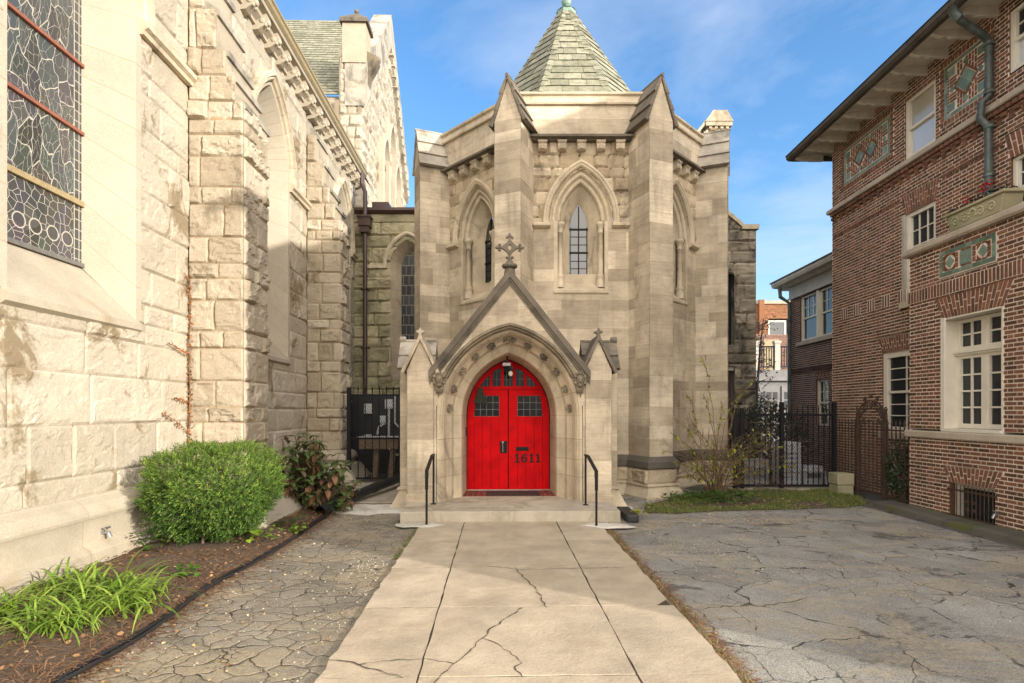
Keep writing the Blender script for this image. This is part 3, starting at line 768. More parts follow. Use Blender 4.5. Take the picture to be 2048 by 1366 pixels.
# ================================================================== TRANSEPT GABLE (behind)
FT = Fr(FL.p(18.4, -.2, 0), FL.sd[:2], FL.nd[:2])
tr = thing('church_transept', 'tall cream gabled transept with green slate roof rising behind the church flank', 'church', FT.p(4.2, 0, 0))
TA = 4.3; TW = 8.6
def t_keep(A, Z):
    k = Z < 11.8 + (4.6 / TA) * (TA - np.abs(A - TA))
    for c, zs, w, h in ((3.1, 11.0, .42, .85), (4.3, 12.0, .46, .95), (5.5, 11.0, .42, .85)): k &= ~arch_in(c, zs, w, h, 6.)(A, Z)
    return k
mb = MB(FT)
masonry(mb, 0, TW, 6.0, 17.0, [.3, .4, .5], (.6, 1.3), 'rock', 0., t_keep, [(0, TW, 6, 17)], seed=5, cell=.1, bulge=.05, tones=(.4, 1.))
mb.F = FT.sub(0, 0, 0, 1)
masonry(mb, -.75, 0, 6.0, 13.6, [.38], (.25, .5), 'rock', 0., seed=8, cell=.06, bulge=.05, corner=(0, 1), tones=(.1, 1.))
masonry(mb, -5., -.75, 6.0, 12.0, [.3, .4], (.6, 1.2), 'flat', -.15, seed=9, tones=(.1, .6))
mb.F = FT; mb.box(0, TW, -.9, -.6, 5, 11.8, 0.)
mb.build('gable_wall', M['nave'], tr)
for c, zs, w, h in ((3.1, 11.0, .42, .85), (4.3, 12.0, .46, .95), (5.5, 11.0, .42, .85)):
    mb = MB(FT)
    arch_band(mb, c, zs, w, h, [(.26, 0), (.25, .20), (.15, .24), (.14, .05), (.06, .02), (0, -.05), (0, -.55)], zbs=6., k=10, vous=5, seed=3)
    wn = mb.build('lancet', M['dressed'], tr)
    g = MB(FT); g.q([(a, -.5, z) for a, z in arch_poly(c, zs, w, h, 6., 8)]); g.build('pane', M['quarry'], wn)
# coping of the gable
mb = MB(FT)
sl_ = 4.6 / TA
for sg in (-1, 1):
    def X(a): return TA + sg * (a - TA)
    P = [(X(-.05), 11.6), (X(TA), 11.7 + sl_ * (TA + .05)), (X(TA), 13.0 + sl_ * (TA + .05)), (X(-.05), 13.0)]
    mb.prism_n(P, -.55, .16, .6)
mb.build('coping', M['slab'], tr)
mb = MB(FT)
for i in range(16):
    f = i / 16; a = TA + TA * (1 - f) ; mb.box(a - .12, a + .08, .0, .2, 11.9 + 4.5 * f, 12.2 + 4.5 * f, .8)
mb.build('corbel_table', M['dressed'], tr)
mb = MB(FT)
mb.box(-.08, .62, -.62, .14, 13.0, 14.3, .6); 
mb.build('pinnacle', M['nave_buttress'], tr); mb = MB(FT)
mb.box(-.16, .70, -.70, .22, 14.3, 14.42, .3)
mb.add([(-.16, -.7, 14.42), (.7, -.7, 14.42), (.7, .22, 14.42), (-.16, .22, 14.42), (.27, -.24, 14.85)], [(0, 1, 4), (1, 2, 4), (2, 3, 4), (3, 0, 4)], .3)
mb.ball((.27, -.24, 14.9), .08)
mb.build('pinnacle_cap', M['coping'], tr)
mb = MB(FT); mb.prism_a([(.10, 13.5), (.42, 13.35), (.50, 13.2), (.40, 13.0), (.22, 12.7), (.12, 12.2), (.0, 12.0)], .1, .5, .5); mb.ball((.3, .42, 13.3), .14); mb.build('kneeler', M['carve'], tr)
mb = MB()
slates(mb, FT.p(.05, -3.3, 12.0), tuple(FT.nd), tuple(np.array(FT.sd) * .62 + np.array((0, 0, .78))), 6.9, lambda t: 2.9, row=.22, w=.3, seed=7)
mb.build('roof', M['slate'], tr)

# ================================================================== LINK WALL between flank and baptistery
FK = Fr((0, 16.6, 0), (1, 0), (0, -1))
link = thing('church_link', 'low shaded link wall of greenish rock-faced stone with lancet beside the brown downpipe', 'church', (-3.1, 16.6, 0))
KC = -3.1
k_open = lambda A, Z: arch_in(KC, 5.93, .49, .75, 2.5)(A, Z)
mb = MB(FK)
masonry(mb, -4.75, -1.2, 0., 7.2, [.28, .36, .44], (.7, 1.5), 'rock', 0., lambda A, Z: ~k_open(A, Z), [(KC - .6, KC + .6, 2.4, 6.8)], seed=15, cell=.05, bulge=.05, tones=(.1, 1.))
mb.box(-4.75, -1.2, -.6, -.5, 0, 7.2, 0.)
mb.build('wall', M['green'], link)
mb = MB(FK); arch_band(mb, KC, 5.93, .24, .46, [(.36, 0), (.25, .015), (0, -.35)], zbs=2.4, k=10, vous=5, jb=6, seed=4)
wn = mb.build('window', M['mould'], link)
g = MB(FK); g.q([(a, -.34, z) for a, z in arch_poly(KC, 5.93, .24, .46, 2.4, 8)]); g.build('pane', M['quarry'], wn)
mb = MB(FK); arch_band(mb, KC, 5.93, .24, .46, [(.36, 0.), (.37, .07), (.42, .1), (.48, .07), (.49, 0.)], zbs=5.85, k=10)
mb.box(-4.3, KC - .6, 0, .09, 5.82, 5.92, .4); mb.build('hood_mould', M['mould'], link)
mb = MB(FK); mb.prism_a([(-.1, 7.2), (.04, 7.2), (.06, 7.42), (-.1, 7.42)], -4.75, -1.2, .5); mb.build('frieze', M['green'], link)
mb = MB(FK); mb.prism_a([(-.05, 7.42), (.10, 7.42), (.17, 7.5), (.17, 7.58), (-.05, 7.58)], -4.75, -1.2, .5)
mb.prism_a([(-.1, 7.58), (-.1, 7.6), (-1.7, 8.0), (-1.7, 7.5)], -4.75, -1.2, .3); mb.box(-4.25, -3.75, -.9, -.4, 7.58, 7.95, .4)
mb.build('gutter', M['brownmetal'], link)

# ================================================================== BAPTISTERY (octagon)
OC = np.array((1.343, 13.83)); AP = 2.93; HF = AP * .41421
BW = .535; BP = .555
bap = thing('church_baptistery', 'octagonal tan sandstone baptistery with gabled corner buttresses and pointed slate roof', 'church', (OC[0], OC[1], 0))
def face_frame(th):
    n = (math.sin(th), -math.cos(th)); t = (math.cos(th), math.sin(th))
    return Fr((OC[0] + n[0] * AP, OC[1] + n[1] * AP, 0), t, n)
def vert(ph):
    A = np.array((math.sin(ph), -math.cos(ph))); T = np.array((math.cos(ph), math.sin(ph)))
    return OC + A * (AP / math.cos(PI / 8)), A, T
OZ = 5.3; OW = .60; OH = 1.013
oR, oc = arch_R(OW, OH)
def o_open(A, Z):
    x = np.abs(A)
    return ((Z > 3.95) & (Z <= OZ) & (x < .47)) | ((Z > OZ) & ((x + oc) ** 2 + (Z - OZ) ** 2 < (oR + .01) ** 2))
o_keep = lambda A, Z: ~o_open(A, Z)
for fi, th in enumerate((0, -PI / 4, PI / 4, -PI / 2, PI / 2)):
    F = face_frame(th)
    side = fi > 2
    wl = MB(F)
    kp, ct = (None, ()) if side else (o_keep, [(-.66, .66, 3.9, 6.5)])
    masonry(wl, -HF, HF, .72, 5.36, None, (.55, 1.2), 'flat', 0., kp, ct, seed=100 + fi, tones=(.05, 1.), rows=[.36, .24, .36, .36, .2], gap=.005, depth=.004)
    wl.build('wall', M['ash'], bap)
    wr = MB(F)
    masonry(wr, -HF, HF, 5.36, 6.86, [.2, .27, .24], (.22, .42), 'rock', -.004, kp, ct, seed=120 + fi, tones=(.05, 1.), cell=.04, bulge=.022, gap=.006)
    wr.build('upper_wall', M['ashrock'], bap)
    pw = MB(F)
    masonry(pw, -HF - .05, HF + .05, 6.95, 7.55, [.3], (.6, 1.0), 'flat', 0.04, seed=140 + fi, tones=(.2, 1.), gap=.005, depth=.004)
    pw.build('parapet', M['ash'], bap)
    cp = MB(F)
    cp.prism_a([(-.3, 7.53), (.09, 7.53), (.10, 7.56), (.06, 7.60), (.03, 7.71), (.075, 7.735), (.075, 7.775), (.03, 7.79), (-.3, 7.79)], -HF - .03, HF + .03, .7)
    cp.build('coping', M['mould'], bap)
    cn = MB(F)
    cn.prism_a([(-.02, 6.95), (.04, 6.95), (.20, 6.90), (.20, 6.855), (.13, 6.845), (.10, 6.82), (-.02, 6.82)], -HF, HF, .3)
    cn.build('cornice', M['coping'], bap)
    if side: continue
    for k in range(5):
        a = (k - 2) * .375; c = MB(F)
        c.prism_a([(-.02, 6.82), (.125, 6.82), (.125, 6.775), (.105, 6.765), (.12, 6.72), (.105, 6.66), (.06, 6.635), (-.02, 6.63)], a - .082, a + .082, RND.uniform(.4, .9))
        c.box(a - .035, a + .035, .11, .128, 6.66, 6.76, .3); c.box(a - .09, a + .09, -.02, .135, 6.79, 6.822, .7)
        c.build('corbel', M['ash'], bap)
    # window
    w = MB(F)
    P = [(.012, .0), (0, 0), (0, -.04), (-.03, -.06), (-.045, -.035), (-.07, -.03), (-.095, -.05), (-.10, -.09), (-.125, -.11), (-.14, -.085), (-.165, -.08), (-.19, -.10), (-.20, -.16), (-.22, -.2), (-.225, -.2), (-.43, -.42)]
    arch_band(w, 0, OZ, OW, OH, P, k=15, vous=5, seed=fi, tones=(.45, .8), jw=.003)
    for sg in (-1, 1):
        w.q([(sg * .612, 0, OZ), (sg * .375, 0, OZ), (sg * .375, -.2, OZ), (sg * .612, -.2, OZ)], .6)
        w.q([(sg * .455, .004, 3.95), (sg * .53, .004, 3.95), (sg * .53, .004, OZ), (sg * .455, .004, OZ)], .5)
        w.q([(sg * .47, 0.003, 3.97), (sg * .47, 0.003, OZ), (sg * .47, -.2, OZ), (sg * .47, -.2, 4.07)], .5)
        w.q([(sg * .47, -.2, 4.07), (sg * .375, -.2, 4.12), (sg * .375, -.2, OZ), (sg * .47, -.2, OZ)], .6)
        w.q([(sg * .375, -.2, 4.31), (sg * .17, -.42, 4.31), (sg * .17, -.42, OZ), (sg * .375, -.2, OZ)], .55)
    w.q([(-.375, -.2, 4.12), (.375, -.2, 4.12), (.375, -.2, 4.31), (-.375, -.2, 4.31)], .6)
    w.q([(-.375, -.2, 4.31), (.375, -.2, 4.31), (.17, -.42, 4.312), (-.17, -.42, 4.312)], .6)
    w.q([(-.50, .02, 3.95), (.50, .02, 3.95), (.40, -.2, 4.12), (-.40, -.2, 4.12)], .4)
    w.prism_a([(.0, 3.87), (.03, 3.9), (.03, 3.945), (-.05, 3.99), (-.05, 3.87)], -.53, .53, .4)
    wo = w.build('window', M['mould'], bap)
    for sg in (-1, 1):
        c = MB(F)
        c.lathe([(.085, 4.02), (.085, 4.16), (.07, 4.19), (.085, 4.22), (.082, 4.25), (.055, 4.30), (.052, 5.08), (.066, 5.09), (.066, 5.105), (.053, 5.12), (.06, 5.18), (.088, 5.235), (.098, 5.25), (.098, 5.30)], sg * .40, -.105, 14, .6)
        c.build('column', M['mould'], wo, smooth=True)
    g = MB(F); g.q([(a, -.40, z) for a, z in arch_poly(0, OZ, .17, math.sqrt((oR - .43) ** 2 - oc ** 2), 4.31, 8)]); g.build('pane', M['glass_sky'], wo)
    b = MB(F)
    b.box(-.011, .011, -.40, -.385, 4.31, 5.72, .3)
    for z in (4.47, 4.62, 4.95, 5.11): b.box(-.17, .17, -.40, -.39, z - .006, z + .006, .4)
    for z in (4.79, 5.26): b.box(-.185, .185, -.40, -.375, z - .014, z + .014, .2)
    b.box(-.17, -.158, -.40, -.385, 4.31, 5.3, .2); b.box(.158, .17, -.40, -.385, 4.31, 5.3, .2); b.box(-.17, .17, -.4, -.38, 4.31, 4.335, .2)
    b.build('glazing_bar', M['iron'], wo)
    h = MB(F)
    arch_band(h, 0, OZ, OW, OH, [(.03, -.01), (.03, .03), (.055, .06), (.08, .065), (.10, .085), (.135, .08), (.15, .05), (.155, -.01)], zbs=5.2, k=15, vous=5, seed=fi + 9, tones=(.45, .8), jw=.003)
    for sg in (-1, 1):
        x0, x1 = sorted((sg * .60, sg * .93))
        h.prism_a([(-.01, 5.27), (.03, 5.27), (.10, 5.23), (.10, 5.19), (.05, 5.16), (-.01, 5.15)], x0, x1, .4)
    h.build('hood_mould', M['mould'], bap)
# corner buttresses
for vi, ph in enumerate((-3 * PI / 8, -PI / 8, PI / 8, 3 * PI / 8)):
    V, A, T = vert(ph)
    o = MB(); bk = BW / 2 * math.tan(PI / 8)
    rows = [.36, .24, .36, .36, .2]
    o.F = Fr((*(V + A * BP - T * BW / 2), 0), T, A)
    masonry(o, 0, BW, .72, 7.0, None, (.8, 1.), 'flat', 0., seed=200 + vi, rows=rows, corner=(1, 1), tones=(.05, 1.), gap=.005, depth=.004)
    for sg in (-1, 1):
        o.F = Fr((*(V - A * (bk + .02) + sg * T * BW / 2), 0), A, sg * T)
        masonry(o, 0, BP + bk + .02, .72, 7.0, None, (.3, .6), 'flat', 0., seed=210 + vi * 2 + sg, rows=rows, corner=(0, 1), tones=(.05, 1.), gap=.005, depth=.004)
    o.F = Fr((*(V + A * BP), 0), T, A)
    o.prism_n([(-BW / 2, 7.0), (BW / 2, 7.0), (0, 7.74)], -1.0, -.0, .6)
    bo = o.build('buttress', M['ash'], bap)
    s = MB(Fr((*(V + A * BP), 0), T, A))
    for sg in (-1, 1):
        E = np.array((sg * (BW / 2 + .055), 6.93)); Rg = np.array((0, 7.80)); L = np.linalg.norm(Rg - E)
        Nn = np.array((sg * (Rg[1] - E[1]), (BW / 2 + .055))) / L
        for i in range(3):
            p0 = E + (Rg - E) * (i / 3 - (0.02 if i else 0)); p1 = E + (Rg - E) * ((i + 1) / 3)
            s.prism_n([tuple(p0 + Nn * .065), tuple(p1 + Nn * .025), tuple(p1 - Nn * .01), tuple(p0 - Nn * .01)], -1.05, .03, .25 + .2 * i)
    s.tube([(0, .05, 7.82), (0, -1.05, 7.82)], .035, 8, .4)
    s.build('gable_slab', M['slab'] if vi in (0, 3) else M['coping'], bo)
# base swept round the buttresses
path = []
for ph in (-5 * PI / 8, -3 * PI / 8, -PI / 8, PI / 8, 3 * PI / 8, 5 * PI / 8):
    V, A, T = vert(ph); bk = BW / 2 * math.tan(PI / 8)
    for q_ in (V - T * BW / 2 - A * bk, V - T * BW / 2 + A * BP, V + T * BW / 2 + A * BP, V + T * BW / 2 - A * bk): path.append(tuple(q_))
b = MB(); plan_sweep(b, path, [(-.03, .76), (.0, .755), (.085, .66), (.09, .545), (.05, .525)], -1, seed=3); b.build('base_ledge', M['darkledge'], bap)
b = MB()
for i in range(len(path) - 1):
    p, q_ = np.array(path[i]), np.array(path[i + 1]); d = (q_ - p) / np.linalg.norm(q_ - p); n = np.array((d[1], -d[0]))
    b.F = Fr((*(p + n * .045), 0), d, n)
    L_ = np.linalg.norm(q_ - p); masonry(b, -.045 if i % 4 in (1, 2) else 0, L_ + (.045 if i % 4 in (0, 1) else 0), .24, .53, [.29], (.4, .8), 'rock', 0., seed=300 + i, cell=.03, bulge=.05, corner=(1, 1))
b.build('base_course', M['ashrock'], bap)
b = MB(); plan_sweep(b, path, [(.04, .27), (.085, .255), (.095, .22), (.07, .20), (.075, .18), (.2, .03), (.205, -.1)], -1, joint=.8, seed=5); b.build('base_mould', M['mould'], bap)
# roof
RZ0 = 7.55; RZ1 = 11.40; RB = 2.33; RT = .17
dl = MB(); dl.prism_z([(OC[0] + 3.05 * math.cos(PI / 8 + i * PI / 4), OC[1] + 3.05 * math.sin(PI / 8 + i * PI / 4)) for i in range(8)], 7.3, 7.5, .4)
dl.build('roof_deck', M['darkledge'], bap)
r = MB(); hp = MB()
for i in range(8):
    th = i * PI / 4; n = Vector((math.sin(th), -math.cos(th), 0)); t = Vector((math.cos(th), math.sin(th), 0))
    P0 = Vector((OC[0], OC[1], RZ0)) + n * RB; P1 = Vector((OC[0], OC[1], RZ1)) + n * RT; V = P1 - P0; L = V.length
    slates(r, P0, t, V, L, lambda tt: .41421 * (RB + (RT - RB) * tt / L), row=.25, w=.36, seed=400 + i, lift=.022)
    # hip rolls
    Q0 = P0 + t * .41421 * RB; Q1 = P1 + t * .41421 * RT; k = 22
    for j in range(k):
        a = Q0.lerp(Q1, j / k); c = Q0.lerp(Q1, (j + 1.08) / k)
        n2 = Vector((math.sin(th + PI / 4), -math.cos(th + PI / 4), 0)); t2 = Vector((math.cos(th + PI / 4), math.sin(th + PI / 4), 0))
        up = (n + n2).normalized() * .9 + Vector((0, 0, .44)); lift = up * .035; lo = up * .015
        w_ = .13 if j < k - 2 else .08
        hp.add([tuple(a - t * w_ + lift * .6), tuple(a + lift), tuple(a + t2 * w_ + lift * .6), tuple(c - t * w_ * .9 + lo * .6), tuple(c + lo), tuple(c + t2 * w_ * .9 + lo * .6), tuple(a - t * w_), tuple(a), tuple(a + t2 * w_)],
               [(0, 1, 4, 3), (1, 2, 5, 4), (6, 7, 1, 0), (7, 8, 2, 1)], RND.uniform(.2, .9))
ro = r.build('roof', M['slate'], bap); hp.build('hip_slate', M['slate'], ro)
f = MB()
f.prism_z([(OC[0] + .24 * math.cos(PI / 8 + i * PI / 4), OC[1] + .24 * math.sin(PI / 8 + i * PI / 4)) for i in range(8)], 11.26, 11.43, .4)
f.lathe([(.25, 11.43), (.19, 11.46), (.05, 11.49), (.035, 11.54), (.05, 11.57), (.10, 11.62), (.125, 11.69), (.10, 11.77), (.04, 11.83), (.03, 12.1)], OC[0], OC[1], 14, .7)
f.build('finial', M['copper'], bap)
# ================================================================== ENTRANCE PORCH
FP = Fr((-.035, 8.85, 0), (1, .0259), (.0259, -1))
porch = thing('church_porch', 'gabled sandstone entrance porch with moulded pointed arch around red double doors', 'porch', FP.p(0, -.7, 0))
PW = .75; PH = 1.006; PZ = 1.525; pR, pc = arch_R(PW, PH); LZ = .17
def p_out(dr):
    return lambda A, Z: ((Z <= PZ) & (np.abs(A) < PW + dr)) | ((Z > PZ) & ((np.abs(A) + pc) ** 2 + (Z - PZ) ** 2 < (pR + dr) ** 2))
def gable_keep(A, Z): return (Z < 3.74 - 1.26 * np.abs(A)) & ~p_out(.40)(A, Z)
mb = MB(FP)
masonry(mb, -1.22, 1.22, LZ, 3.8, [.2, .25, .3], (.45, .9), 'flat', 0., gable_keep, [(-1.3, 1.3, .1, 3.9)], seed=501, tones=(.25, 1.), gap=.005, depth=.004)
mb.F = FP
for sg in (-1, 1):
    x0, x1 = sorted((sg * 1.25, sg * 1.5)); mb.box(x0, x1, -1.9, -.5, 0, 2.3, .5)
mb.build('gable_wall', M['ash'], porch)
mb = MB(FP)
arch_band(mb, 0, PZ, PW, PH, [(.40, -.002), (.36, -.004), (.335, -.03), (.325, -.022), (.312, -.035), (.305, -.07), (.295, -.078), (.287, -.12), (.262, -.19), (.225, -.245), (.188, -.285), (.182, -.33), (.172, -.345), (.165, -.375), (.15, -.385), (.07, -.455), (.045, -.475), (.035, -.51), (.03, -.52), (0, -1.20)], zbs=LZ, k=20, vous=5, jb=4, seed=77, tones=(.4, .95), jw=.004)
mb.build('arch_moulding', M['mould'], porch)
mb = MB(FP)
arch_band(mb, 0, PZ, PW, PH, [(.355, -.01), (.345, .02), (.36, .065), (.385, .075), (.40, .11), (.43, .105), (.445, .06), (.45, -.01)], zbs=1.99, k=18, vous=6, seed=12)
# clip the hood below its carved stops: it starts at the heads
mb2 = MB(FP)
def hood(mbx, prof, t0, nn=22):
    C = []
    for dr, n in prof:
        r = pR + dr; th = math.acos(pc / r); a0 = math.asin(t0 / r); row = []
        for i in range(nn + 1):
            t = a0 + (th - a0) * i / nn; row.append((-(r * math.cos(t) - pc), n, PZ + r * math.sin(t)))
        row += [(-x, n_, z) for x, n_, z in reversed(row[:-1])]; C.append(row)
    m = len(C[0]); P = [p for c in C for p in c]; fs = []; tn = []
    tt = [RND.uniform(.2, .9) for _ in range(16)]
    for i in range(len(C) - 1):
        for j in range(m - 1): fs.append((i * m + j, i * m + j + 1, (i + 1) * m + j + 1, (i + 1) * m + j)); tn.append(tt[j * 16 // m])
    mbx.add(P, fs, tn)
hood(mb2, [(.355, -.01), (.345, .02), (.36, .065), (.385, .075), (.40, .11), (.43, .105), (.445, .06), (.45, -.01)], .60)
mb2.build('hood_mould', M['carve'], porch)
# carved flowers in the hollow of the arch
ros = None
for i in range(11):
    t = (-1 + 2 * i / 10.); r = pR + .232; th = math.acos(pc / r); a0 = .095
    ang = a0 + (th - a0) * (1 - abs(t)); sg = -1 if t < 0 else 1
    x = sg * (r * math.cos(ang) - pc); z = PZ + r * math.sin(ang)
    if i == 5: x = 0.; z = PZ + math.sqrt(r * r - pc * pc) - .0
    m_ = MB(Fr(FP.p(x, -.205, z), FP.sd[:2], FP.nd[:2])); big = 1.35 if i == 5 else 1.
    m_.ball((0, .03, 0), .024 * big, (1, 1, 1), 7, 4, .8)
    k0 = RND.random()
    for j in range(5):
        q_ = k0 + j * 2 * PI / 5
        m_.ball((.042 * big * math.cos(q_) * (1.3 if i == 5 else 1), .012, .042 * big * math.sin(q_)), .027 * big, (1, .75, 1), 7, 4, RND.uniform(.2, .9))
        m_.ball((.064 * big * math.cos(q_ + .6) * (1.3 if i == 5 else 1), .0, .062 * big * math.sin(q_ + .6)), .016 * big, (1, .8, 1), 5, 4, RND.uniform(.1, .9))
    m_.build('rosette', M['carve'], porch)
for sg in (-1, 1):
    m_ = MB(Fr(FP.p(sg * 1.105, .03, 2.08), FP.sd[:2], FP.nd[:2]))
    m_.ball((0, .02, 0), .085, (.8, 1, 1.1), 10, 7, .6); m_.ball((0, .1, -.01), .022, (1, 1, 1.3)); m_.ball((0, .06, -.07), .045, (1, .8, .8))
    for j in range(12):
        q_ = j * 2 * PI / 12; m_.ball((.085 * math.cos(q_), .02 + .02 * (j % 2), .1 * math.sin(q_) + .01), .032, (1, 1, 1), 6, 4, RND.uniform(.2, .9))
    for s_ in (-1, 1): m_.ball((s_ * .03, .09, .025), .014)
    m_.prism_n([(-.05, -.2), (.05, -.2), (.07, -.08), (-.07, -.08)], -.04, .04, .5)
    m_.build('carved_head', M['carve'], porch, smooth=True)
# gable coping
mb = MB(FP)
cs = 1 / math.hypot(1, 1.26)
for sg in (-1, 1):
    for (o0, o1, n0, n1, tn) in ((.0, .085, -.30, .085, .3), (.085, .115, -.2, .05, .6), (.115, .15, -.2, .025, .5)):
        def L(a, o): return (sg * a, 3.84 - 1.26 * a - o / cs)
        mb.prism_n([L(-.0, o0), L(1.27, o0), L(1.27, o1), L(0, o1)], n0, n1, tn)
mb.build('coping', M['coping'], porch)
mb = MB(FP)
for sg in (-1, 1):
    mb.prism_n([(0, 3.68), (sg * 1.55, 3.68 - 1.26 * 1.55), (sg * 1.55, 3.60 - 1.26 * 1.55), (0, 3.60)], -2.1, -.28, .5)
mb.build('roof', M['slab'], porch)
# gable cross
m_ = MB(Fr(FP.p(0, -.08, 0), FP.sd[:2], FP.nd[:2]))
m_.lathe([(.10, 3.70), (.085, 3.84), (.07, 3.87), (.115, 3.885), (.125, 3.91), (.115, 3.935), (.075, 3.945), (.06, 3.97), (.045, 4.0)], 0, 0, 14, .4)
cz = 4.205; ro_ = .175; pts = []
for i in range(4):
    for j in range(8):
        f = j / 8; a0 = i * PI / 2; P0 = np.array((math.cos(a0), math.sin(a0))) * ro_; P1 = np.array((math.cos(a0 + PI / 2), math.sin(a0 + PI / 2))) * ro_
        Q = (P0 + P1) * .19
        p = P0 * (1 - f) ** 2 + 2 * Q * f * (1 - f) + P1 * f * f; pts.append(p)
inner = [p * .0 + np.array((.028 * math.cos(2 * PI * k / 32), .045 * math.sin(2 * PI * k / 32))) for k in range(32)]
V = [(p[0], n, cz + p[1]) for n in (-.03, .03) for p in pts] + [(p[0], n, cz + p[1]) for n in (-.03, .03) for p in inner]
fs = []
for k in range(32):
    k2 = (k + 1) % 32
    fs += [(k, k2, k2 + 64, k + 64), (k + 32, k2 + 32, k2 + 96, k + 96), (k, k2, k2 + 32, k + 32), (k + 64, k2 + 64, k2 + 96, k + 96)]
m_.add(V, fs, .4)
for i in range(4):
    a0 = i * PI / 2; d = np.array((math.cos(a0), math.sin(a0))); e = np.array((-d[1], d[0]))
    for u_, v_, r_ in ((.185, 0, .034), (.16, .042, .026), (.16, -.042, .026), (.215, 0, .02)):
        p = d * u_ + e * v_; m_.ball((p[0], 0, cz + p[1]), r_, (1, .9, 1), 8, 5, .5)
m_.build('gable_cross', M['coping'], porch)
# corner piers
for sg in (-1, 1):
    c = sg * 1.405; hw = .21
    o = MB(FP)
    masonry(o, c - hw, c + hw, LZ, 2.24, None, (1, 1.2), 'flat', .02, seed=520 + sg, rows=[.27, .37, .34, .24, .4, .3], corner=(1, 1), tones=(.25, 1.), gap=.005, depth=.004)
    for s2 in (-1, 1):
        o.F = Fr(FP.p(c + s2 * hw, .02, 0), -FP.nd[:2], s2 * FP.sd[:2])
        masonry(o, 0, .5, LZ, 2.24, None, (1, 1.2), 'flat', 0, seed=530 + sg + 5 * s2, rows=[.27, .37, .34, .24, .4, .3], corner=(1, 0), tones=(.25, 1.), gap=.005, depth=.004)
    o.F = FP
    o.prism_n([(c - hw, 2.24), (c + hw, 2.24), (c, 2.72)], -.6, .02, .6)
    o.prism_z([(c - hw - .02, -.45), (c + hw + .02, -.45), (c + hw + .02, .035), (c - hw - .02, .035)], LZ, LZ + .13, .5)
    # sideways pier
    x0, x1 = sorted((sg * 1.60, sg * 1.80))
    o.F = FP.sub(0, -.42, 0, 0)
    masonry(o, x0, x1, .30, 2.36, None, (1, 1.2), 'flat', 0, seed=540 + sg, rows=[.37, .27, .34, .24], corner=(1, 1), tones=(.25, 1.), gap=.005, depth=.004)
    o.F = FP.sub(sg * 1.80, -.42, 0, 0); o.F = Fr(FP.p(sg * 1.80, -.42, 0), -FP.nd[:2], sg * FP.sd[:2])
    masonry(o, 0, .5, .30, 2.36, None, (1, 1.2), 'flat', 0, seed=545 + sg, rows=[.37, .27, .34, .24], corner=(1, 1), tones=(.25, 1.), gap=.005, depth=.004)
    o.F = FP
    o.prism_a([(-.42, 2.36), (-.92, 2.36), (-.67, 2.70)], sg * 1.3, sg * 1.80, .5)
    bo = o.build('corner_pier', M['ash'], porch)
    b = MB(FP)
    plan_sweep(b, [(sg * 1.45, -.42), (sg * 1.80, -.42), (sg * 1.80, -.92), (sg * 1.45, -.92)] if sg > 0 else [(-1.45, -.92), (-1.80, -.92), (-1.80, -.42), (-1.45, -.42)], [(0, .36), (.035, .345), (.04, .31), (.015, .295), (.02, .27), (.14, .03), (.14, -.1)], 1 if sg < 0 else 1, seed=8)
    b.build('pier_base', M['mould'], bo)
    s = MB(FP)
    for s2 in (-1, 1):
        E = np.array((c + s2 * .275, 2.20)); Rg = np.array((c, 2.775)); L_ = np.linalg.norm(Rg - E); Nn = np.array((s2 * .575, .275)) / L_
        s.prism_n([tuple(E + Nn * .03), tuple(Rg + np.array((0, .04))), tuple(Rg - np.array((0, .055))), tuple(E - Nn * .02)], -.62, .065, .35)
    # small cross finial
    s.prism_n([(c - .035, 2.74), (c + .035, 2.74), (c + .02, 2.82), (c + .062, 2.835), (c + .062, 2.86), (c + .022, 2.875), (c, 2.915), (c - .022, 2.875), (c - .062, 2.86), (c - .062, 2.835), (c - .02, 2.82)], -.04, .045, .4)
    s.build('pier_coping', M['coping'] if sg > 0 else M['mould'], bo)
    s = MB(FP)
    x0, x1 = sorted((sg * 1.22, sg * 1.83))
    for s2 in (-1, 1):
        E = np.array((-.67 + s2 * .31, 2.28)); Rg = np.array((-.67, 2.76)); L_ = np.linalg.norm(Rg - E); Nn = np.array((s2 * .48, .31)) / L_
        for i in range(2):
            p0 = E + (Rg - E) * (i / 2 - (.03 if i else 0)); p1 = E + (Rg - E) * ((i + 1) / 2)
            s.prism_a([tuple(p0 + Nn * .05), tuple(p1 + Nn * .02), tuple(p1 - Nn * .01), tuple(p0 - Nn * .01)], x0, x1, .3 + .3 * i)
    s.tube([(x0, -.67, 2.78), (x1, -.67, 2.78)], .03, 8, .5)
    xr = sg * 1.79; s.tube([(xr - .05, -.67, 2.81), (xr + .05, -.67, 2.81)], .05, 10, .5)
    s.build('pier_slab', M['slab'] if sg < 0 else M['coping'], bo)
# floor tiles, threshold
mb = MB(FP)
mb.box(-.80, .80, -1.22, -.515, .10, LZ + .004, 0.)
for i in range(17):
    for j in range(6):
        a0 = -.80 + i * .0945; n0 = -1.21 + j * .116
        mb.box(a0 + .004, a0 + .09, n0 + .004, n0 + .112, LZ, LZ + .0075, RND.uniform(.45, 1.))
mb.build('tile_floor', M['terra'], porch)
mb = MB(FP); mb.box(-.75, .75, -1.26, -1.185, LZ + .008, LZ + .022, .6); mb.build('threshold', M['greywhite'], porch)
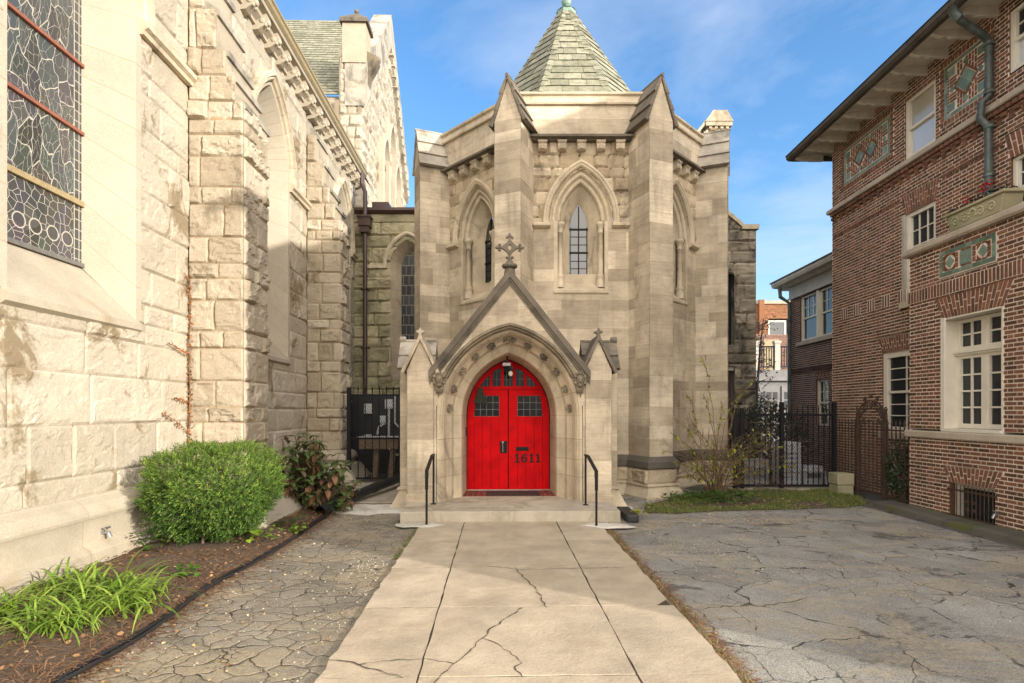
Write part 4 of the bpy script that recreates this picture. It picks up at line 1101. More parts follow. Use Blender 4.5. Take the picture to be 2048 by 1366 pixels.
# doors
DN = -1.21; DZ = 1.985; DB = LZ + .025
def arch_x(z, dr=0.): return PW + dr if z <= PZ else math.sqrt(max(0, (pR + dr) ** 2 - (z - PZ) ** 2)) - pc
mb = MB(FP); mb.q([(a, DN - .075, z) for a, z in arch_poly(0, PZ, PW + .2, PH + .2, LZ, 10)], .0); mb.build('dark_interior', M['iron'], porch)
mb = MB(FP)
arch_band(mb, 0, PZ, PW, PH, [(.0, DN + .02), (-.014, DN + .02), (-.014, DN - .06)], zbs=LZ, k=14); mb.build('door_frame', M['iron'], porch)
def digit(mb, ch, a, z, w, h, n):
    if ch == '1':
        mb.prism_n([(a + w * .10, z), (a + w * .95, z), (a + w * .95, z + h * .11), (a + w * .74, z + h * .15), (a + w * .74, z + h), (a + w * .52, z + h), (a + w * .08, z + h * .86), (a + w * .08, z + h * .76), (a + w * .36, z + h * .80), (a + w * .36, z + h * .15), (a + w * .10, z + h * .11)], n, n + .01, .3)
    else:
        O = []; I = []
        for i in range(25):
            t = 2 * PI * i / 24; O.append((a + w * .5 + w * .47 * math.cos(t), z + h * .32 + h * .33 * math.sin(t))); I.append((a + w * .5 + w * .19 * math.cos(t), z + h * .31 + h * .2 * math.sin(t)))
        for i in range(24): mb.prism_n([O[i], O[i + 1], I[i + 1], I[i]], n, n + .01, .3)
        Lc = []; 
        for i in range(13):
            t = PI - (PI * .82) * i / 12; Lc.append(((a + w * .53 + w * .5 * math.cos(t), z + h * .42 + h * .58 * math.sin(t)), (a + w * .56 + w * .24 * math.cos(t), z + h * .42 + h * .47 * math.sin(t))))
        for i in range(12): mb.prism_n([Lc[i][0], Lc[i + 1][0], Lc[i + 1][1], Lc[i][1]], n, n + .0098, .3)
        mb.ball((a + w * .83, n + .004, z + h * .80), h * .085, (1, .6, 1), 8, 5, .3)
for sg in (-1, 1):
    d = MB(FP)
    ed = [.008, .165, .315, .465, .615, .742]
    def pl(x0, x1, z0, z1, n=DN, top=None):
        """one plank, cut to the arch where it reaches it"""
        P = [(x0, z0), (x1, z0)]
        zs = [z0 + (z1 - z0) * i / 10 for i in range(1, 11)]
        P += [(min(x1, arch_x(z, -.016)), z) for z in zs]
        P += [(x0, z1)]
        P = [(sg * a, z) for a, z in P]; d.prism_n(P, n - .045, n, RND.uniform(.3, .8))
    g = .0022
    pl(ed[0], ed[1] - g, DB, DZ - .005); pl(ed[4] + g, ed[5], DB, DZ - .005)
    for i in range(1, 4): pl(ed[i] + g, ed[i + 1] - g, DB, 1.505)
    pl(ed[1] + g, ed[4] - g, 1.875, DZ - .005, DN - .001)
    P = [(ed[4] + g, 1.515), (ed[4] - .035, 1.875), (ed[4] + g, 1.875)]
    d.prism_n([(sg * a, z) for a, z in P], DN - .04, DN - .0015, .5)
    dr = d.build('door', M['red'], porch)
    w = MB(FP); x0, x1 = sorted((sg * .165, sg * .615)); w.q([(x0, DN - .03, 1.505), (x1, DN - .03, 1.505), (x1, DN - .03, 1.875), (x0, DN - .03, 1.875)]); w.build('door_pane', M['glass_dark'], dr)
    b = MB(FP)
    for i in range(5): a = x0 + (x1 - x0) * i / 4; b.box(a - .004, a + .004, DN - .03, DN - .018, 1.505, 1.875, .6)
    for i in range(4): z = 1.505 + .37 * i / 3; b.box(x0, x1, DN - .03, DN - .017, z - .004, z + .004, .6)
    b.build('lattice', M['lead'], dr)
    hn = MB(FP)
    for z in (.45, 1.42): x0, x1 = sorted((sg * .735, sg * .755)); hn.box(x0, x1, DN, DN + .03, z, z + .13, .3)
    hn.build('hinge', M['iron'], dr)
    if sg < 0:
        k = MB(FP); k.box(-.147, -.022, DN, DN + .018, .845, 1.06, .5); kp = k.build('lock_plate', M['iron'], dr, bevel=.003)
        k = MB(FP); k.tube([(-.10, DN + .02, 1.02), (-.10, DN + .055, 1.02), (-.10, DN + .055, .87), (-.10, DN + .02, .87)], .008, 8, .6); k.ball((-.10, DN + .022, 1.035), .02, (1, .5, 1)); k.build('handle', M['steel'], dr)
    else:
        k = MB(FP); k.box(.140, .366, DN, DN + .012, .885, .955, .5); k.box(.155, .351, DN + .012, DN + .016, .90, .94, .2); k.build('mail_slot', M['iron'], dr, bevel=.002)
        x = .112
        for ch, ww in (('1', .094), ('6', .118), ('1', .094), ('1', .094)):
            k = MB(FP); digit(k, ch, x, .675, ww, .16, DN + .001); k.build('numeral', M['iron'], dr, fix=True); x += ww + .022
    k = MB(FP); cx = -sg * 0 + sg * .085
    k.tube([(cx + .045 * math.cos(PI + PI * i / 10), DN + .003, .80 + .06 * math.sin(PI + PI * i / 10)) for i in range(11)], .003, 5, .2); k.build('old_lock_mark', M['iron'], dr)
t = MB(FP)
t.box(-.628, .628, DN - .04, DN + .006, DZ, 2.045, .5)
C = []
for drr in (-.016, -.085):
    r = pR + drr; a0 = math.asin((2.045 - PZ) / r); th = math.acos(pc / r)
    row = [(-(r * math.cos(a0 + (th - a0) * i / 14) - pc), PZ + r * math.sin(a0 + (th - a0) * i / 14)) for i in range(15)]; C.append(row + [(-x, z) for x, z in reversed(row[:-1])])
for i in range(len(C[0]) - 1): t.prism_n([C[0][i], C[0][i + 1], C[1][i + 1], C[1][i]], DN - .04, DN + .003, .5)
tr_ = t.build('transom', M['red'], porch)
for a in (-.305, -.108, .108, .305):
    k = MB(FP); zt = PZ + math.sqrt((pR - .06) ** 2 - (abs(a) + pc) ** 2); k.box(a - .024, a + .024, DN - .035, DN + .001, 2.04, zt, .5); k.build('mullion', M['red'], tr_)
k = MB(FP); k.q([(a, DN - .03, z) for a, z in [(-.60, 2.04)] + [(x, z) for x, z in arch_pts(0, PZ, PW, PH, -.04, 12) if z > 2.05] + [(.60, 2.04)]]); k.build('pane', M['glass_dark'], tr_)
k = MB(FP)
for a in (-.45, -.38, -.21, -.03, .03, .21, .38, .45): k.box(a - .003, a + .003, DN - .03, DN - .02, 2.04, PZ + math.sqrt((pR - .06) ** 2 - (abs(a) + pc) ** 2), .4)
k.box(-.5, .5, DN - .03, DN - .0205, 2.17, 2.176, .4); k.box(-.35, .35, DN - .03, DN - .0205, 2.31, 2.316, .4); k.build('lattice', M['lead'], tr_)

# landing step
FS = FP
st = MB(FP)
st.prism_z([(-1.58, .86), (1.57, .86), (1.60, -.1), (1.60, -.40), (1.24, -.40), (1.24, -.52), (-1.24, -.52), (-1.24, -.40), (-1.60, -.40), (-1.60, -.1)], -.1, LZ, .5)
tag(st.build('entrance_step', M['concrete'], bevel=.012), 'broad concrete landing step stained grey below the red doors', 'step')
# mat
mt = MB(FP); mt.box(-.385, .525, -1.0, -.55, LZ + .0085, LZ + .022, .5)
tag(mt.build('doormat', M['rubber'], bevel=.004), 'dark brown doormat lying on red tiles before the red doors', 'doormat')
# lamp
lm = thing('porch_lamp', 'small cream porch lamp with bare bulbs hung under the arch peak', 'lamp', FP.p(-.03, -.8, 2.48))
k = MB(FP); k.box(-.045, -.015, -.83, -.77, 2.42, 2.56, .5); k.tube([(-.03, -.8, 2.40), (-.03, -.8, 2.3)], .02, 8); k.build('bracket', M['iron'], lm)
k = MB(FP); k.box(-.105, .03, -.86, -.74, 2.375, 2.425, .5); k.build('junction_box', M['conduit'], lm, bevel=.004)
k = MB(FP); k.ball((.03, -.75, 2.24), .04, (1, 1, 1.2), 12, 8); k.build('bulb', M['bulb'], lm, smooth=True)
k = MB(FP); k.tube([(-.03, -.78, 2.33), (.02, -.76, 2.30), (.028, -.752, 2.28)], [.03, .03, .022], 8); k.tube([(-.04, -.78, 2.33), (-.06, -.72, 2.30)], [.025, .035], 8); k.build('lamp_holder', M['iron'], lm)
# intercom
ic = thing('intercom', 'small black intercom box with hanging cable on pale left door reveal', 'intercom', FP.p(-.775, -1.2, 1.2))
k = MB(FP); k.box(-.80, -.745, -1.10, -1.03, 1.16, 1.32, .5); k.build('box', M['black_plastic'], ic, bevel=.004)
k = MB(FP); k.tube([(-.752, -1.05, 1.17), (-.753, -1.03, 1.10), (-.755, -1.05, 1.07), (-.757, -.98, 1.04)], .008, 6, .4); k.tube([(-.755, -1.05, 1.16), (-.75, -1.1, 1.0), (-.752, -1.12, .86), (-.756, -1.05, .80)], .006, 6, .4); k.build('cable', M['steel'], ic)
# handrails
def rail(sg, label):
    xb = -1.205 if sg < 0 else 1.12; xf = -1.174 if sg < 0 else 1.15
    yb = 8.60 if sg < 0 else 8.52; yf = 7.70 if sg < 0 else 7.63
    r = thing('handrail', label, 'handrail', (xb, yb, 0), 'handrails at the church step')
    sq = .014
    k = MB(); k.box(xb - sq, xb + sq, yb - sq, yb + sq, LZ, .93, .5); k.box(xb - .04, xb + .04, yb - .04, yb + .04, LZ, LZ + .008, .5); k.build('post', M['iron'], r)
    k = MB(); k.box(xf - sq, xf + sq, yf - sq, yf + sq, 0, .70, .5); k.box(xf - .02, xf + .02, yf - .02, yf + .02, .52, .71, .5); k.build('post', M['iron'], r)
    k = MB()
    P = [(xb, yb + .02, .93), (xb + (xf - xb) * .25, yb - .22, .93), (xf, yf + .02, .78), (xf, yf, .70)]
    for i in range(len(P) - 1):
        p, q_ = P[i], P[i + 1]; w = .022; hgt = .012
        if i == 2: k.box(xf - .022, xf + .022, yf - .012, yf + .034, .68, .79, .5); continue
        k.add([(p[0] - w, p[1], p[2] - hgt), (p[0] + w, p[1], p[2] - hgt), (p[0] + w, p[1], p[2] + hgt), (p[0] - w, p[1], p[2] + hgt), (q_[0] - w, q_[1], q_[2] - hgt), (q_[0] + w, q_[1], q_[2] - hgt), (q_[0] + w, q_[1], q_[2] + hgt), (q_[0] - w, q_[1], q_[2] + hgt)],
              [(0, 1, 2, 3), (4, 5, 6, 7), (0, 4, 5, 1), (1, 5, 6, 2), (2, 6, 7, 3), (3, 7, 4, 0)], .5)
    k.build('rail', M['iron'], r)
rail(-1, 'black iron handrail on the left side of the step, nearest the shrubs')
rail(1, 'black iron handrail on the right side of the step, nearest the driveway')

# ================================================================== REAR ANNEX + CHIMNEY
FX = Fr((0, 14.6, 0), (1, 0), (0, -1))
ax = thing('church_annex', 'narrow sooty rock-faced stone annex wall behind the baptistery', 'church', (5.9, 14.6, 0))
mb = MB(FX)
masonry(mb, 4.2, 6.36, 0, 6.32, [.3, .38, .26], (.5, .9), 'rock', 0., lambda A, Z: ~(((A > 5.5) & (A < 5.80)) & (((Z > 3.3) & (Z < 5.2)) | ((Z > .3) & (Z < 2.75)))) & (Z < 6.32 + np.maximum(0, 6.05 - A) * 1.0), [(5.4, 5.9, .2, 5.3)], seed=600, cell=.05, bulge=.06, corner=(0, 1), tones=(.1, 1.))
masonry(mb, 4.2, 5.98, 6.32, 7.6, [.3], (.5, .9), 'rock', 0., lambda A, Z: Z < 6.32 + (6.05 - A) * .85, [(4, 6.2, 6.2, 8)], seed=601, cell=.05, bulge=.05)
mb.F = FX; mb.box(4.2, 6.33, -4, -.3, 0, 6.3, .5)
mb.build('wall', M['grey_rock'], ax)
mb = MB(FX); mb.box(5.98, 6.42, -.6, .07, 6.33, 6.45, .4)
mb.prism_n([(6.02, 6.36), (6.02, 6.48), (4.6, 7.7), (4.6, 7.58)], -.5, .06, .4); mb.build('coping', M['mould'], ax)
w = MB(FX); w.box(5.5, 5.55, -.25, -.02, 3.3, 5.2, .6); w.box(5.5, 5.8, -.25, -.02, 3.24, 3.32, .6); wo = w.build('window', M['white'], ax)
g = MB(FX); g.box(5.53, 5.80, -.27, -.2, 3.3, 5.2); g.build('pane', M['glass'], wo)
w = MB(FX); w.box(5.5, 5.56, -.25, -.04, .3, 2.75, .5); w.box(5.5, 5.8, -.25, -.04, 2.66, 2.75, .5); wo = w.build('doorway', M['white'], ax)
g = MB(FX); g.box(5.54, 5.80, -.29, -.2, .3, 2.7); g.build('door', M['brownmetal'], wo)
FC = Fr((0, 16.0, 0), (1, 0), (0, -1))
ch = thing('church_chimney', 'pale stone chimney stack with sloped cap above the baptistery roof edge', 'chimney', (5.9, 16, 0))
mb = MB(FC); masonry(mb, 5.63, 6.16, 8.6, 9.72, [.24], (.3, .5), 'rock', 0, seed=610, cell=.05, bulge=.03, corner=(1, 1))
masonry(mb, 4.8, 5.63, 8.0, 10.1, [.24], (.3, .5), 'rock', .0, lambda A, Z: Z < 8.9 + (A - 4.9) * 1.1, [(4, 6, 7, 11)], seed=612, cell=.05, bulge=.03)
mb.F = Fr((6.16, 16, 0), (0, 1), (1, 0)); masonry(mb, 0, .8, 6, 9.72, [.24], (.3, .5), 'rock', 0, seed=611, cell=.06, bulge=.03, corner=(1, 1))
mb.F = FC; mb.box(4.5, 6.13, -.8, -.05, 0, 8.8, .5); mb.build('stack', M['nave'], ch)
mb = MB(FC); mb.box(5.52, 6.27, -.85, .08, 9.72, 9.84, .4); mb.prism_n([(5.5, 9.84), (6.29, 9.84), (6.12, 10.15), (5.72, 10.15)], -.85, .10, .6)
for i in range(4): mb.box(5.62 + i * .16, 5.70 + i * .16, 0, .05, 9.65, 9.73, .5)
mb.prism_n([(4.9, 8.98), (5.52, 9.78), (5.52, 9.9), (4.78, 8.96)], -.3, .05, .4); mb.build('cap', M['mould'], ch)
# ================================================================== BRICK HOUSE (right)
HD = (.0143, 1); HN = (-1, .0143)
FA = Fr((6.9, 0, 0), HD, HN); FB = Fr((6.3, 0, 0), HD, HN); FW = Fr((8.2, 0, 0), HD, HN)
house = thing('brick_house', 'brown brick house with green tile panels, deep eaves and cream windows along the driveway', 'house', FA.p(6, -3, 0))
SE = 12.38; SF = .35
def win(parent, F, s0, s1, z0, z1, rec, cols, up, lo, split=.5, glass='glass', glass2=None, frame='white', fw=.05, name='window', meet=True):
    w = MB(F)
    for a0, a1 in ((s0, s0 + fw), (s1 - fw, s1)): w.box(a0, a1, -rec - .05, -rec + .04, z0, z1, .6)
    w.box(s0 + fw, s1 - fw, -rec - .05, -rec + .04, z1 - fw, z1, .6); w.box(s0 + fw, s1 - fw, -rec - .05, -rec + .05, z0, z0 + fw * 1.1, .5)
    a0, a1, y0, y1 = s0 + fw, s1 - fw, z0 + fw * 1.1, z1 - fw; zm = y0 + (y1 - y0) * split
    if meet: w.box(a0, a1, -rec - .03, -rec + .03, zm - .022, zm + .022, .6)
    sw = .03
    for (b0, b1, nn) in ((y0, zm - .022, 0), (zm + .022, y1, .012)):
        for p0, p1 in ((a0, a0 + sw), (a1 - sw, a1)): w.box(p0, p1, -rec - .025, -rec + .015 + nn, b0, b1, .7)
    mw = .009
    for r, b0, b1 in ((up, zm + .022, y1), (lo, y0, zm - .022)):
        if not r: continue
        for i in range(1, cols): a = a0 + (a1 - a0) * i / cols; w.box(a - mw, a + mw, -rec - .02, -rec + .008, b0, b1, .7)
        for i in range(1, r): z = b0 + (b1 - b0) * i / r; w.box(a0 + sw, a1 - sw, -rec - .02, -rec + .0065, z - mw, z + mw, .7)
    o = w.build(name, M[frame], parent)
    g = MB(F); g.q([(a0, -rec - .012, zm if meet else y0), (a1, -rec - .012, zm if meet else y0), (a1, -rec - .012, y1), (a0, -rec - .012, y1)]); g.build('pane', M[glass], o)
    if meet: g = MB(F); g.q([(a0, -rec - .018, y0), (a1, -rec - .018, y0), (a1, -rec - .018, zm), (a0, -rec - .018, zm)]); g.build('pane', M[glass2 or glass], o)
    return o
def reveal(mb, s0, s1, z0, z1, rec, t=.45):
    for a in (s0, s1): mb.q([(a, -.004, z0), (a, -.004, z1), (a, -rec - .05, z1), (a, -rec - .05, z0)], t)
    mb.q([(s0, -.004, z1), (s1, -.004, z1), (s1, -rec - .05, z1), (s0, -rec - .05, z1)], t)
    mb.q([(s0, -.004, z0), (s1, -.004, z0), (s1, -rec - .05, z0), (s0, -rec - .05, z0)], t)
# --- main wall
WA = [  # s0, s1, z0, z1, recess, cols, up rows, low rows
    (9.50, 10.66, 1.20, 2.69, .06), (9.30, 10.04, 3.55, 5.11, .07), (9.30, 10.04, 6.08, 7.13, .06), (6.9, 7.90, 6.35, 7.22, .06), (6.7, 7.88, 4.25, 5.15, .08), (9.9, 10.7, .15, .62, .1)]
op = [rect_open(a, b, c, d) for a, b, c, d, e in WA]
JA = [(9.50, 10.66, 2.69, 2.98, .12, 20), (9.30, 10.04, 5.11, 5.46, .10, 14), (9.9, 10.7, .62, .85, .08, 11), (6.7, 7.88, 5.15, 5.5, .1, 16)]
op += [trap_open(*j[:5]) for j in JA]
PANELS = [(10.36, 12.02, 6.30, 7.22, 2), (8.14, 9.2, 6.22, 7.26, 1)]
op += [rect_open(a - .0, b + .0, c, d) for a, b, c, d, e in PANELS]
op += [rect_open(5.0, SE, 5.95, 6.05)]
wl = MB(FA)
bricks(wl, 5.0, SE, 0, 7.46, op, seed=700)
for a, b, c, d, e in WA: reveal(wl, a, b, c, d, e)
for j in JA: jack_arch(wl, *j, seed=int(j[0] * 100))
# decorative courses standing 6 mm proud
soldiers(wl, 6.0, SE, 5.42, 5.52, .0775, .006, 3) if False else None
for k in range(60):
    s = 8.0 + k * .0725
    if s < SE - .05 and not (9.1 < s < 10.15): wl.box(s + .01, s + .062, -.01, .006, 5.40, 5.455, RND.uniform(.1, .9))
k = 0; s = 9.1
while s < SE - .3:
    if k % 2 == 0:
        wl.box(s + .004, s + .226, -.01, .0035, 3.555, 3.785, 0.)
        for j in range(3): wl.box(s + j * .075 + .014, s + j * .075 + .062, -.01, .005, 3.56, 3.78, RND.uniform(.2, .9))
    s += .225; k += 1
# corbelled dentils under the string
for row, (z0, n) in enumerate(((5.70, .015), (5.78, .035), (5.86, .055))):
    s = 5.0
    while s < SE:
        wl.box(s + .014, s + .090, -.01, n if (int(s / .104) + row) % 2 or row == 2 else n - .03, z0 + .010, z0 + .068, RND.uniform(.1, .9)); s += .104
wl.F = Fr(FA.p(SE, 0, 0), -FA.nd[:2], FA.sd[:2]); bricks(wl, 0, 1.4, 0, 7.46, (), seed=701)
wl.F = FA
wl.box(SF, 5.0, -7, 0, 0, 7.46, .5); wl.box(5.0, SE - .02, -7, -.5, 0, 7.46, .0)
wl.build('wall', M['brick'], house)
mb = MB(FA); mb.prism_a([(-.02, 5.95), (.07, 5.95), (.085, 5.965), (.085, 6.03), (.05, 6.05), (-.02, 6.05)], SF, SE + .085, .6); mb.box(SE, SE + .085, -1.4, -.02, 5.95, 6.05, .6); mb.build('string_course', M['stoneband'], house)
win(house, FA, *WA[0][:5], 2, 3, 3, .50, fw=.10)
win(house, FA, *WA[1][:5], 3, 3, 3, .42, fw=.07)
win(house, FA, *WA[2][:5], 1, 0, 0, .50, 'glass_cream', 'glass_blind', frame='white')
win(house, FA, *WA[3][:5], 3, 2, 0, .50, 'glass', 'glass_blind', frame='white')
win(house, FA, *WA[4][:5], 3, 2, 2, .50)
win(house, FA, *WA[5][:5], 3, 0, 0, .50, frame='rust')
mb = MB(FA)
for a, b, z in ((9.50, 10.66, 1.20), (9.30, 10.04, 3.55)): mb = MB(FA); mb.box(a - .08, b + .08, -.12, .06, z - .11, z - .005, .6); mb.build('sill', M['stoneband'], house)
for (a, b, c, d, e) in (WA[1],):
    k = MB(FA); k.box(b - .01, b + .04, -.06, .03, c, d, .6); k.build('shutter_board', M['greywhite'], house)
def tile_panel(F, s0, s1, z0, z1, nd_):
    b = MB(F); t = MB(F); rr = random.Random(int(s0 * 10))
    b.box(s0, s1, -.03, -.006, z0, z1, 0.)
    sd = .10
    b.F = F
    # brick border on edge
    k = int((s1 - s0) / .075); w = (s1 - s0) / k
    for i in range(k):
        for zz in (z0, z1 - .09): b.box(s0 + i * w + .009, s0 + (i + 1) * w - .009, -.012, .002, zz + .009, zz + .082, rr.uniform(.3, 1.))
    k2 = int((z1 - z0 - .18) / .075); w2 = (z1 - z0 - .18) / k2
    for i in range(k2):
        for ss in (s0, s1 - .09): b.box(ss + .006, ss + .084, -.012, .002, z0 + .09 + i * w2 + .006, z0 + .09 + (i + 1) * w2 - .006, rr.uniform(.3, 1.))
    # green border
    e0, e1, y0, y1 = s0 + .10, s1 - .10, z0 + .10, z1 - .10; g = .05
    n_ = int((e1 - e0) / .15)
    for i in range(n_):
        a = e0 + (e1 - e0) * i / n_; c = e0 + (e1 - e0) * (i + 1) / n_
        for zz in (y0, y1 - g): t.box(a + .003, c - .003, -.012, .004, zz, zz + g, rr.uniform(.1, 1.))
    m_ = int((y1 - y0 - 2 * g) / .15)
    for i in range(m_):
        a = y0 + g + (y1 - y0 - 2 * g) * i / m_; c = y0 + g + (y1 - y0 - 2 * g) * (i + 1) / m_
        for ss in (e0, e1 - g): t.box(ss, ss + g, -.012, .004, a + .003, c - .003, rr.uniform(.1, 1.))
    e0 += g + .012; e1 -= g + .012; y0 += g + .012; y1 -= g + .012
    cz = (y0 + y1) / 2; H_ = y1 - y0
    cs_ = [(e0 + e1) / 2] if nd_ == 1 else [e0 + (e1 - e0) * .36, e0 + (e1 - e0) * .64]
    R1 = H_ * (.27 if nd_ == 1 else .25)
    sm = [(x, z, .055) for x in ([(e0 + e1) / 2] if nd_ == 1 else [e0 + (e1 - e0) * .36, e0 + (e1 - e0) * .64]) for z in (y0 + .07, y1 - .07)] + [(x, cz, .055) for x in (e0 + .09, e1 - .09)]
    # small bricks, upright in the middle and level in the outer columns
    def free(a, z):
        if any(abs(a - c) + abs(z - cz) < R1 + .05 for c in cs_): return False
        if any(abs(a - x) + abs(z - zz) < r + .005 for x, zz, r in sm): return False
        if any(abs(a - x) < .065 and abs(z - zz) < .065 for x in (e0 + .08, e1 - .08) for zz in (y0 + .08, y1 - .08)): return False
        return True
    col = .16
    a = e0
    while a < e1 - .02:
        edge = a < e0 + col - .01 or a > e1 - col - .03
        bw, bh = (.155, .05) if edge else (.05, .11)
        z = y0 + (0 if edge else (.05 * (int((a - e0) / .056) % 2)) - .05)
        while z < y1 - .01:
            za, zb = max(z, y0), min(z + bh, y1)
            if zb - za > .02 and free(a + bw / 2, (za + zb) / 2) and (not edge or (free(a + .03, (za + zb) / 2) and free(a + .12, (za + zb) / 2))):
                b.box(a + .008, min(a + bw - .008, e1), -.012, .002, za + .008, zb - .008, rr.uniform(.35, 1.))
            z += bh
        a += bw if edge else .056
    for c in cs_:
        for i in range(4):
            q0 = np.array((math.cos(i * PI / 2), math.sin(i * PI / 2))); q1 = np.array((math.cos((i + 1) * PI / 2), math.sin((i + 1) * PI / 2)))
            for f0, f1 in ((0, .5), (.5, 1)):
                p0 = q0 + (q1 - q0) * (f0 + .02); p1 = q0 + (q1 - q0) * (f1 - .02)
                b.prism_n([(c + p[0] * r, cz + p[1] * r) for p, r in ((p0, R1 + .008), (p1, R1 + .008), (p1, R1 + .058), (p0, R1 + .058))], -.012, .002, rr.uniform(.35, 1.))
            m0 = (q0 + q1) / 2 ; ctr = np.array((0, 0)); pm = np.array((math.cos((i - 1) * PI / 2), math.sin((i - 1) * PI / 2)))
            mid0 = (pm + q0) / 2
            t.prism_n([(c + p[0] * R1 * .97, cz + p[1] * R1 * .97) for p in (q0 * .99, m0 * .98, ctr, mid0 * .98)], -.012, .005, rr.uniform(.0, 1.))
    for x, z, r in sm: t.prism_n([(x - r, z), (x, z - r), (x + r, z), (x, z + r)], -.012, .005, rr.random())
    for x in (e0 + .08, e1 - .08):
        for z in (y0 + .08, y1 - .08): t.box(x - .06, x + .06, -.012, .005, z - .06, z + .06, rr.random())
    o = b.build('tile_panel', M['brick'], house); t.build('green_tile', M['tile'], o)
for p in PANELS: tile_panel(FA, *p)
# --- projecting bay
WBW = (7.30, 8.35, 1.30, 2.97)
opb = [rect_open(*WBW), trap_open(7.30, 8.35, 2.97, 3.30, .16), rect_open(4.6, 9.06, 3.31, 3.52), rect_open(7.40, 8.43, 3.58, 3.98), rect_open(4.6, 9.06, 1.18, 1.295), rect_open(7.43, 8.22, .03, .56), trap_open(7.43, 8.22, .56, .80, .13)]
wb = MB(FB)
bricks(wb, 4.6, 9.06, 0, 4.08, opb, seed=710)
jack_arch(wb, 7.30, 8.35, 2.97, 3.30, .16, 18, seed=5); jack_arch(wb, 7.43, 8.22, .56, .80, .13, 14, seed=6)
soldiers(wb, 4.6, 9.065, 3.315, 3.515, .062, .022, 4)
reveal(wb, 7.43, 8.22, .03, .56, .16, .3)
wb.F = Fr(FB.p(9.06, 0, 0), -FB.nd[:2], FB.sd[:2]); bricks(wb, 0, .6, 0, 4.08, (), seed=711)
wb.F = FB; wb.box(3.5, 4.6, -.6, 0, 0, 4.08, .5); wb.box(4.6, 9.04, -.59, -.42, 0, 4.08, .0)
bay = wb.build('bay', M['brick'], house)
mb = MB(FB); mb.prism_a([(-.62, 4.08), (.055, 4.08), (.08, 4.11), (.08, 4.17), (.06, 4.19), (-.62, 4.20)], 3.5, 9.14, .5); mb.build('coping', M['stoneband'], bay)
mb = MB(FB); mb.prism_a([(-.01, 1.18), (.035, 1.18), (.05, 1.20), (.05, 1.275), (.035, 1.295), (-.01, 1.295)], 3.5, 9.11, .6); mb.build('plinth_band', M['stoneband'], bay)
# tall casement window with painted reveal
w = MB(FB); s0, s1, z0, z1 = WBW; rc = .22
w.box(s0, s0 + .02, -rc, .006, z0, z1, .6); w.box(s1 - .02, s1, -rc, .006, z0, z1, .6); w.box(s0 + .02, s1 - .02, -rc, .006, z1 - .02, z1, .5); w.box(s0 + .02, s1 - .02, -rc, .03, z0, z0 + .045, .7)
w.box(s1 - .06, s1 + .01, -.01, .022, z0, z1 + .01, .6)
w.box(s0 + .02, s1 - .02, -rc - .03, -rc + .06, 2.415, 2.475, .6); w.box(s0 + .02, s1 - .02, -rc + .06, -rc + .085, 2.445, 2.475, .7)
cx = (s0 + s1) / 2
for (zz0, zz1, rows_) in ((z0 + .05, 2.415, 4), (2.475, z1 - .03, 2)):
    for (a0, a1) in ((s0 + .02, cx - .006), (cx + .006, s1 - .02)):
        fw = .065
        w.box(a0, a0 + fw, -rc - .04, -rc + .02, zz0, zz1, .7); w.box(a1 - fw, a1, -rc - .04, -rc + .02, zz0, zz1, .7)
        w.box(a0 + fw, a1 - fw, -rc - .04, -rc + .02, zz0, zz0 + .065, .7); w.box(a0 + fw, a1 - fw, -rc - .04, -rc + .02, zz1 - .05, zz1, .7)
        am = (a0 + a1) / 2; w.box(am - .012, am + .012, -rc - .03, -rc + .01, zz0 + .06, zz1 - .05, .7)
        for i in range(1, rows_): z = zz0 + .065 + (zz1 - zz0 - .115) * i / rows_; w.box(a0 + fw, a1 - fw, -rc - .03, -rc + .009, z - .012, z + .012, .7)
    w.box(cx - .03, cx + .03, -rc + .02, -rc + .03, zz0, zz1, .6)
wo = w.build('window', M['white'], bay)
g = MB(FB); g.q([(s0, -rc - .015, z0), (s1, -rc - .015, z0), (s1, -rc - .015, z1), (s0, -rc - .015, z1)]); g.build('pane', M['glass'], wo)
tile_b = MB(FB); rr = random.Random(4)
tile_b.box(7.40, 8.43, -.02, .004, 3.60, 3.645, .5)
b = MB(FB); b.box(7.40, 8.43, -.03, -.006, 3.58, 3.98, 0.)
t = MB(FB)
for i in range(8):
    a = 7.42 + i * .124
    for zz in (3.60, 3.915): t.box(a + .003, a + .121, -.012, .005, zz, zz + .055, rr.random())
for zz in (3.658, 3.74, 3.83):
    for a in (7.42, 8.355): t.box(a, a + .055, -.012, .005, zz + .003, zz + .08, rr.random())
t.box(7.82, 8.02, -.012, .005, 3.69, 3.88, .7)
for cx_ in (7.62, 8.21):
    t.prism_n([(cx_ - .085, 3.785), (cx_, 3.70), (cx_ + .085, 3.785), (cx_, 3.87)], -.012, .005, .8)
    for dx, dz in ((-1, -1), (1, -1), (1, 1), (-1, 1)): b.prism_n([(cx_ + dx * .035, 3.785 + dz * .105), (cx_ + dx * .105, 3.785 + dz * .105), (cx_ + dx * .105, 3.785 + dz * .035)], -.012, .002, rr.random())
for a in (7.50, 7.75, 8.06, 8.30): 
    for z in (3.68, 3.755, 3.83): b.box(a, a + .05, -.012, .002, z, z + .065, rr.uniform(.4, 1.))
for a in (7.56, 7.66, 7.82, 7.92, 8.12, 8.22):
    for z in (3.665, 3.885): b.box(a, a + .085, -.012, .002, z, z + .022, rr.uniform(.4, 1.))
o = b.build('tile_panel', M['brick'], bay); t.build('green_tile', M['tile'], o)
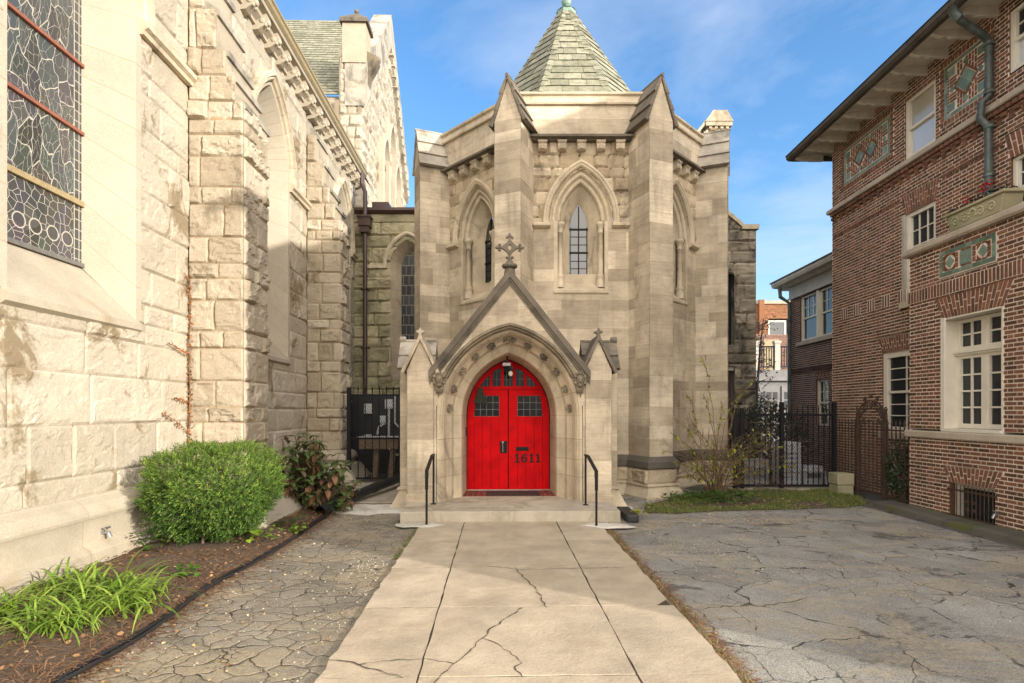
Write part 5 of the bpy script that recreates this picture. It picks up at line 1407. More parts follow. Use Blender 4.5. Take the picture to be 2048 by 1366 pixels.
# basement window with grille
w = MB(FB)
w.box(7.43, 7.49, -.16, -.1, .03, .56, .5); w.box(8.14, 8.22, -.16, -.09, .03, .56, .7); w.box(7.49, 8.14, -.16, -.1, .50, .56, .5); w.box(7.40, 8.25, -.12, .05, -.02, .03, .4)
wo = w.build('basement_window', M['soffit'], bay)
g = MB(FB); g.q([(7.45, -.15, .03), (8.2, -.15, .03), (8.2, -.15, .54), (7.45, -.15, .54)]); g.build('pane', M['glass'], wo)
g = MB(FB)
for i in range(11): a = 7.46 + i * .069; g.tube([(a, .0, .06), (a, .0, .54)], .007, 6, .5)
for z in (.09, .46): g.box(7.40, 8.26, -.012, .006, z - .012, z + .012, .4)
for sg in (-1, 1):
    for z0_, d_ in ((.20, 1), (.33, -1)):
        g.tube([(7.83 + sg * (.05 + .035 * (1 - i / 16) * math.cos(i * .55)), .006, z0_ + d_ * .035 * (1 - i / 16) * math.sin(i * .55)) for i in range(16)], .006, 5, .7)
g.build('grille', M['rust'], wo)
# eaves and roof
mb = MB(FA)
mb.prism_a([(-.2, 7.46), (.66, 7.40), (.66, 7.43), (-.2, 7.52)], SF + .05, SE + .5, .6)
for n_ in np.arange(.02, .66, .09): mb.prism_a([(n_, 7.447 - .07 * n_), (n_ + .012, 7.447 - .07 * n_), (n_ + .012, 7.46 - .07 * n_), (n_, 7.46 - .07 * n_)], SF, SE + .5, .1)
mb.box(SE, SE + .5, -7, -.2, 7.44, 7.5, .6)
mb.build('soffit', M['soffit'], house)
mb = MB(FA); mb.prism_a([(.62, 7.36), (.70, 7.36), (.75, 7.40), (.76, 7.46), (.62, 7.47)], SF + .05, SE + .55, .5); mb.box(SE + .48, SE + .56, -7, .62, 7.36, 7.47, .5); mb.build('eaves_gutter', M['darkledge'], house)
s = SE + .42; 
while s > 6.2:
    k = MB(FA); k.prism_a([(-.02, 7.45), (-.02, 7.30), (.30, 7.30), (.36, 7.325), (.46, 7.31), (.54, 7.335), (.60, 7.36), (.615, 7.40), (.58, 7.42)], s - .032, s + .032, RND.uniform(.6, 1.)); k.build('rafter_tail', M['soffit'], house, bevel=.008); s -= .47
mb = MB(FA); P = [(.78, SF + .05), (.78, SE + .56), (-8., SE + .56), (-8., SF + .05)]; ap = [(-3.9, SF + 4.2, 10.3), (-3.9, SE - 4., 10.3)]
V = [(s_, n_, 7.47) for n_, s_ in P] + [(ap[0][1], ap[0][0], ap[0][2]), (ap[1][1], ap[1][0], ap[1][2])]
mb.add(V, [(0, 1, 5, 4), (1, 2, 5), (2, 3, 4, 5), (3, 0, 4), (3, 2, 1, 0)], .5); mb.build('roof', M['darkslate'], house)
# copper downpipe
mb = MB(FA)
S_ = 8.13
mb.tube([(8.0, .72, 7.40), (8.0, .70, 7.30), (8.01, .62, 7.24)], .062, 12, .5)
mb.tube([(8.01, .66, 7.26), (8.02, .58, 7.2), (8.11, .16, 7.02), (S_, .09, 6.94), (S_, .09, 6.17), (S_ + .04, .16, 6.1), (S_ + .06, .17, 5.88), (S_, .10, 5.74), (S_, .09, 4.2)], .052, 14, .4)
for z in (6.9, 6.2, 5.7, 5.0): mb.tube([(S_, .09, z), (S_, .09, z + .06)], .066, 12, .9)
mb.build('downpipe', M['oldcopper'], house, smooth=True)
# flower trough
ft = thing('flower_trough', 'carved mossy stone trough standing on the bay coping of the brick house', 'planter', FB.p(7.72, -.1, 4.2))
mb = MB(FB); mb.prism_n([(7.30, 4.20), (8.14, 4.20), (8.20, 4.43), (7.24, 4.43)], -.22, .05, .5); mb.prism_n([(7.20, 4.43), (8.24, 4.43), (8.24, 4.47), (7.20, 4.47)], -.25, .08, .7)
mb.build('trough', M['mosstone'], ft, bevel=.01)
for cx_ in (7.42, 7.60, 7.86, 8.04):
    mb = MB(FB)
    for i in range(18): a = i * .5; r = .075 * (1 - i / 20); mb.ball((cx_ + r * math.cos(a), .055, 4.315 + r * math.sin(a)), .016, (1, .8, 1), 6, 4, .9)
    mb.build('carved_scroll', M['mosstone'], ft)
mb = MB(FB)
for j in range(7): a = PI * j / 6; mb.ball((7.73 + .06 * math.cos(a), .055, 4.30 + .09 * math.sin(a)), .022, (1, .8, 1), 6, 4, .9)
mb.build('carved_palmette', M['mosstone'], ft)
# tap on the brick wall
tp = thing('wall_tap', 'small steel garden tap on the brick wall right of the basement grille', 'tap', FB.p(7.36, .03, .22))
k = MB(FB); k.tube([(7.36, -.01, .24), (7.36, .07, .24), (7.36, .09, .19)], .014, 8); k.build('spout', M['steel'], tp)
k = MB(FB); k.tube([(7.32, .05, .28), (7.40, .05, .28)], .01, 8); k.tube([(7.36, .05, .24), (7.36, .05, .28)], .007, 6); k.build('handle', M['steel'], tp)

# ================================================================== REAR WING of the brick house
wing = thing('house_wing', 'lower rear brick wing with wide white frieze and paired sash windows', 'house', FW.p(15.2, -2, 0))
WS1 = 17.0
opw = [rect_open(14.45, 16.4, 3.62, 4.92), rect_open(14.85, 15.55, 1.2, 2.45), trap_open(14.85, 15.55, 2.45, 2.66, .05)]
wl = MB(FW); bricks(wl, 13.2, WS1, 0, 5.0, opw, seed=720); jack_arch(wl, 14.85, 15.55, 2.45, 2.66, .05, 10, seed=9)
reveal(wl, 14.45, 16.4, 3.62, 4.92, .1); reveal(wl, 14.85, 15.55, 1.2, 2.45, .12)
for k in range(36): wl.box(13.3 + k * .104 + .01, 13.3 + k * .104 + .07, -.01, .04, 2.72, 2.80, RND.uniform(.0, .3) + .03)
wl.box(13.2, WS1, -.01, .03, 2.80, 2.84, .1)
wl.box(12.4, WS1 - .02, -5, -.4, 0, 5.3, .0)
wl.build('wall', M['brick2'], wing)
mb = MB(FW); mb.box(13.0, WS1 + .02, -.3, .03, 4.96, 5.32, .5); mb.prism_a([(.03, 5.02), (.06, 5.0), (.06, 4.95), (.03, 4.95)], 13., WS1 + .05, .7); mb.build('frieze', M['greywhite'], wing)
mb = MB(FW); mb.prism_a([(-.3, 5.32), (.12, 5.32), (.20, 5.38), (.36, 5.40), (.40, 5.48), (.40, 5.54), (-.3, 5.54)], 12.6, WS1 + .4, .4); mb.build('cornice', M['soffit'], wing)
mb = MB(FW); mb.prism_a([(.43, 5.54), (.43, 5.57), (-4, 6.9), (-4, 5.54)], 12.6, WS1 + .45, .5); mb.build('roof', M['darkslate'], wing)
win(wing, FW, 14.47, 15.40, 3.62, 4.92, .08, 3, 2, 0, .5, 'glass'); win(wing, FW, 15.46, 16.4, 3.62, 4.92, .08, 3, 2, 0, .5, 'glass')
win(wing, FW, 14.85, 15.55, 1.2, 2.45, .1, 3, 2, 2, .5)
mb = MB(FW); mb.box(14.3, 16.5, -.1, .08, 3.50, 3.61, .6); mb.build('sill', M['stoneband'], wing)
mb = MB(FW); mb.box(15.40, 15.46, -.12, .02, 3.62, 4.92, .6); mb.build('window_mullion', M['white'], wing)
mb = MB(FW); mb.tube([(WS1 - .05, .34, 5.35), (WS1 - .05, .32, 5.05), (WS1 - .12, .08, 4.85), (WS1 - .12, .08, .0)], .055, 10, .5); mb.build('downpipe', M['oldcopper'], wing)

# ================================================================== FAR BUILDINGS
ab = thing('brick_apartments', 'distant sunlit orange brick apartment block with white framed windows', 'building', (24, 47, 0))
F_ = Fr((0, 45, 0), (1, 0), (0, -1))
mb = MB(F_); bricks(mb, 17.5, 27, 0, 10.2, [rect_open(20.6, 22.2, 6.2, 9.0), rect_open(17.8, 19.2, 5.8, 9.0)], seed=730, h=.11, S=.34, Hd=.16, j=.03)
mb.box(17.5, 27, -8, -.5, 0, 10.1, .5); mb.box(19.75, 20.15, 0, .3, 0, 10.5, .6); mb.build('wall', M['sunbrick'], ab)
mb = MB(F_); mb.box(17.4, 27.1, -.4, .12, 10.2, 10.45, .5); mb.build('coping', M['stoneband'], ab)
for a in (20.6, 17.8): win(ab, F_, a, a + 1.5, 6.2 if a > 18 else 5.8, 8.9, .15, 2, 0, 0, .45, 'glass_sky', 'glass_blind', fw=.14)
cg = thing('carriage_house', 'pale low outbuilding with white panelled door beneath a balcony', 'building', (12.5, 27, 0))
F_ = Fr((0, 26, 0), (1, 0), (0, -1))
mb = MB(F_); bricks(mb, 9.5, 14.5, 3.6, 5.4, [rect_open(12.55, 13.2, 3.7, 5.1)], seed=731, h=.08, S=.24, Hd=.11)
mb.F = F_; mb.box(9.5, 14.5, -4, -2.02, 3.6, 5.4, .5); mb.build('upper_wall', M['pinkbrick'], cg)
for v in cg.children:
    v.location = (0, 1.8, 0)
mb = MB(F_); mb.box(9.5, 14.5, -4, 0, 0, 3.0, .5); mb.build('wall', M['shadewhite'], cg)
mb = MB(F_); mb.box(9.5, 14.5, -2, .18, 3.0, 3.14, .7); mb.box(9.5, 14.5, -2, .1, 3.14, 3.5, .4); mb.build('balcony', M['shadewhite'], cg)
mb = MB(F_); mb.box(12.5, 13.25, -1.9, -1.78, 3.6, 5.15, .5); mb.build('balcony_door', M['tanbar'], cg)
for a in (11.3, 12.3, 13.5):
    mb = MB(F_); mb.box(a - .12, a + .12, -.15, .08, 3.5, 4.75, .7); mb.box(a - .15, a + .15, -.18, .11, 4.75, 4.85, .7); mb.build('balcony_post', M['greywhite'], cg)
mb = MB(F_); mb.box(9.5, 14.5, -.03, .01, 4.55, 4.62, .5); mb.box(9.5, 14.5, -.03, .01, 3.62, 3.67, .5)
for i in range(42): a = 9.6 + i * .117; mb.box(a - .015, a + .015, -.025, .005, 3.62, 4.58, .5)
mb.build('railing', M['iron'], cg)
mb = MB(F_); 
for a0 in (11.4, 12.5):
    mb.box(a0, a0 + 1.0, -.02, .06, 0, 2.75, .5)
    for i in range(3):
        mb.box(a0 + .1 + i * .29, a0 + .32 + i * .29, .06, .08, .2, 1.4, .9)
gd = mb.build('door', M['shadewhite'], cg)
mb = MB(F_)
for a0 in (11.4, 12.5):
    for i in range(3):
        for z in (1.75, 2.15): mb.box(a0 + .12 + i * .28, a0 + .34 + i * .28, .062, .07, z, z + .33, .5)
mb.build('door_pane', M['glass'], gd)
SUN_E = 2.5; SKY_S = .15; EXPO = 1.27; CLOUD = (2.3, 2.6, 3.2); CLOUD_FILL = (13., 11.8, 10.4)
# ================================================================== GROUND
FG = Fr((0, 0, 0), (1, .0259), (-.0259, 1))
def gp(u, v, z=0.):
    Y = 1120 * (EYE - z) / (v - 822.); return ((u - 1024) / 1120 * Y, Y)
mb = MB(); mb.q([(-220, -220, -.012), (220, -220, -.012), (220, 320, -.012), (-220, 320, -.012)]); mb.build('ground', M['ground'], kind='structure')
mb = MB(); mb.q([(-2.62, -5, 0), (-.9, -5, 0), (-1.2, 8.3, 0), (-1.3, 9.6, 0), (-3.0, 9.9, 0), (-2.78, 8.2, 0)]); mb.build('asphalt_strip', M['asphL'], kind='structure')
mb = MB(); mb.q([(1.2, -5, -.002), (5.9, -5, -.002), (5.9, 9.5, -.002), (6.4, 11.5, -.002), (1.2, 11.5, -.002)]); mb.build('driveway', M['asphR'], kind='structure')
mb = MB(); mb.q([(3.6, 11.32, .0), (9., 11.32, .0), (9.5, 45, .0), (3.6, 45, .0)]); mb.build('back_lane', M['ground'], kind='structure')
# path slabs
mb = MB(FG); rr = random.Random(5)
cols = [-1.07, -.47, .835, 1.435]; rows = [-5, -2.4, -1.25, -.1, 1.05, 2.2, 3.33, 4.52, 5.68, 6.82, 8.03]
def jag(p, q_, n, amp):
    return [(p[0] + (q_[0] - p[0]) * i / n + (rr.uniform(-amp, amp) if 0 < i < n else 0), p[1] + (q_[1] - p[1]) * i / n + (rr.uniform(-amp, amp) if 0 < i < n else 0)) for i in range(n)]
for i in range(len(rows) - 1):
    for j in range(3):
        g = .0065; x0, x1, y0, y1 = cols[j] + g, cols[j + 1] - g, rows[i] + g, rows[i + 1] - g
        if i == len(rows) - 2: y1 = 7.99
        P = jag((x0, y0), (x1, y0), 9, .004) + jag((x1, y0), (x1, y1), 9, .018 if j == 2 else .005) + jag((x1, y1), (x0, y1), 9, .004) + jag((x0, y1), (x0, y0), 9, .014 if j == 0 else .005)
        if j == 2 and i == 7: P = [p for p in P if not (p[0] > 1.36 and p[1] < 4.62)] 
        h = .024 + rr.uniform(-.003, .003)
        k = len(P); mb.add([(a, n, h) for a, n in P] + [(a, n, 0) for a, n in P], [tuple(range(k))] + [(q_, (q_ + 1) % k, (q_ + 1) % k + k, q_ + k) for q_ in range(k)], rr.uniform(.2, .9))
mb.q([(cols[0] + .03, -5, .0192), (cols[3] - .03, -5, .0192), (cols[3] - .03, 7.98, .0192), (cols[0] + .03, 7.98, .0192)], 0.)
def crack(pts, w=.010):
    P = []
    for k in range(len(pts) - 1):
        a = np.array(gp(600 + pts[k][0] / 2.926, 960 + pts[k][1] / 2.926)); b = np.array(gp(600 + pts[k + 1][0] / 2.926, 960 + pts[k + 1][1] / 2.926))
        L = np.linalg.norm(b - a); m = max(2, int(L / .045)); d = (b - a) / L; e = np.array((-d[1], d[0]))
        for i in range(m): P.append(a + (b - a) * i / m + (e * rr.uniform(-.014, .014) if i else 0))
    P.append(b); mb.F = WORLD
    for i in range(len(P) - 1):
        d = P[i + 1] - P[i]; e = np.array((-d[1], d[0])) / (np.linalg.norm(d) + 1e-9); w0 = w * rr.uniform(.25, .9)
        mb.q([(*(P[i] - e * w0), .0288), (*(P[i + 1] - e * w0), .0288), (*(P[i + 1] + e * w0), .0288), (*(P[i] + e * w0), .0288)], 0.)
for c, w in (([(1255, 525), (1310, 590), (1380, 655), (1445, 765)], .007), ([(1300, 768), (1215, 825), (1100, 905), (1065, 950), (990, 1030), (910, 1095), (810, 1188), (740, 1290)], .007),
          ([(1070, 950), (1180, 1000), (1300, 1095), (1255, 1120), (1300, 1180)], .005), ([(165, 1078), (260, 1085), (345, 1108), (480, 1085), (640, 1078), (740, 1072), (900, 1100)], .006),
          ([(345, 1108), (480, 1145), (600, 1185)], .006), ([(1100, 520), (1300, 540), (1640, 532), (1890, 528)], .006)): crack(c, w)
mb.build('path', M['path'], kind='structure')
# apron and cement patches
mb = MB(); mb.prism_z([(-3.0, 9.7), (-1.55, 9.75), (-1.75, 12.4), (-3.7, 12.4)], -.05, .02, .5); mb.build('gate_pavement', M['concrete'], kind='structure')
def blob(cx, cy, rx, ry, z, seed, n=26, rot=0):
    r = random.Random(seed); ph = [r.uniform(0, 6) for _ in range(4)]
    P = []
    for i in range(n):
        t = 2 * PI * i / n; k = 1 + .16 * math.sin(2 * t + ph[0]) + .10 * math.sin(5 * t + ph[1]) + .07 * math.sin(9 * t + ph[2]); x, y = rx * k * math.cos(t), ry * k * math.sin(t)
        P.append((cx + x * math.cos(rot) - y * math.sin(rot), cy + x * math.sin(rot) + y * math.cos(rot), z))
    return P
def dome(P, cx, cy, h):
    k = len(P); mid = [((p[0] - cx) * .7 + cx, (p[1] - cy) * .7 + cy, p[2] + h) for p in P]
    return P + mid, [(i, (i + 1) % k, (i + 1) % k + k, i + k) for i in range(k)] + [tuple(range(k, 2 * k))]
for i, (cx, cy, rx, ry) in enumerate(((-2.28, 9.1, .72, .55), (-1.28, 7.72, .30, .17), (1.32, 7.68, .36, .17), (1.75, 9.2, .3, .25))):
    mb = MB(); mb.add(*dome(blob(cx, cy, rx, ry, .003 if i in (0, 3) else .026, i + 3), cx, cy, .015 if i else .03), .6); mb.build('cement_patch', M['patch'], kind='structure')
# kerb along the house
mb = MB(FB)
for i in range(14):
    s0 = 2.2 + i * .52; P = [(s0, .06), (s0 + .515, .06)]
    top = .085 + RND.uniform(-.012, .012)
    mb.prism_a([(.0, -.05), (.0, top), (.26, top - .01), (.33, top - .035), (.35, -.05)], s0, s0 + .514, RND.random())
mb.build('kerb', M['kerb'], kind='structure')
mb = MB(); mb.box(4.35, 6.75, 11.15, 11.45, -.05, .04, .5); mb.build('fence_kerb', M['concrete'], kind='structure')
# planting bed
BEDP = lambda y: -2.60 - .026 * y + .03 * math.sin(y * 2.1)
nx, ny = 40, 150
A, B = np.meshgrid(np.linspace(0, 1, nx + 1), np.linspace(1.5, 12.0, ny + 1))
XL = -4.30 - .0259 * B; XR = -2.60 - .026 * B + .03 * np.sin(B * 2.1) - np.clip(B - 8.2, 0, 9) * .16
X = XL + (XR - XL) * A
Z = .075 * np.sin(np.clip(A, 0, 1) * PI) ** .6 * (.5 + fbm(X * 3, B * 3, 3)) + .02 * fbm(X * 14, B * 14, 8) - .005
mb = MB(); mb.add(np.stack([X, B, Z], -1).reshape(-1, 3), grid_faces(nx, ny), .5); mb.build('planting_bed', M['soil'], smooth=True, kind='structure')
def bedz(x, y): return .05
# lawn strip
LAWN = [(2.05, 8.75), (2.6, 8.72), (3.3, 8.95), (4.7, 9.12), (5.5, 9.25), (5.95, 9.5), (6.3, 10.2), (6.3, 11.2), (4.4, 11.2), (3.2, 10.5), (2.6, 9.9), (2.25, 9.5)]
def inpoly(x, y, P):
    c = False
    for i in range(len(P)):
        x0, y0 = P[i]; x1, y1 = P[i - 1]
        if (y0 > y) != (y1 > y) and x < (x1 - x0) * (y - y0) / (y1 - y0) + x0: c = not c
    return c
k = len(LAWN); cxy = (4.3, 10.)
mb = MB(); mb.add([(x, y, .002) for x, y in LAWN] + [((x - cxy[0]) * .9 + cxy[0], (y - cxy[1]) * .9 + cxy[1], .03) for x, y in LAWN], [(i, (i + 1) % k, (i + 1) % k + k, i + k) for i in range(k)] + [tuple(range(k, 2 * k))], .5)
mb.build('lawn', M['soil'], kind='structure')
gr = MB(); rr = random.Random(9)
V = []; F_ = []; T = []
def blade(x, y, z, h, w, t, lean):
    a = rr.uniform(0, 2 * PI); b = len(V); dx, dy = math.cos(a), math.sin(a); c = rr.uniform(0, 2 * PI)
    V.extend([(x - dx * w, y - dy * w, z), (x + dx * w, y + dy * w, z), (x + math.cos(c) * lean * h, y + math.sin(c) * lean * h, z + h)]); F_.append((b, b + 1, b + 2)); T.append(t)
n_ = 0
while n_ < 16000:
    x, y = rr.uniform(2., 6.4), rr.uniform(8.5, 11.3)
    if not inpoly(x + rr.gauss(0, .05), y + abs(rr.gauss(0, .09)), LAWN): continue
    dn = fbm(np.array([x * 1.6]), np.array([y * 1.6]), 4)[0]
    if dn < .40 + (.12 if x < 4.2 and y > 9.2 else 0): 
        n_ += .3
        continue
    blade(x, y, .025, rr.uniform(.025, .075), rr.uniform(.003, .006), min(1, max(0, rr.gauss(.4, .28))), rr.uniform(.1, 1.1)); n_ += 1
# tufts along the right edge of the path and in the joints
for i in range(900):
    y = rr.uniform(3.2, 8.0); x = 1.44 - .0259 * y + abs(rr.gauss(0, .035)); blade(x, y, 0, rr.uniform(.01, .04), .004, rr.choice((.2, .4, .8, 1., 1.)), 1.2)
for i in range(500):
    y = rr.uniform(6.0, 8.0); x = -1.08 - .0259 * y - abs(rr.gauss(0, .03)); blade(x, y, 0, rr.uniform(.01, .03), .004, rr.choice((.1, .3, .9)), 1.2)
gr.add(V, F_, T); gr.build('grass', M['grass'], kind='stuff')
# ivy ground cover in the right bed
def leafq(mb_, P, D, U, L, W, t, droop=.25, fold=.12):
    D = Vector(D).normalized(); U = Vector(U); S = D.cross(U)
    if S.length < 1e-4: S = D.orthogonal()
    S.normalize(); U = S.cross(D).normalized(); P = Vector(P)
    def c(f, s): return tuple(P + D * (L * f) + S * (W * s) + U * (-droop * L * f * f + fold * abs(s) * W))
    V = [c(0, 0), c(.32, -.5), c(.36, 0), c(.32, .5), c(.72, -.36), c(.74, 0), c(.72, .36), c(1, 0)]
    mb_.add(V, [(0, 2, 1), (0, 3, 2), (1, 2, 5, 4), (2, 3, 6, 5), (4, 5, 7), (5, 6, 7)], t)
def rv(r, z=None):
    a = r.uniform(0, 2 * PI); zz = r.uniform(-1, 1) if z is None else z; q_ = math.sqrt(max(0, 1 - zz * zz)); return Vector((q_ * math.cos(a), q_ * math.sin(a), zz))
rr = random.Random(21)
iv = MB()
for i in range(650):
    x, y = rr.gauss(3.5, .45), rr.gauss(10.0, .4)
    if not inpoly(x, y, LAWN): continue
    leafq(iv, (x, y, .05 + rr.uniform(0, .10)), rv(rr, rr.uniform(-.2, .4)), (0, 0, 1), rr.uniform(.05, .09), rr.uniform(.045, .08), rr.uniform(.0, .55))
iv.build('ivy_cover', M['ivy'], kind='stuff')
# fallen leaves and debris
lt = MB(); rr = random.Random(33)
def fl(x, y, z, s, t):
    a = rr.uniform(0, 2 * PI); d = Vector((math.cos(a), math.sin(a), rr.uniform(-.15, .25))); leafq(lt, (x, y, z + .006), d, rv(rr, rr.uniform(.5, 1)), s, s * rr.uniform(.45, .8), t, rr.uniform(-.3, .3))
for i in range(1500):
    x, y = rr.uniform(2., 6.4), rr.uniform(8.6, 11.3)
    if inpoly(x, y, LAWN): fl(x, y, .04, rr.uniform(.02, .045), min(1, max(0, rr.gauss(.62, .25))))
for i in range(1300):
    y = rr.uniform(3.2, 9.5); x = rr.uniform(-4.2, BEDP(y)); fl(x, y, .07, rr.uniform(.02, .045), min(1, max(0, rr.gauss(.3, .25))))
for i in range(330):
    y = rr.uniform(3.0, 8.8); x = BEDP(y) + abs(rr.gauss(0, .55)); 
    if x < -1.25: fl(x, y, .002, rr.uniform(.015, .035), min(1, max(0, rr.gauss(.55, .3))))
for i in range(1500):
    y = 2.9 + 5.8 * rr.random() ** 1.3; x = rr.uniform(BEDP(y), -1.25)
    if fbm(np.array([x * 1.7]), np.array([y * 1.7]), 6)[0] > .47: fl(x, y, .001, rr.uniform(.008, .022), rr.random())
for i in range(700):
    y = rr.uniform(3.2, 8.0); fl(1.45 - .0259 * y + abs(rr.gauss(0, .07)), y, .0, rr.uniform(.008, .022), rr.uniform(.1, .8))
for i in range(420):
    x, y = rr.gauss(3.3, .8), rr.gauss(8.2, .35); fl(x, y, .0, rr.uniform(.015, .035), rr.uniform(.6, 1.))
for i in range(260):
    x, y = rr.gauss(2.0, .5), rr.gauss(7.4, 1.); fl(x, y, .0, rr.uniform(.012, .03), rr.uniform(.5, 1.))
for i in range(160):
    y = rr.uniform(3.4, 8); x = 1.46 - .0259 * y + abs(rr.gauss(0, .06)); fl(x, y, .0, rr.uniform(.02, .04), rr.uniform(.1, .7))
lt.build('fallen_leaves', M['litter'], kind='stuff')
# gravel crumbs
gv = MB(); rr = random.Random(41)
for i in range(1330):
    if i < 250: y = rr.uniform(2.9, 8.2); x = rr.uniform(BEDP(y), -1.2)
    elif i < 1250: x = 1.8 + rr.expovariate(.9); y = 9.0 - .75 * x + rr.gauss(0, .55) - 1.0
    else: x = rr.gauss(-1.45, .12); y = rr.gauss(5.75, .2)
    s = rr.uniform(.003, .009); gv.ball((x, y, s * .4), s, (rr.uniform(.7, 1.4), 1, .7), 5, 3, rr.uniform(.3, 1.))
gv.build('gravel', M['grit'], kind='stuff')
# mulch needles
ml = MB(); rr = random.Random(43); V = []; F_ = []; T = []
for i in range(17000):
    y = rr.uniform(3.0, 9.3); x = rr.uniform(-4.25 - .02 * y, BEDP(y)) if i < 12500 else BEDP(y) + abs(rr.gauss(0, .13)) - .03; a = rr.uniform(0, 2 * PI); L = rr.uniform(.03, .09); w = .0022
    dx, dy = math.cos(a), math.sin(a); z = .05 * math.sin(max(0, min(1, (BEDP(y) - x) / 1.6)) * PI) ** .6 + .03 + rr.uniform(-.01, .02) if x < BEDP(y) else .006; dz = rr.uniform(-.25, .25) * L if x < BEDP(y) else 0; b = len(V)
    V += [(x - dy * w, y + dx * w, z), (x + dy * w, y - dx * w, z), (x + dx * L + dy * w, y + dy * L - dx * w, z + dz), (x + dx * L - dy * w, y + dy * L + dx * w, z + dz)]; F_.append((b, b + 1, b + 2, b + 3)); T.append(rr.random())
for i in range(2600):
    y = rr.uniform(3.2, 8.2); x = 1.45 - .0259 * y + abs(rr.gauss(0, .055)); a = rr.uniform(0, 2 * PI); L = rr.uniform(.02, .07); w = .002; dx, dy = math.cos(a), math.sin(a); b = len(V); z = .006
    V += [(x - dy * w, y + dx * w, z), (x + dy * w, y - dx * w, z), (x + dx * L + dy * w, y + dy * L - dx * w, z + .004), (x + dx * L - dy * w, y + dy * L + dx * w, z + .004)]; F_.append((b, b + 1, b + 2, b + 3)); T.append(rr.random())
ml.add(V, F_, T); ml.build('mulch', M['needle'], kind='stuff')

# ================================================================== PLANTS
# yew bush
rr = random.Random(51)
yb = thing('yew_bush', 'dense rounded bright green yew bush against the cream plinth', 'bush', (-3.50, 6.6, .03))
C = Vector((-3.50, 6.6, .655))
def yew_pt(r0, r1):
    d = rv(rr); k = rr.uniform(r0, r1)
    n4 = (abs(d.x) ** 2.8 + abs(d.y) ** 2.8 + abs(d.z) ** 3.6) ** (-1 / 3.)
    lump = 1 + .10 * math.sin(d.x * 7 + 1) * math.sin(d.y * 6 + d.z * 5) + .075 * math.sin(d.x * 15 + d.z * 13) * math.sin(d.y * 14 + d.z * 9)
    taper = 1 - .30 * max(0, min(1, (.25 - d.z) / 1.1)) ** 1.2
    p = Vector((d.x * .67 * taper, d.y * .66 * taper, d.z * .51)) * n4 * k * lump
    return C + p, Vector((d.x / .8, d.y / .8, d.z / .5)).normalized()
V = []; F_ = []; T = []
for i in range(13500):
    p, nn = yew_pt(.87, 1.03) if i > 2500 else yew_pt(.55, .86)
    d = (nn * .8 + Vector((0, 0, .35)) + rv(rr) * .55).normalized(); sp = rr.uniform(.04, .075)
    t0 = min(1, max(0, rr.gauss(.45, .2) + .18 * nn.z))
    x = d.orthogonal().normalized(); y = d.cross(x)
    for j in range(6):
        a = j * 2.4 + rr.random(); f = j / 6
        e = (d * .75 + (x * math.cos(a) + y * math.sin(a)) * .8).normalized(); s = e.cross(d).normalized() * .0042; b = len(V); q_ = p + d * sp * f; L = rr.uniform(.02, .03)
        V += [tuple(q_ - s * .6), tuple(q_ + s * .6), tuple(q_ + e * L * .6 + s), tuple(q_ + e * L), tuple(q_ + e * L * .6 - s)]; F_.append((b, b + 1, b + 2, b + 3, b + 4)); T.append(min(1, max(0, t0 + .12 * f + rr.uniform(-.08, .08))))
mb = MB(); mb.add(V, F_, T); mb.build('foliage', M['yew'], yb)
mb = MB()
for i in range(7):
    a = i * .9; b = C + Vector((math.cos(a) * .35, math.sin(a) * .35, .1)); mb.tube([(C.x + math.cos(a) * .16, C.y - .05 + math.sin(a) * .16, .0), tuple((C + b) / 2 + Vector((0, 0, -.35))), tuple(b)], [.022, .016, .008], 6, rr.random())
mb.build('stem', M['bark'], yb)
# hydrangea
rr = random.Random(57)
hy = thing('hydrangea_shrub', 'large leaved hydrangea shrub with purplish green and withered brown leaves', 'shrub', (-3.3, 9.1, .03))
lf = MB(); st = MB()
for i in range(84):
    a = rr.uniform(0, 2 * PI); r = rr.uniform(.1, .78) ; x = -3.22 + r * math.cos(a); y = 9.0 + .8 * r * math.sin(a); h = rr.uniform(.35, 1.32) * (1 - .25 * (r / .7) ** 2) 
    if x > -2.80: h *= .75
    P0 = Vector((-3.3 + .25 * r * math.cos(a), 9.2 + .2 * r * math.sin(a), .03)); P1 = Vector((x, y, h))
    mid = (P0 + P1) / 2 + Vector((0, 0, .06)); st.tube([tuple(P0), tuple(mid), tuple(P1)], [.009, .007, .005], 5, rr.random())
    dead = rr.random() < .22
    for lvl, f in enumerate((1., .86, .70, .5)):
        p = P0.lerp(P1, f) if f < 1 else P1; a0 = rr.uniform(0, PI)
        for j in range(4 if lvl == 0 else 3):
            an = a0 + j * (PI / 2 if lvl == 0 else 2.1) + rr.uniform(-.3, .3); out = Vector((math.cos(an), math.sin(an), rr.uniform(-.1, .5) if lvl == 0 else rr.uniform(-.5, .25)))
            L = rr.uniform(.12, .19) * (.8 if lvl == 0 else 1)
            t = rr.uniform(.2, .52) if not (dead and lvl > 0) and rr.random() > .12 else rr.uniform(.65, 1.)
            if t > .65: out.z -= .8
            leafq(lf, p, out, (0, 0, 1), L, L * .6, t, rr.uniform(.15, .5), .2)
lf.build('leaves', M['hyd'], hy); st.build('stem', M['stem'], hy)
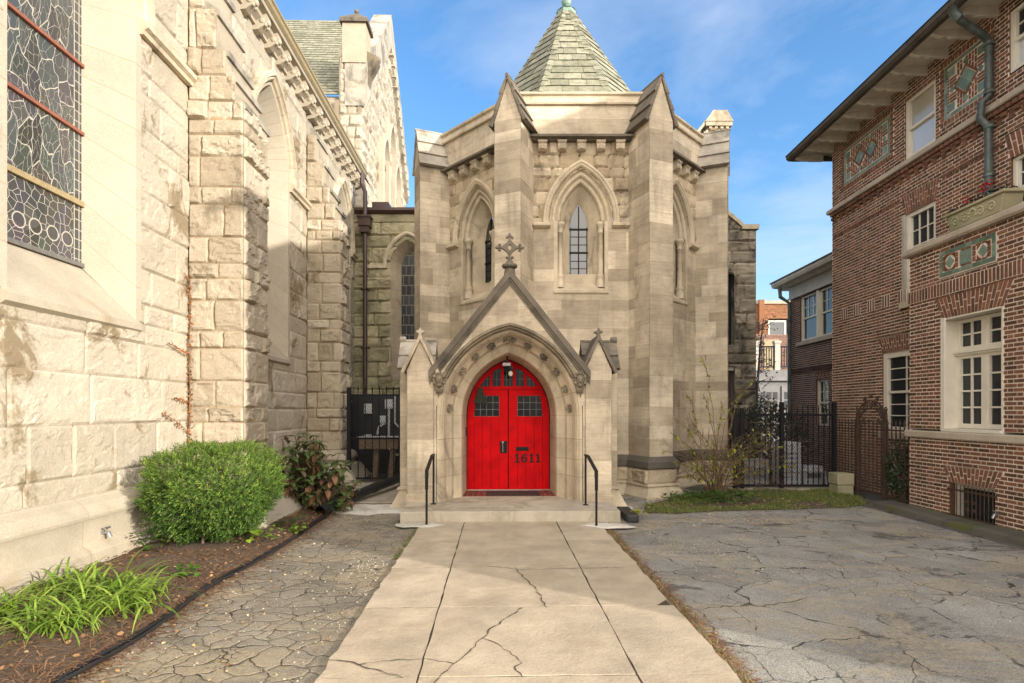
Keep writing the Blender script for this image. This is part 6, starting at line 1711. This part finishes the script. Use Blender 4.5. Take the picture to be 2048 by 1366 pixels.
# daylily clumps
rr = random.Random(61)
spots = [(-3.72, 4.78, 'daylily clump with long arching leaves, farthest back and highest against the plinth'), (-3.25, 4.62, 'daylily clump with arching leaves nearest the yew bush and the black edging'), (-3.75, 4.05, 'daylily clump with pale leaves at the left picture edge by the wall'), (-3.2, 3.98, 'daylily clump with spilling leaves, foremost beside the black edging'), (-3.05, 4.40, 'small daylily clump with leaves hanging over the black edging')]
for x0, y0, lab in spots:
    mb = MB()
    big = 1. if x0 < -3 else .75
    for i in range(115):
        a = rr.uniform(0, 2 * PI); L = rr.uniform(.26, .54) * big; bx, by = x0 + rr.gauss(0, .12), y0 + rr.gauss(0, .11); w = rr.uniform(.006, .012); t = min(1, max(0, rr.gauss(.45, .33)))
        up = rr.uniform(.75, 1.35); P = []; d = Vector((math.cos(a), math.sin(a), 0)); S = Vector((-d.y, d.x, 0))
        p = Vector((bx, by, .05)); ang = up
        for k in range(8):
            f = k / 7; ww = w * (1 - f ** 2.2) + .001
            P.append((p - S * ww, p + Vector((0, 0, -.25 * ww)), p + S * ww)); p = p + (d * math.cos(ang) + Vector((0, 0, math.sin(ang)))) * (L / 7); ang -= rr.uniform(.16, .42)
            if p.z < .05: p.z = .05
        V = [tuple(v) for r_ in P for v in r_]; fs = []
        for k in range(7): fs += [(k * 3, k * 3 + 1, k * 3 + 4, k * 3 + 3), (k * 3 + 1, k * 3 + 2, k * 3 + 5, k * 3 + 4)]
        mb.add(V, fs, t)
    tag(mb.build('daylily', M['blade'], smooth=True), lab, 'plant', 'daylilies in the planting bed')
# small ivy / green tufts
rr = random.Random(67)
for x, y, n_, sp, hh, t0, lab, mt in ((-3.95, 6.15, 60, .16, .26, .2, 'dark ivy tuft at the foot of the cream plinth left of the yew bush', 'ivy'), (-3.0, 6.62, 60, .2, .2, .8, 'bright yellow green ivy tuft right of the yew bush by the buttress foot', 'ivy'),
                                  (-3.02, 5.2, 26, .12, .13, .35, 'small green seedling amid dry twigs in the mulch', 'ivy'), (-2.95, 7.55, 40, .17, .14, .3, 'dark green ivy patch below the hydrangea near the drain pipe', 'ivy'), (-2.78, 7.25, 22, .1, .08, .9, 'yellow green ivy sprig beside the black edging pipe', 'ivy'), (-2.72, 8.7, 34, .12, .16, .15, 'ivy tuft around the black drain pipe mouth', 'ivy'), (1.85, 8.35, 24, .09, .1, .8, 'small yellow leaved weed beside the black splash block', 'yellowleaf')):
    mb = MB()
    for i in range(n_):
        p = Vector((x + rr.gauss(0, sp * .6), y + rr.gauss(0, sp * .5), .05 + rr.random() * hh)); leafq(mb, p, rv(rr, rr.uniform(-.3, .5)), (0, 0, 1), rr.uniform(.05, .085), rr.uniform(.045, .075), min(1, max(0, rr.gauss(t0, .18))))
    tag(mb.build('ivy_tuft' if mt == 'ivy' else 'weed', M[mt]), lab, 'plant')
# orange creeper in the corner of flank and buttress
rr = random.Random(71)
vn = thing('creeper', 'thin withered orange creeper climbing the corner beside the buttress', 'creeper', FL.p(7.66, .04, 0))
lf = MB(FL); st = MB(FL)
st.tube([(7.64 + .01 * math.sin(z * 5), .045 + .012 * math.sin(z * 7), z) for z in np.arange(.4, 3.45, .12)], .006, 5, .5)
brs = [(1.30, -.62, .28), (1.72, -.36, .05), (2.35, -.50, .12)]
for z in np.arange(.5, 3.45, .011):
    leafq(lf, (7.63 + rr.uniform(-.03, .03), .045 + rr.uniform(0, .03), z), rv(rr), (rr.uniform(-1, 1), 1, 0), rr.uniform(.025, .045), rr.uniform(.016, .03), rr.random())
for z, da, dz in brs:
    st.tube([(7.63, .05, z), (7.63 + da * .5, .05, z + dz * .6), (7.63 + da, .05, z + dz)], .004, 5, .5)
    for i in range(46): f = rr.random(); leafq(lf, (7.63 + da * f, .05 + rr.uniform(0, .03), z + dz * f + rr.uniform(-.015, .015)), rv(rr), (0, 1, .3), rr.uniform(.025, .045), rr.uniform(.014, .026), rr.random())
lf.build('leaves', M['vine'], vn); st.build('stem', M['stem'], vn)
# sparse arching shrub on the right
rr = random.Random(77)
kr = thing('sparse_shrub', 'sparse arching shrub with bare brown stems and a few yellow green leaves', 'shrub', (3.85, 10.55, .03))
lf = MB(); st = MB()
tips = [(3.55, 10.5, 2.62), (4.62, 10.7, 2.2), (3.55, 10.4, 1.9), (4.35, 10.6, 2.0), (3.15, 10.3, 2.0), (4.0, 10.6, 1.7), (3.0, 10.3, 1.45), (2.75, 9.6, .75), (5.1, 10.5, .95), (5.3, 10.4, .62), (4.9, 10.6, 1.2), (2.9, 10.3, 1.2)]
for i in range(62):
    if i < len(tips): T_ = Vector(tips[i])
    else:
        a = rr.uniform(0, 2 * PI); r = rr.uniform(.35, 1.15); T_ = Vector((3.9 + r * math.cos(a), 10.5 + .55 * r * math.sin(a), rr.uniform(.45, 1.6) * (1.1 - r * .45)))
    B_ = Vector((3.85 + rr.gauss(0, .09), 10.55 + rr.gauss(0, .07), .02)); h = T_.z
    c1 = B_ + Vector((0, 0, h * .55)) + (T_ - B_) * .22; P = []
    for k in range(9):
        f = k / 8; P.append((1 - f) ** 2 * B_ + 2 * f * (1 - f) * c1 + f * f * T_ + (Vector((rr.gauss(0, .012), rr.gauss(0, .012), 0)) if 0 < k < 8 else Vector()))
    st.tube([tuple(p) for p in P], [.0075 - .0005 * k for k in range(9)], 5, rr.random(), cap=False)
    for tw in range(5):
        k = rr.randrange(3, 8); d = (rv(rr, rr.uniform(-.1, .8)) * .7 + (P[k] - P[k - 1]).normalized()).normalized(); L = rr.uniform(.12, .34); e = P[k] + d * L
        st.tube([tuple(P[k]), tuple(P[k] + d * L * .5 + rv(rr) * .015), tuple(e)], [.004, .003, .002], 4, rr.random(), cap=False)
        if rr.random() < .22:
            for q_ in range(3): leafq(lf, P[k].lerp(e, rr.uniform(.3, 1)), (rv(rr, rr.uniform(-.9, .0))), (0, 0, 1), rr.uniform(.04, .07), rr.uniform(.025, .04), rr.random(), .4)
    dens = 16 if i < len(tips) else (6 if rr.random() < .5 else 1)
    for q_ in range(dens):
        f = rr.uniform(.55, 1.); k = min(7, int(f * 8)); p = P[k].lerp(P[k + 1], f * 8 - k); leafq(lf, p, rv(rr, rr.uniform(-1, .1)), (0, 0, 1), rr.uniform(.05, .095), rr.uniform(.03, .045), rr.uniform(.1, 1), .3)
for i in range(420):   # thorny brown tangle low at the fence side
    p = Vector((rr.gauss(4.45, .42), rr.gauss(10.75, .15), abs(rr.gauss(.55, .28)))); d = rv(rr) * rr.uniform(.08, .3); d.z *= .5; st.tube([tuple(p), tuple(p + d * .5 + rv(rr) * .02), tuple(p + d)], [.0035, .003, .002], 4, rr.random(), cap=False)
lf.build('leaves', M['yellowleaf'], kr); st.build('stem', M['stem'], kr)
# red geraniums in the trough
rr = random.Random(81)
gn = thing('geranium', 'red flowering geranium in the carved stone trough above the bay', 'flower', FB.p(7.72, -.08, 4.45))
lf = MB(FB); pt = MB(FB)
for i in range(190): leafq(lf, (rr.uniform(7.28, 8.25), rr.uniform(-.22, .06), 4.46 + abs(rr.gauss(0, .06))), rv(rr, rr.uniform(-.2, .8)), (0, 0, 1), rr.uniform(.03, .065), rr.uniform(.03, .05), rr.random())
for (a, z) in ((7.62, 4.66), (7.55, 4.68), (7.69, 4.65), (7.95, 4.60)):
    lf.tube([(a, -.05, 4.45), (a + .01, -.04, z)], .004, 5, .3)
    for i in range(26): d = rv(rr) * .035; leafq(pt, (a + d.x, -.04 + d.y, z + d.z * .8), d, (0, 0, 1), .028, .026, rr.random())
lf.build('leaves', M['darkleaf'], gn); pt.build('blossom', M['geranium'], gn)
# dark evergreen by the bay corner, hedge behind the black fence, bare vine tree
def leafmass(name, label, cat, c, r, n_, mat, L, seed, stems=True):
    rr = random.Random(seed); t = thing(name, label, cat, (c[0], c[1], 0)); mb = MB()
    for i in range(n_):
        d = rv(rr); k = rr.uniform(.35, 1.) ** .5 * (1 + .2 * math.sin(d.x * 6 + seed) * math.sin(d.z * 7 + d.y * 5)); p = Vector((c[0] + d.x * r[0] * k, c[1] + d.y * r[1] * k, c[2] + d.z * r[2] * k))
        if p.z < .02: continue
        leafq(mb, p, rv(rr), rv(rr), L * rr.uniform(.6, 1.3), L * rr.uniform(.4, .7), rr.random())
    mb.build('foliage', mat, t); s = MB()
    for i in range(9):
        a = rr.uniform(0, 2 * PI); s.tube([(c[0] + .1 * r[0] * math.cos(a), c[1] + .1 * r[1] * math.sin(a), 0), (c[0] + .4 * r[0] * math.cos(a), c[1] + .4 * r[1] * math.sin(a), c[2]), (c[0] + .8 * r[0] * math.cos(a), c[1] + .8 * r[1] * math.sin(a), c[2] + r[2] * rr.uniform(.2, .9))], [.02, .014, .006], 5, rr.random())
    s.build('stem', M['bark'], t); return t
leafmass('evergreen_shrub', 'dark evergreen shrub behind the rusty railings beside the bay', 'shrub', (6.62, 9.45, .55), (.26, .30, .55), 1500, M['holly'], .05, 91)
leafmass('overgrown_hedge', 'dark overgrown hedge behind the black mesh fence', 'hedge', (6.05, 13.2, 1.0), (.95, .5, .85), 2600, M['darkleaf'], .085, 92)
leafmass('ivy_tangle', 'dark twiggy tangle behind the fence beside the stone annex', 'shrub', (7.3, 17.2, 1.2), (.7, .6, 1.1), 1200, M['darkleaf'], .09, 95)
rr = random.Random(93)
tr2 = thing('bare_tree', 'thin dark twiggy tree in front of the far balcony', 'tree', (9.05, 20.6, 0))
st = MB(); lf = MB()
st.tube([(9.05, 20.6, 0), (9.0, 20.6, 2.2), (9.12, 20.6, 3.8), (9.25, 20.6, 5.0)], [.06, .05, .035, .015], 7)
for i in range(48):
    z = rr.uniform(1.9, 4.9); p = Vector((9.08 + rr.gauss(0, .05), 20.6, z)); d = rv(rr, rr.uniform(-.1, .7)) * rr.uniform(.3, .95); d.y *= .6
    st.tube([tuple(p), tuple(p + d * .5 + rv(rr) * .08), tuple(p + d)], [.014, .009, .004], 5, rr.random(), cap=False)
    for q_ in range(5): e = p + d * rr.uniform(.3, 1.1) + rv(rr) * .12; leafq(lf, e, rv(rr), rv(rr), rr.uniform(.05, .11), rr.uniform(.04, .08), rr.random())
st.build('trunk', M['iron'], tr2); lf.build('crown', M['darkleaf'], tr2)

# ================================================================== FENCES AND SMALL THINGS
def diamond(mb, F, a0, a1, z0, z1, px=.045, k=1.75, w=.0028, n=0.):
    mb.F = F
    for sg in (1, -1):
        c = a0 - (z1 - z0) / k if sg > 0 else a0
        e = a1 if sg > 0 else a1 + (z1 - z0) / k
        while c < e:
            pa, pb = c, c + sg * (z1 - z0) / k; za, zb = z0, z1
            lo, hi = (pa, pb) if sg > 0 else (pb, pa)
            # clip
            def at_(x): return z0 + (x - pa) * sg * k
            x0, x1 = max(lo, a0), min(hi, a1)
            if x1 - x0 > .01: mb.q([(x0 - w, n, at_(x0)), (x0 + w, n, at_(x0)), (x1 + w, n, at_(x1)), (x1 - w, n, at_(x1))], .5)
            c += px
def spear(mb, a, n, z, s=1.):
    mb.lathe([(.008 * s, z), (.014 * s, z + .01 * s), (.008 * s, z + .02 * s), (.02 * s, z + .05 * s), (.012 * s, z + .08 * s), (.001, z + .13 * s)], a, n, 6, .5)
# left gate
FQ = Fr((-3.58, 12.3, 0), (1, 0), (0, -1))
gt = thing('iron_gate', 'black iron mesh gate with spear tops between the church flank and porch', 'gate', (-3.0, 12.3, 0))
for a in (.0, 1.14):
    k = MB(FQ); k.box(a - .04, a + .04, -.04, .04, -.0, 2.12, .5); k.build('post', M['iron'], gt)
for i in range(6):
    k = MB(FQ); a = .20 + i * .156; k.box(a - .009, a + .009, -.009, .009, .1, 2.02, .5); spear(k, a, 0, 2.02, 1.1); k.build('picket', M['iron'], gt)
k = MB(FQ)
for z in (.12, 1.0, 1.95): k.box(.04, 1.10, -.015, .015, z - .018, z + .018, .5)
k.build('frame', M['iron'], gt)
k = MB(); diamond(k, FQ, .04, 1.10, .12, 1.95, .05, n=.02); k.build('mesh', M['iron'], gt)
# utility panel
FU = Fr((-4.2, 14.4, 0), (1, 0), (0, -1))
up = thing('meter_station', 'dark board of grey meter boxes and pale conduits behind the mesh gate', 'meters', (-3.3, 14.4, 0))
k = MB(FU); k.box(-.2, 2.6, -.2, 0, 0, 2.02, .5)
for i in range(14): k.box(-.2, 2.6, 0, .012, .1 + i * .14, .11 + i * .14, .9)
k.build('board', M['black_plastic'], up)
for (a, z, w, h) in ((.42, 1.66, .20, .26), (.95, 1.78, .20, .24), (.80, 1.38, .17, .2), (1.38, 1.62, .22, .26), (.42, .86, .18, .28), (1.38, .92, .14, .26)):
    k = MB(FU); k.box(a, a + w, .0, .1, z - h / 2, z + h / 2, .6); k.box(a + .02, a + w - .02, .1, .115, z - h / 2 + .03, z + h / 2 - .02, .9); k.build('meter_box', M['conduit'], up, bevel=.006)
k = MB(FU)
for P in ([(1.05, .06, 1.66), (1.05, .08, .7), (1.12, .1, .5), (1.45, .1, .45), (1.6, .08, .0)], [(1.2, .06, 2.0), (1.2, .08, 1.3), (1.3, .08, 1.2), (1.75, .08, 1.2), (1.85, .08, 1.0), (1.85, .08, .2)], [(.95, .07, 1.28), (.8, .08, 1.2), (.75, .08, 1.0)]): k.tube(P, .03, 8, .5)
k.build('conduit', M['conduit'], up)
ws = thing('wooden_stand', 'rough wooden stand on two thick legs behind the mesh gate', 'stand', (-3.1, 13.2, 0))
k = MB(); k.box(-3.55, -2.65, 13.0, 13.5, .72, .95, .6); k.build('top', M['wood'], ws)
k = MB(); k.box(-3.6, -2.6, 12.98, 13.5, .95, 1.0, .6); k.build('slab', M['conduit'], ws)
for a in (-3.2, -2.82):
    k = MB(); k.tube([(a - .03, 13.15, .0), (a, 13.15, .4), (a + .03, 13.15, .72)], [.085, .07, .075], 8, .7); k.build('leg', M['wood'], ws)
# drain pipe
k = MB(); P = [(-2.30, 12.1, .20), (-2.42, 11.2, .19), (-2.62, 10.2, .16), (-2.80, 9.2, .12), (-2.89, 8.42, .085)]
Pv = []
for i in range(len(P) - 1):
    for j in range(6): Pv.append(tuple(Vector(P[i]).lerp(Vector(P[i + 1]), j / 6)))
Pv.append(P[-1]); k.tube(Pv, .085, 14, .5, cap=False)
k.tube([tuple(p) for p in reversed(Pv[:])], .076, 14, .1, cap=False)
for j in (10, 17): k.tube([Pv[j], Pv[j + 1]], .092, 14, .6)
tag(k.build('drain_pipe', M['black_plastic'], smooth=False), 'fat black plastic drain pipe lying on the ground with an open end', 'pipe')
# edging hoses
for o_, lab in ((.02, 'black edging pipe on the bed side of the pair along the cracked asphalt'), (.055, 'black edging pipe on the asphalt side of the pair along the bed')):
    k = MB(); k.tube([(BEDP(y) + o_ + .012 * math.sin(y * 3 + o_ * 40), y, .02 + .008 * math.sin(y * 4 + o_ * 20)) for y in np.arange(1.5, 8.7, .15)], .0125, 8, .5); tag(k.build('edging_pipe', M['black_plastic'], smooth=True), lab, 'pipe', 'edging pipes along the planting bed')
# splash block
k = MB(); k.prism_a([(-8.62, .0), (-8.62, .10), (-8.1, .085), (-8.1, .0)], 1.63, 1.80, .5)
k = MB(); k.box(1.64, 1.82, 8.02, 8.75, .0, .11, .5); k.box(1.66, 1.80, 8.0, 8.02, .01, .10, .2); tag(k.build('splash_block', M['black_plastic'], bevel=.01), 'black plastic downpipe outlet block beside the entrance step', 'drain block')
k = MB(); k.tube([(2.6, 9.95, .16), (2.95, 9.6, .10), (3.1, 9.4, .06)], .06, 10, .5)
# spigot on the plinth
tp = thing('hose_bib', 'small metal hose tap on the cream plinth left of the yew bush', 'tap', FL.p(5.85, .12, .3))
k = MB(FL); k.tube([(5.85, .11, .33), (5.85, .19, .33), (5.85, .21, .28)], .016, 8); k.build('spout', M['steel'], tp)
k = MB(FL); k.tube([(5.81, .17, .38), (5.89, .17, .38)], .012, 8); k.tube([(5.85, .17, .33), (5.85, .17, .38)], .008, 6); k.build('handle', M['steel'], tp)
# red door ornament
dc = MB(FP); rr = random.Random(101)
for i in range(190):
    f = rr.random(); z = 2.02 - .26 * f; w = .03 + .10 * f; leafq(dc, (-.50 + rr.uniform(-w, w), DN + .02 + rr.uniform(0, .05), z), (rr.uniform(-.5, .5), .3, -1), (0, 1, 0), rr.uniform(.03, .06), rr.uniform(.015, .03), rr.random())
for i in range(6): dc.ball((-.50 + rr.uniform(-.09, .09), DN + .04, 1.80 + rr.uniform(-.03, .06)), .025, (1, 1, 1.2), 6, 4, .9)
dc.tube([(-.62, DN + .012, 2.02), (-.35, DN + .012, 2.035)], .006, 5, .2)
tag(dc.build('door_swag', M['darkleaf']), 'dark dried pine swag hanging on the left red door', 'ornament')
# black security fence on the right
FR = Fr((4.50, 11.3, 0), (1, 0), (0, -1))
fe = thing('security_fence', 'black iron fence with mesh and tall posts at the back of the driveway', 'fence', (5.5, 11.3, 0))
for a in (.0, .14, .94, 2.0):
    k = MB(FR); h = 1.78 if a > .5 else 1.66; k.box(a - .035, a + .035, -.035, .035, .03, h, .5); k.build('post', M['iron'], fe)
for i in range(19):
    a = -.04 + i * .108
    if min(abs(a - p) for p in (0, .14, .94, 2.0)) < .045: continue
    k = MB(FR); k.box(a - .008, a + .008, -.008, .008, .08, 1.68 + .02 * math.sin(i), .5); k.prism_n([(a - .008, 1.68), (a + .008, 1.68), (a, 1.73)], -.008, .008, .5); k.build('picket', M['iron'], fe)
for z in (.10, 1.52): k = MB(FR); k.box(0, 2.0, -.018, .018, z - .018, z + .018, .5); k.build('rail', M['iron'], fe)
k = MB(); diamond(k, FR, 0, 2.0, .1, 1.55, .05, n=-.02); k.build('mesh', M['iron'], fe)
rr = random.Random(103)
vt = thing('dead_vine', 'brown leafless vine stems tangled along the black fence', 'creeper', (5.9, 11.38, 0))
k = MB()
for i in range(150):
    p = Vector((rr.uniform(4.7, 6.6), 11.4 + rr.uniform(-.02, .1), rr.uniform(.6, 1.75))); d = rv(rr) * rr.uniform(.2, .6); d.y *= .15; k.tube([tuple(p), tuple(p + d * .5 + rv(rr) * .04), tuple(p + d)], [.005, .004, .002], 4, rr.random(), cap=False)
k.build('stem', M['stem'], vt)
# mossy block pier
k = MB(); k.box(6.14, 6.44, 10.55, 10.85, -.02, .20, .4); k.box(6.13, 6.45, 10.54, 10.86, .205, .42, .7); tag(k.build('stone_pier', M['mosstone'], bevel=.015), 'low mossy green stone pier between the black fence and rusty railings', 'pier')
# rusty railing with arched gate, continuing the bay face towards the back
FI = Fr((6.36, 0, 0), HD, HN)
fi = thing('iron_railing', 'rusty brown iron railing with spear tops beside the brick bay', 'fence', FI.p(10.0, 0, 0))
i = 0; a = 9.16
while a < 11.2:
    if not (9.74 < a < 10.56):
        k = MB(FI); k.box(a - .008, a + .008, -.008, .008, .10, 1.33, .5); spear(k, a, 0, 1.33, 1.0); k.build('picket', M['rust'], fi)
    a += .105
for z in (.12, .72, 1.27):
    if z != .72: k = MB(FI); k.box(10.56, 11.2, -.014, .014, z - .014, z + .014, .5); k.build('rail', M['rust'], fi)
    k = MB(FI); k.box(9.1, 9.74, -.014, .014, z - .014, z + .014, .5); k.build('rail', M['rust'], fi)
ga = thing('scroll_gate', 'rusty iron garden gate crowned by an arch of scrolls', 'gate', FI.p(10.15, 0, 0))
for a in (9.76, 10.54):
    k = MB(FI); k.box(a - .028, a + .028, -.028, .028, .05, 1.56, .5); k.ball((a, 0, 1.58), .035); k.build('post', M['rust'], ga)
k = MB(FI)
for z in (.14, 1.27): k.box(9.80, 10.50, -.014, .014, z - .014, z + .014, .5)
k.build('frame', M['rust'], ga)
for i in range(6):
    k = MB(FI); a = 9.86 + i * .116; k.box(a - .008, a + .008, -.008, .008, .14, 1.33, .5); spear(k, a, 0, 1.33, 1.0); k.build('picket', M['rust'], ga)
k = MB(FI)
for rx_, rz_ in ((.40, .30), (.27, .17)): k.tube([(10.15 + rx_ * math.cos(PI * j / 18), 0, 1.48 + rz_ * math.sin(PI * j / 18)) for j in range(19)], .013, 6, .4)
def scroll(a, z, r, ph, turns=2.0, dr=1):
    k.tube([(a + r * (1 - j / 22.) * math.cos(ph + dr * j * turns * 2 * PI / 22), .0, z + r * (1 - j / 22.) * math.sin(ph + dr * j * turns * 2 * PI / 22)) for j in range(20)], .011, 6, .5)
for j in range(7):
    t_ = PI * (j + .5) / 7; scroll(10.15 + .335 * math.cos(t_), 1.48 + .235 * math.sin(t_), .068, t_, 1.8, 1 if j % 2 else -1)
for j in range(4):
    t_ = PI * (j + .5) / 4; scroll(10.15 + .44 * math.cos(t_), 1.50 + .345 * math.sin(t_), .052, t_ + PI, 1.6, 1 if j < 2 else -1)
scroll(9.93, 1.40, .06, 0, 1.8); scroll(10.37, 1.40, .06, PI, 1.8, -1)
k.ball((10.15, 0, 1.86), .035); k.build('scroll_crest', M['rust'], ga)
# cabinets behind the fence
def cabinet(x0, x1, y, h, lab, mt='cabinet'):
    t = thing('utility_cabinet', lab, 'cabinet', ((x0 + x1) / 2, y + .2, 0)); k = MB(); k.box(x0, x1, y, y + .4, .0, h, .6); k.build('body', M[mt], t, bevel=.01)
    k = MB()
    for i in range(6): k.box(x0 + .05, x1 - .05, y - .012, y, .15 + i * (h - .3) / 6, .17 + i * (h - .3) / 6, .2)
    k.build('louvre', M['steel'], t)
cabinet(5.85, 6.3, 12.2, .92, 'tall pale grey cabinet behind the middle post of the black fence', 'conduit')
cabinet(4.95, 5.55, 12.1, .55, 'low grey cabinet behind the left bay of the black fence')
cabinet(6.35, 6.75, 12.15, .40, 'short pale box behind the right bay of the black fence', 'conduit')
k = MB(); k.tube([(6.2, 12.0, .33), (6.7, 12.0, .30), (6.74, 12.0, .0)], .03, 8, .5); tag(k.build('pale_pipe', M['conduit']), 'pale bent pipe near the ground behind the black fence', 'pipe')

# ================================================================== CAMERA, SKY, SUN
cam = bpy.data.cameras.new('camera'); co = bpy.data.objects.new('camera', cam); COL.objects.link(co)
co.location = (0, 0, EYE); co.rotation_euler = (PI / 2, 0, 0); cam.lens = 1120 / 2048 * 36; cam.sensor_width = 36; cam.shift_y = (822 - 683) / 2048; cam.clip_end = 1000; cam.clip_start = .05
SC.camera = co
SUN_EL = math.radians(13.5); SD = Vector((1, -.70, 0)).normalized(); SDIR = Vector((SD.x * math.cos(SUN_EL), SD.y * math.cos(SUN_EL), math.sin(SUN_EL)))
sl_ = bpy.data.lights.new('sun', 'SUN'); so = bpy.data.objects.new('sun', sl_); COL.objects.link(so); so.location = SDIR * 60
so.rotation_euler = SDIR.to_track_quat('Z', 'Y').to_euler(); sl_.energy = SUN_E; sl_.angle = math.radians(.53); sl_.color = (1., .94, .85)
w = bpy.data.worlds.new('World'); SC.world = w; w.use_nodes = True; nt = w.node_tree; bg = nt.nodes['Background']
sky = nd(nt, 'ShaderNodeTexSky', sky_type='NISHITA'); sky.sun_disc = False; sky.sun_elevation = SUN_EL; sky.sun_rotation = math.atan2(SD.x, SD.y); sky.air_density = 1.0; sky.dust_density = .5; sky.ozone_density = 3.0
tc = nd(nt, 'ShaderNodeTexCoord').outputs['Generated']
sp = nd(nt, 'ShaderNodeSeparateXYZ', {'Vector': tc})
zc = math_(nt, 'MAXIMUM', sp.outputs[2], .12)
pv = nd(nt, 'ShaderNodeCombineXYZ', {'X': math_(nt, 'DIVIDE', sp.outputs[0], zc), 'Y': math_(nt, 'DIVIDE', sp.outputs[1], zc), 'Z': sp.outputs[2]}).outputs[0]
cn = noise(nt, pv, .9, 9, .58, .35)
# thin cloud in front, unseen bright cloud added behind the viewer as fill light
back = rng(nt, sp.outputs[1], .25, -.5, 0., 1.)
cf = math_(nt, 'ADD', rng(nt, math_(nt, 'ADD', cn, math_(nt, 'MULTIPLY', sp.outputs[0], .10)), .54, .76, 0, .5), math_(nt, 'MULTIPLY', rng(nt, cn, .30, .60, .25, 1.), back), clamp=True)
hz = rng(nt, sp.outputs[2], .02, .36, .50, .0)
cl = mix(nt, back, CLOUD, CLOUD_FILL)
skc = nd(nt, 'ShaderNodeHueSaturation', {'Color': sky.outputs[0], 'Saturation': 1.12, 'Value': 1.02}).outputs[0]
c = mix(nt, hz, skc, CLOUD)
c = mix(nt, cf, c, cl)
nt.links.new(c, bg.inputs[0]); bg.inputs[1].default_value = SKY_S
vs = SC.view_settings; vs.view_transform = 'Standard'; vs.look = 'None'; vs.gamma = 1; vs.exposure = EXPO
SC.cycles.max_bounces = 6; SC.cycles.diffuse_bounces = 4; SC.cycles.use_denoising = True
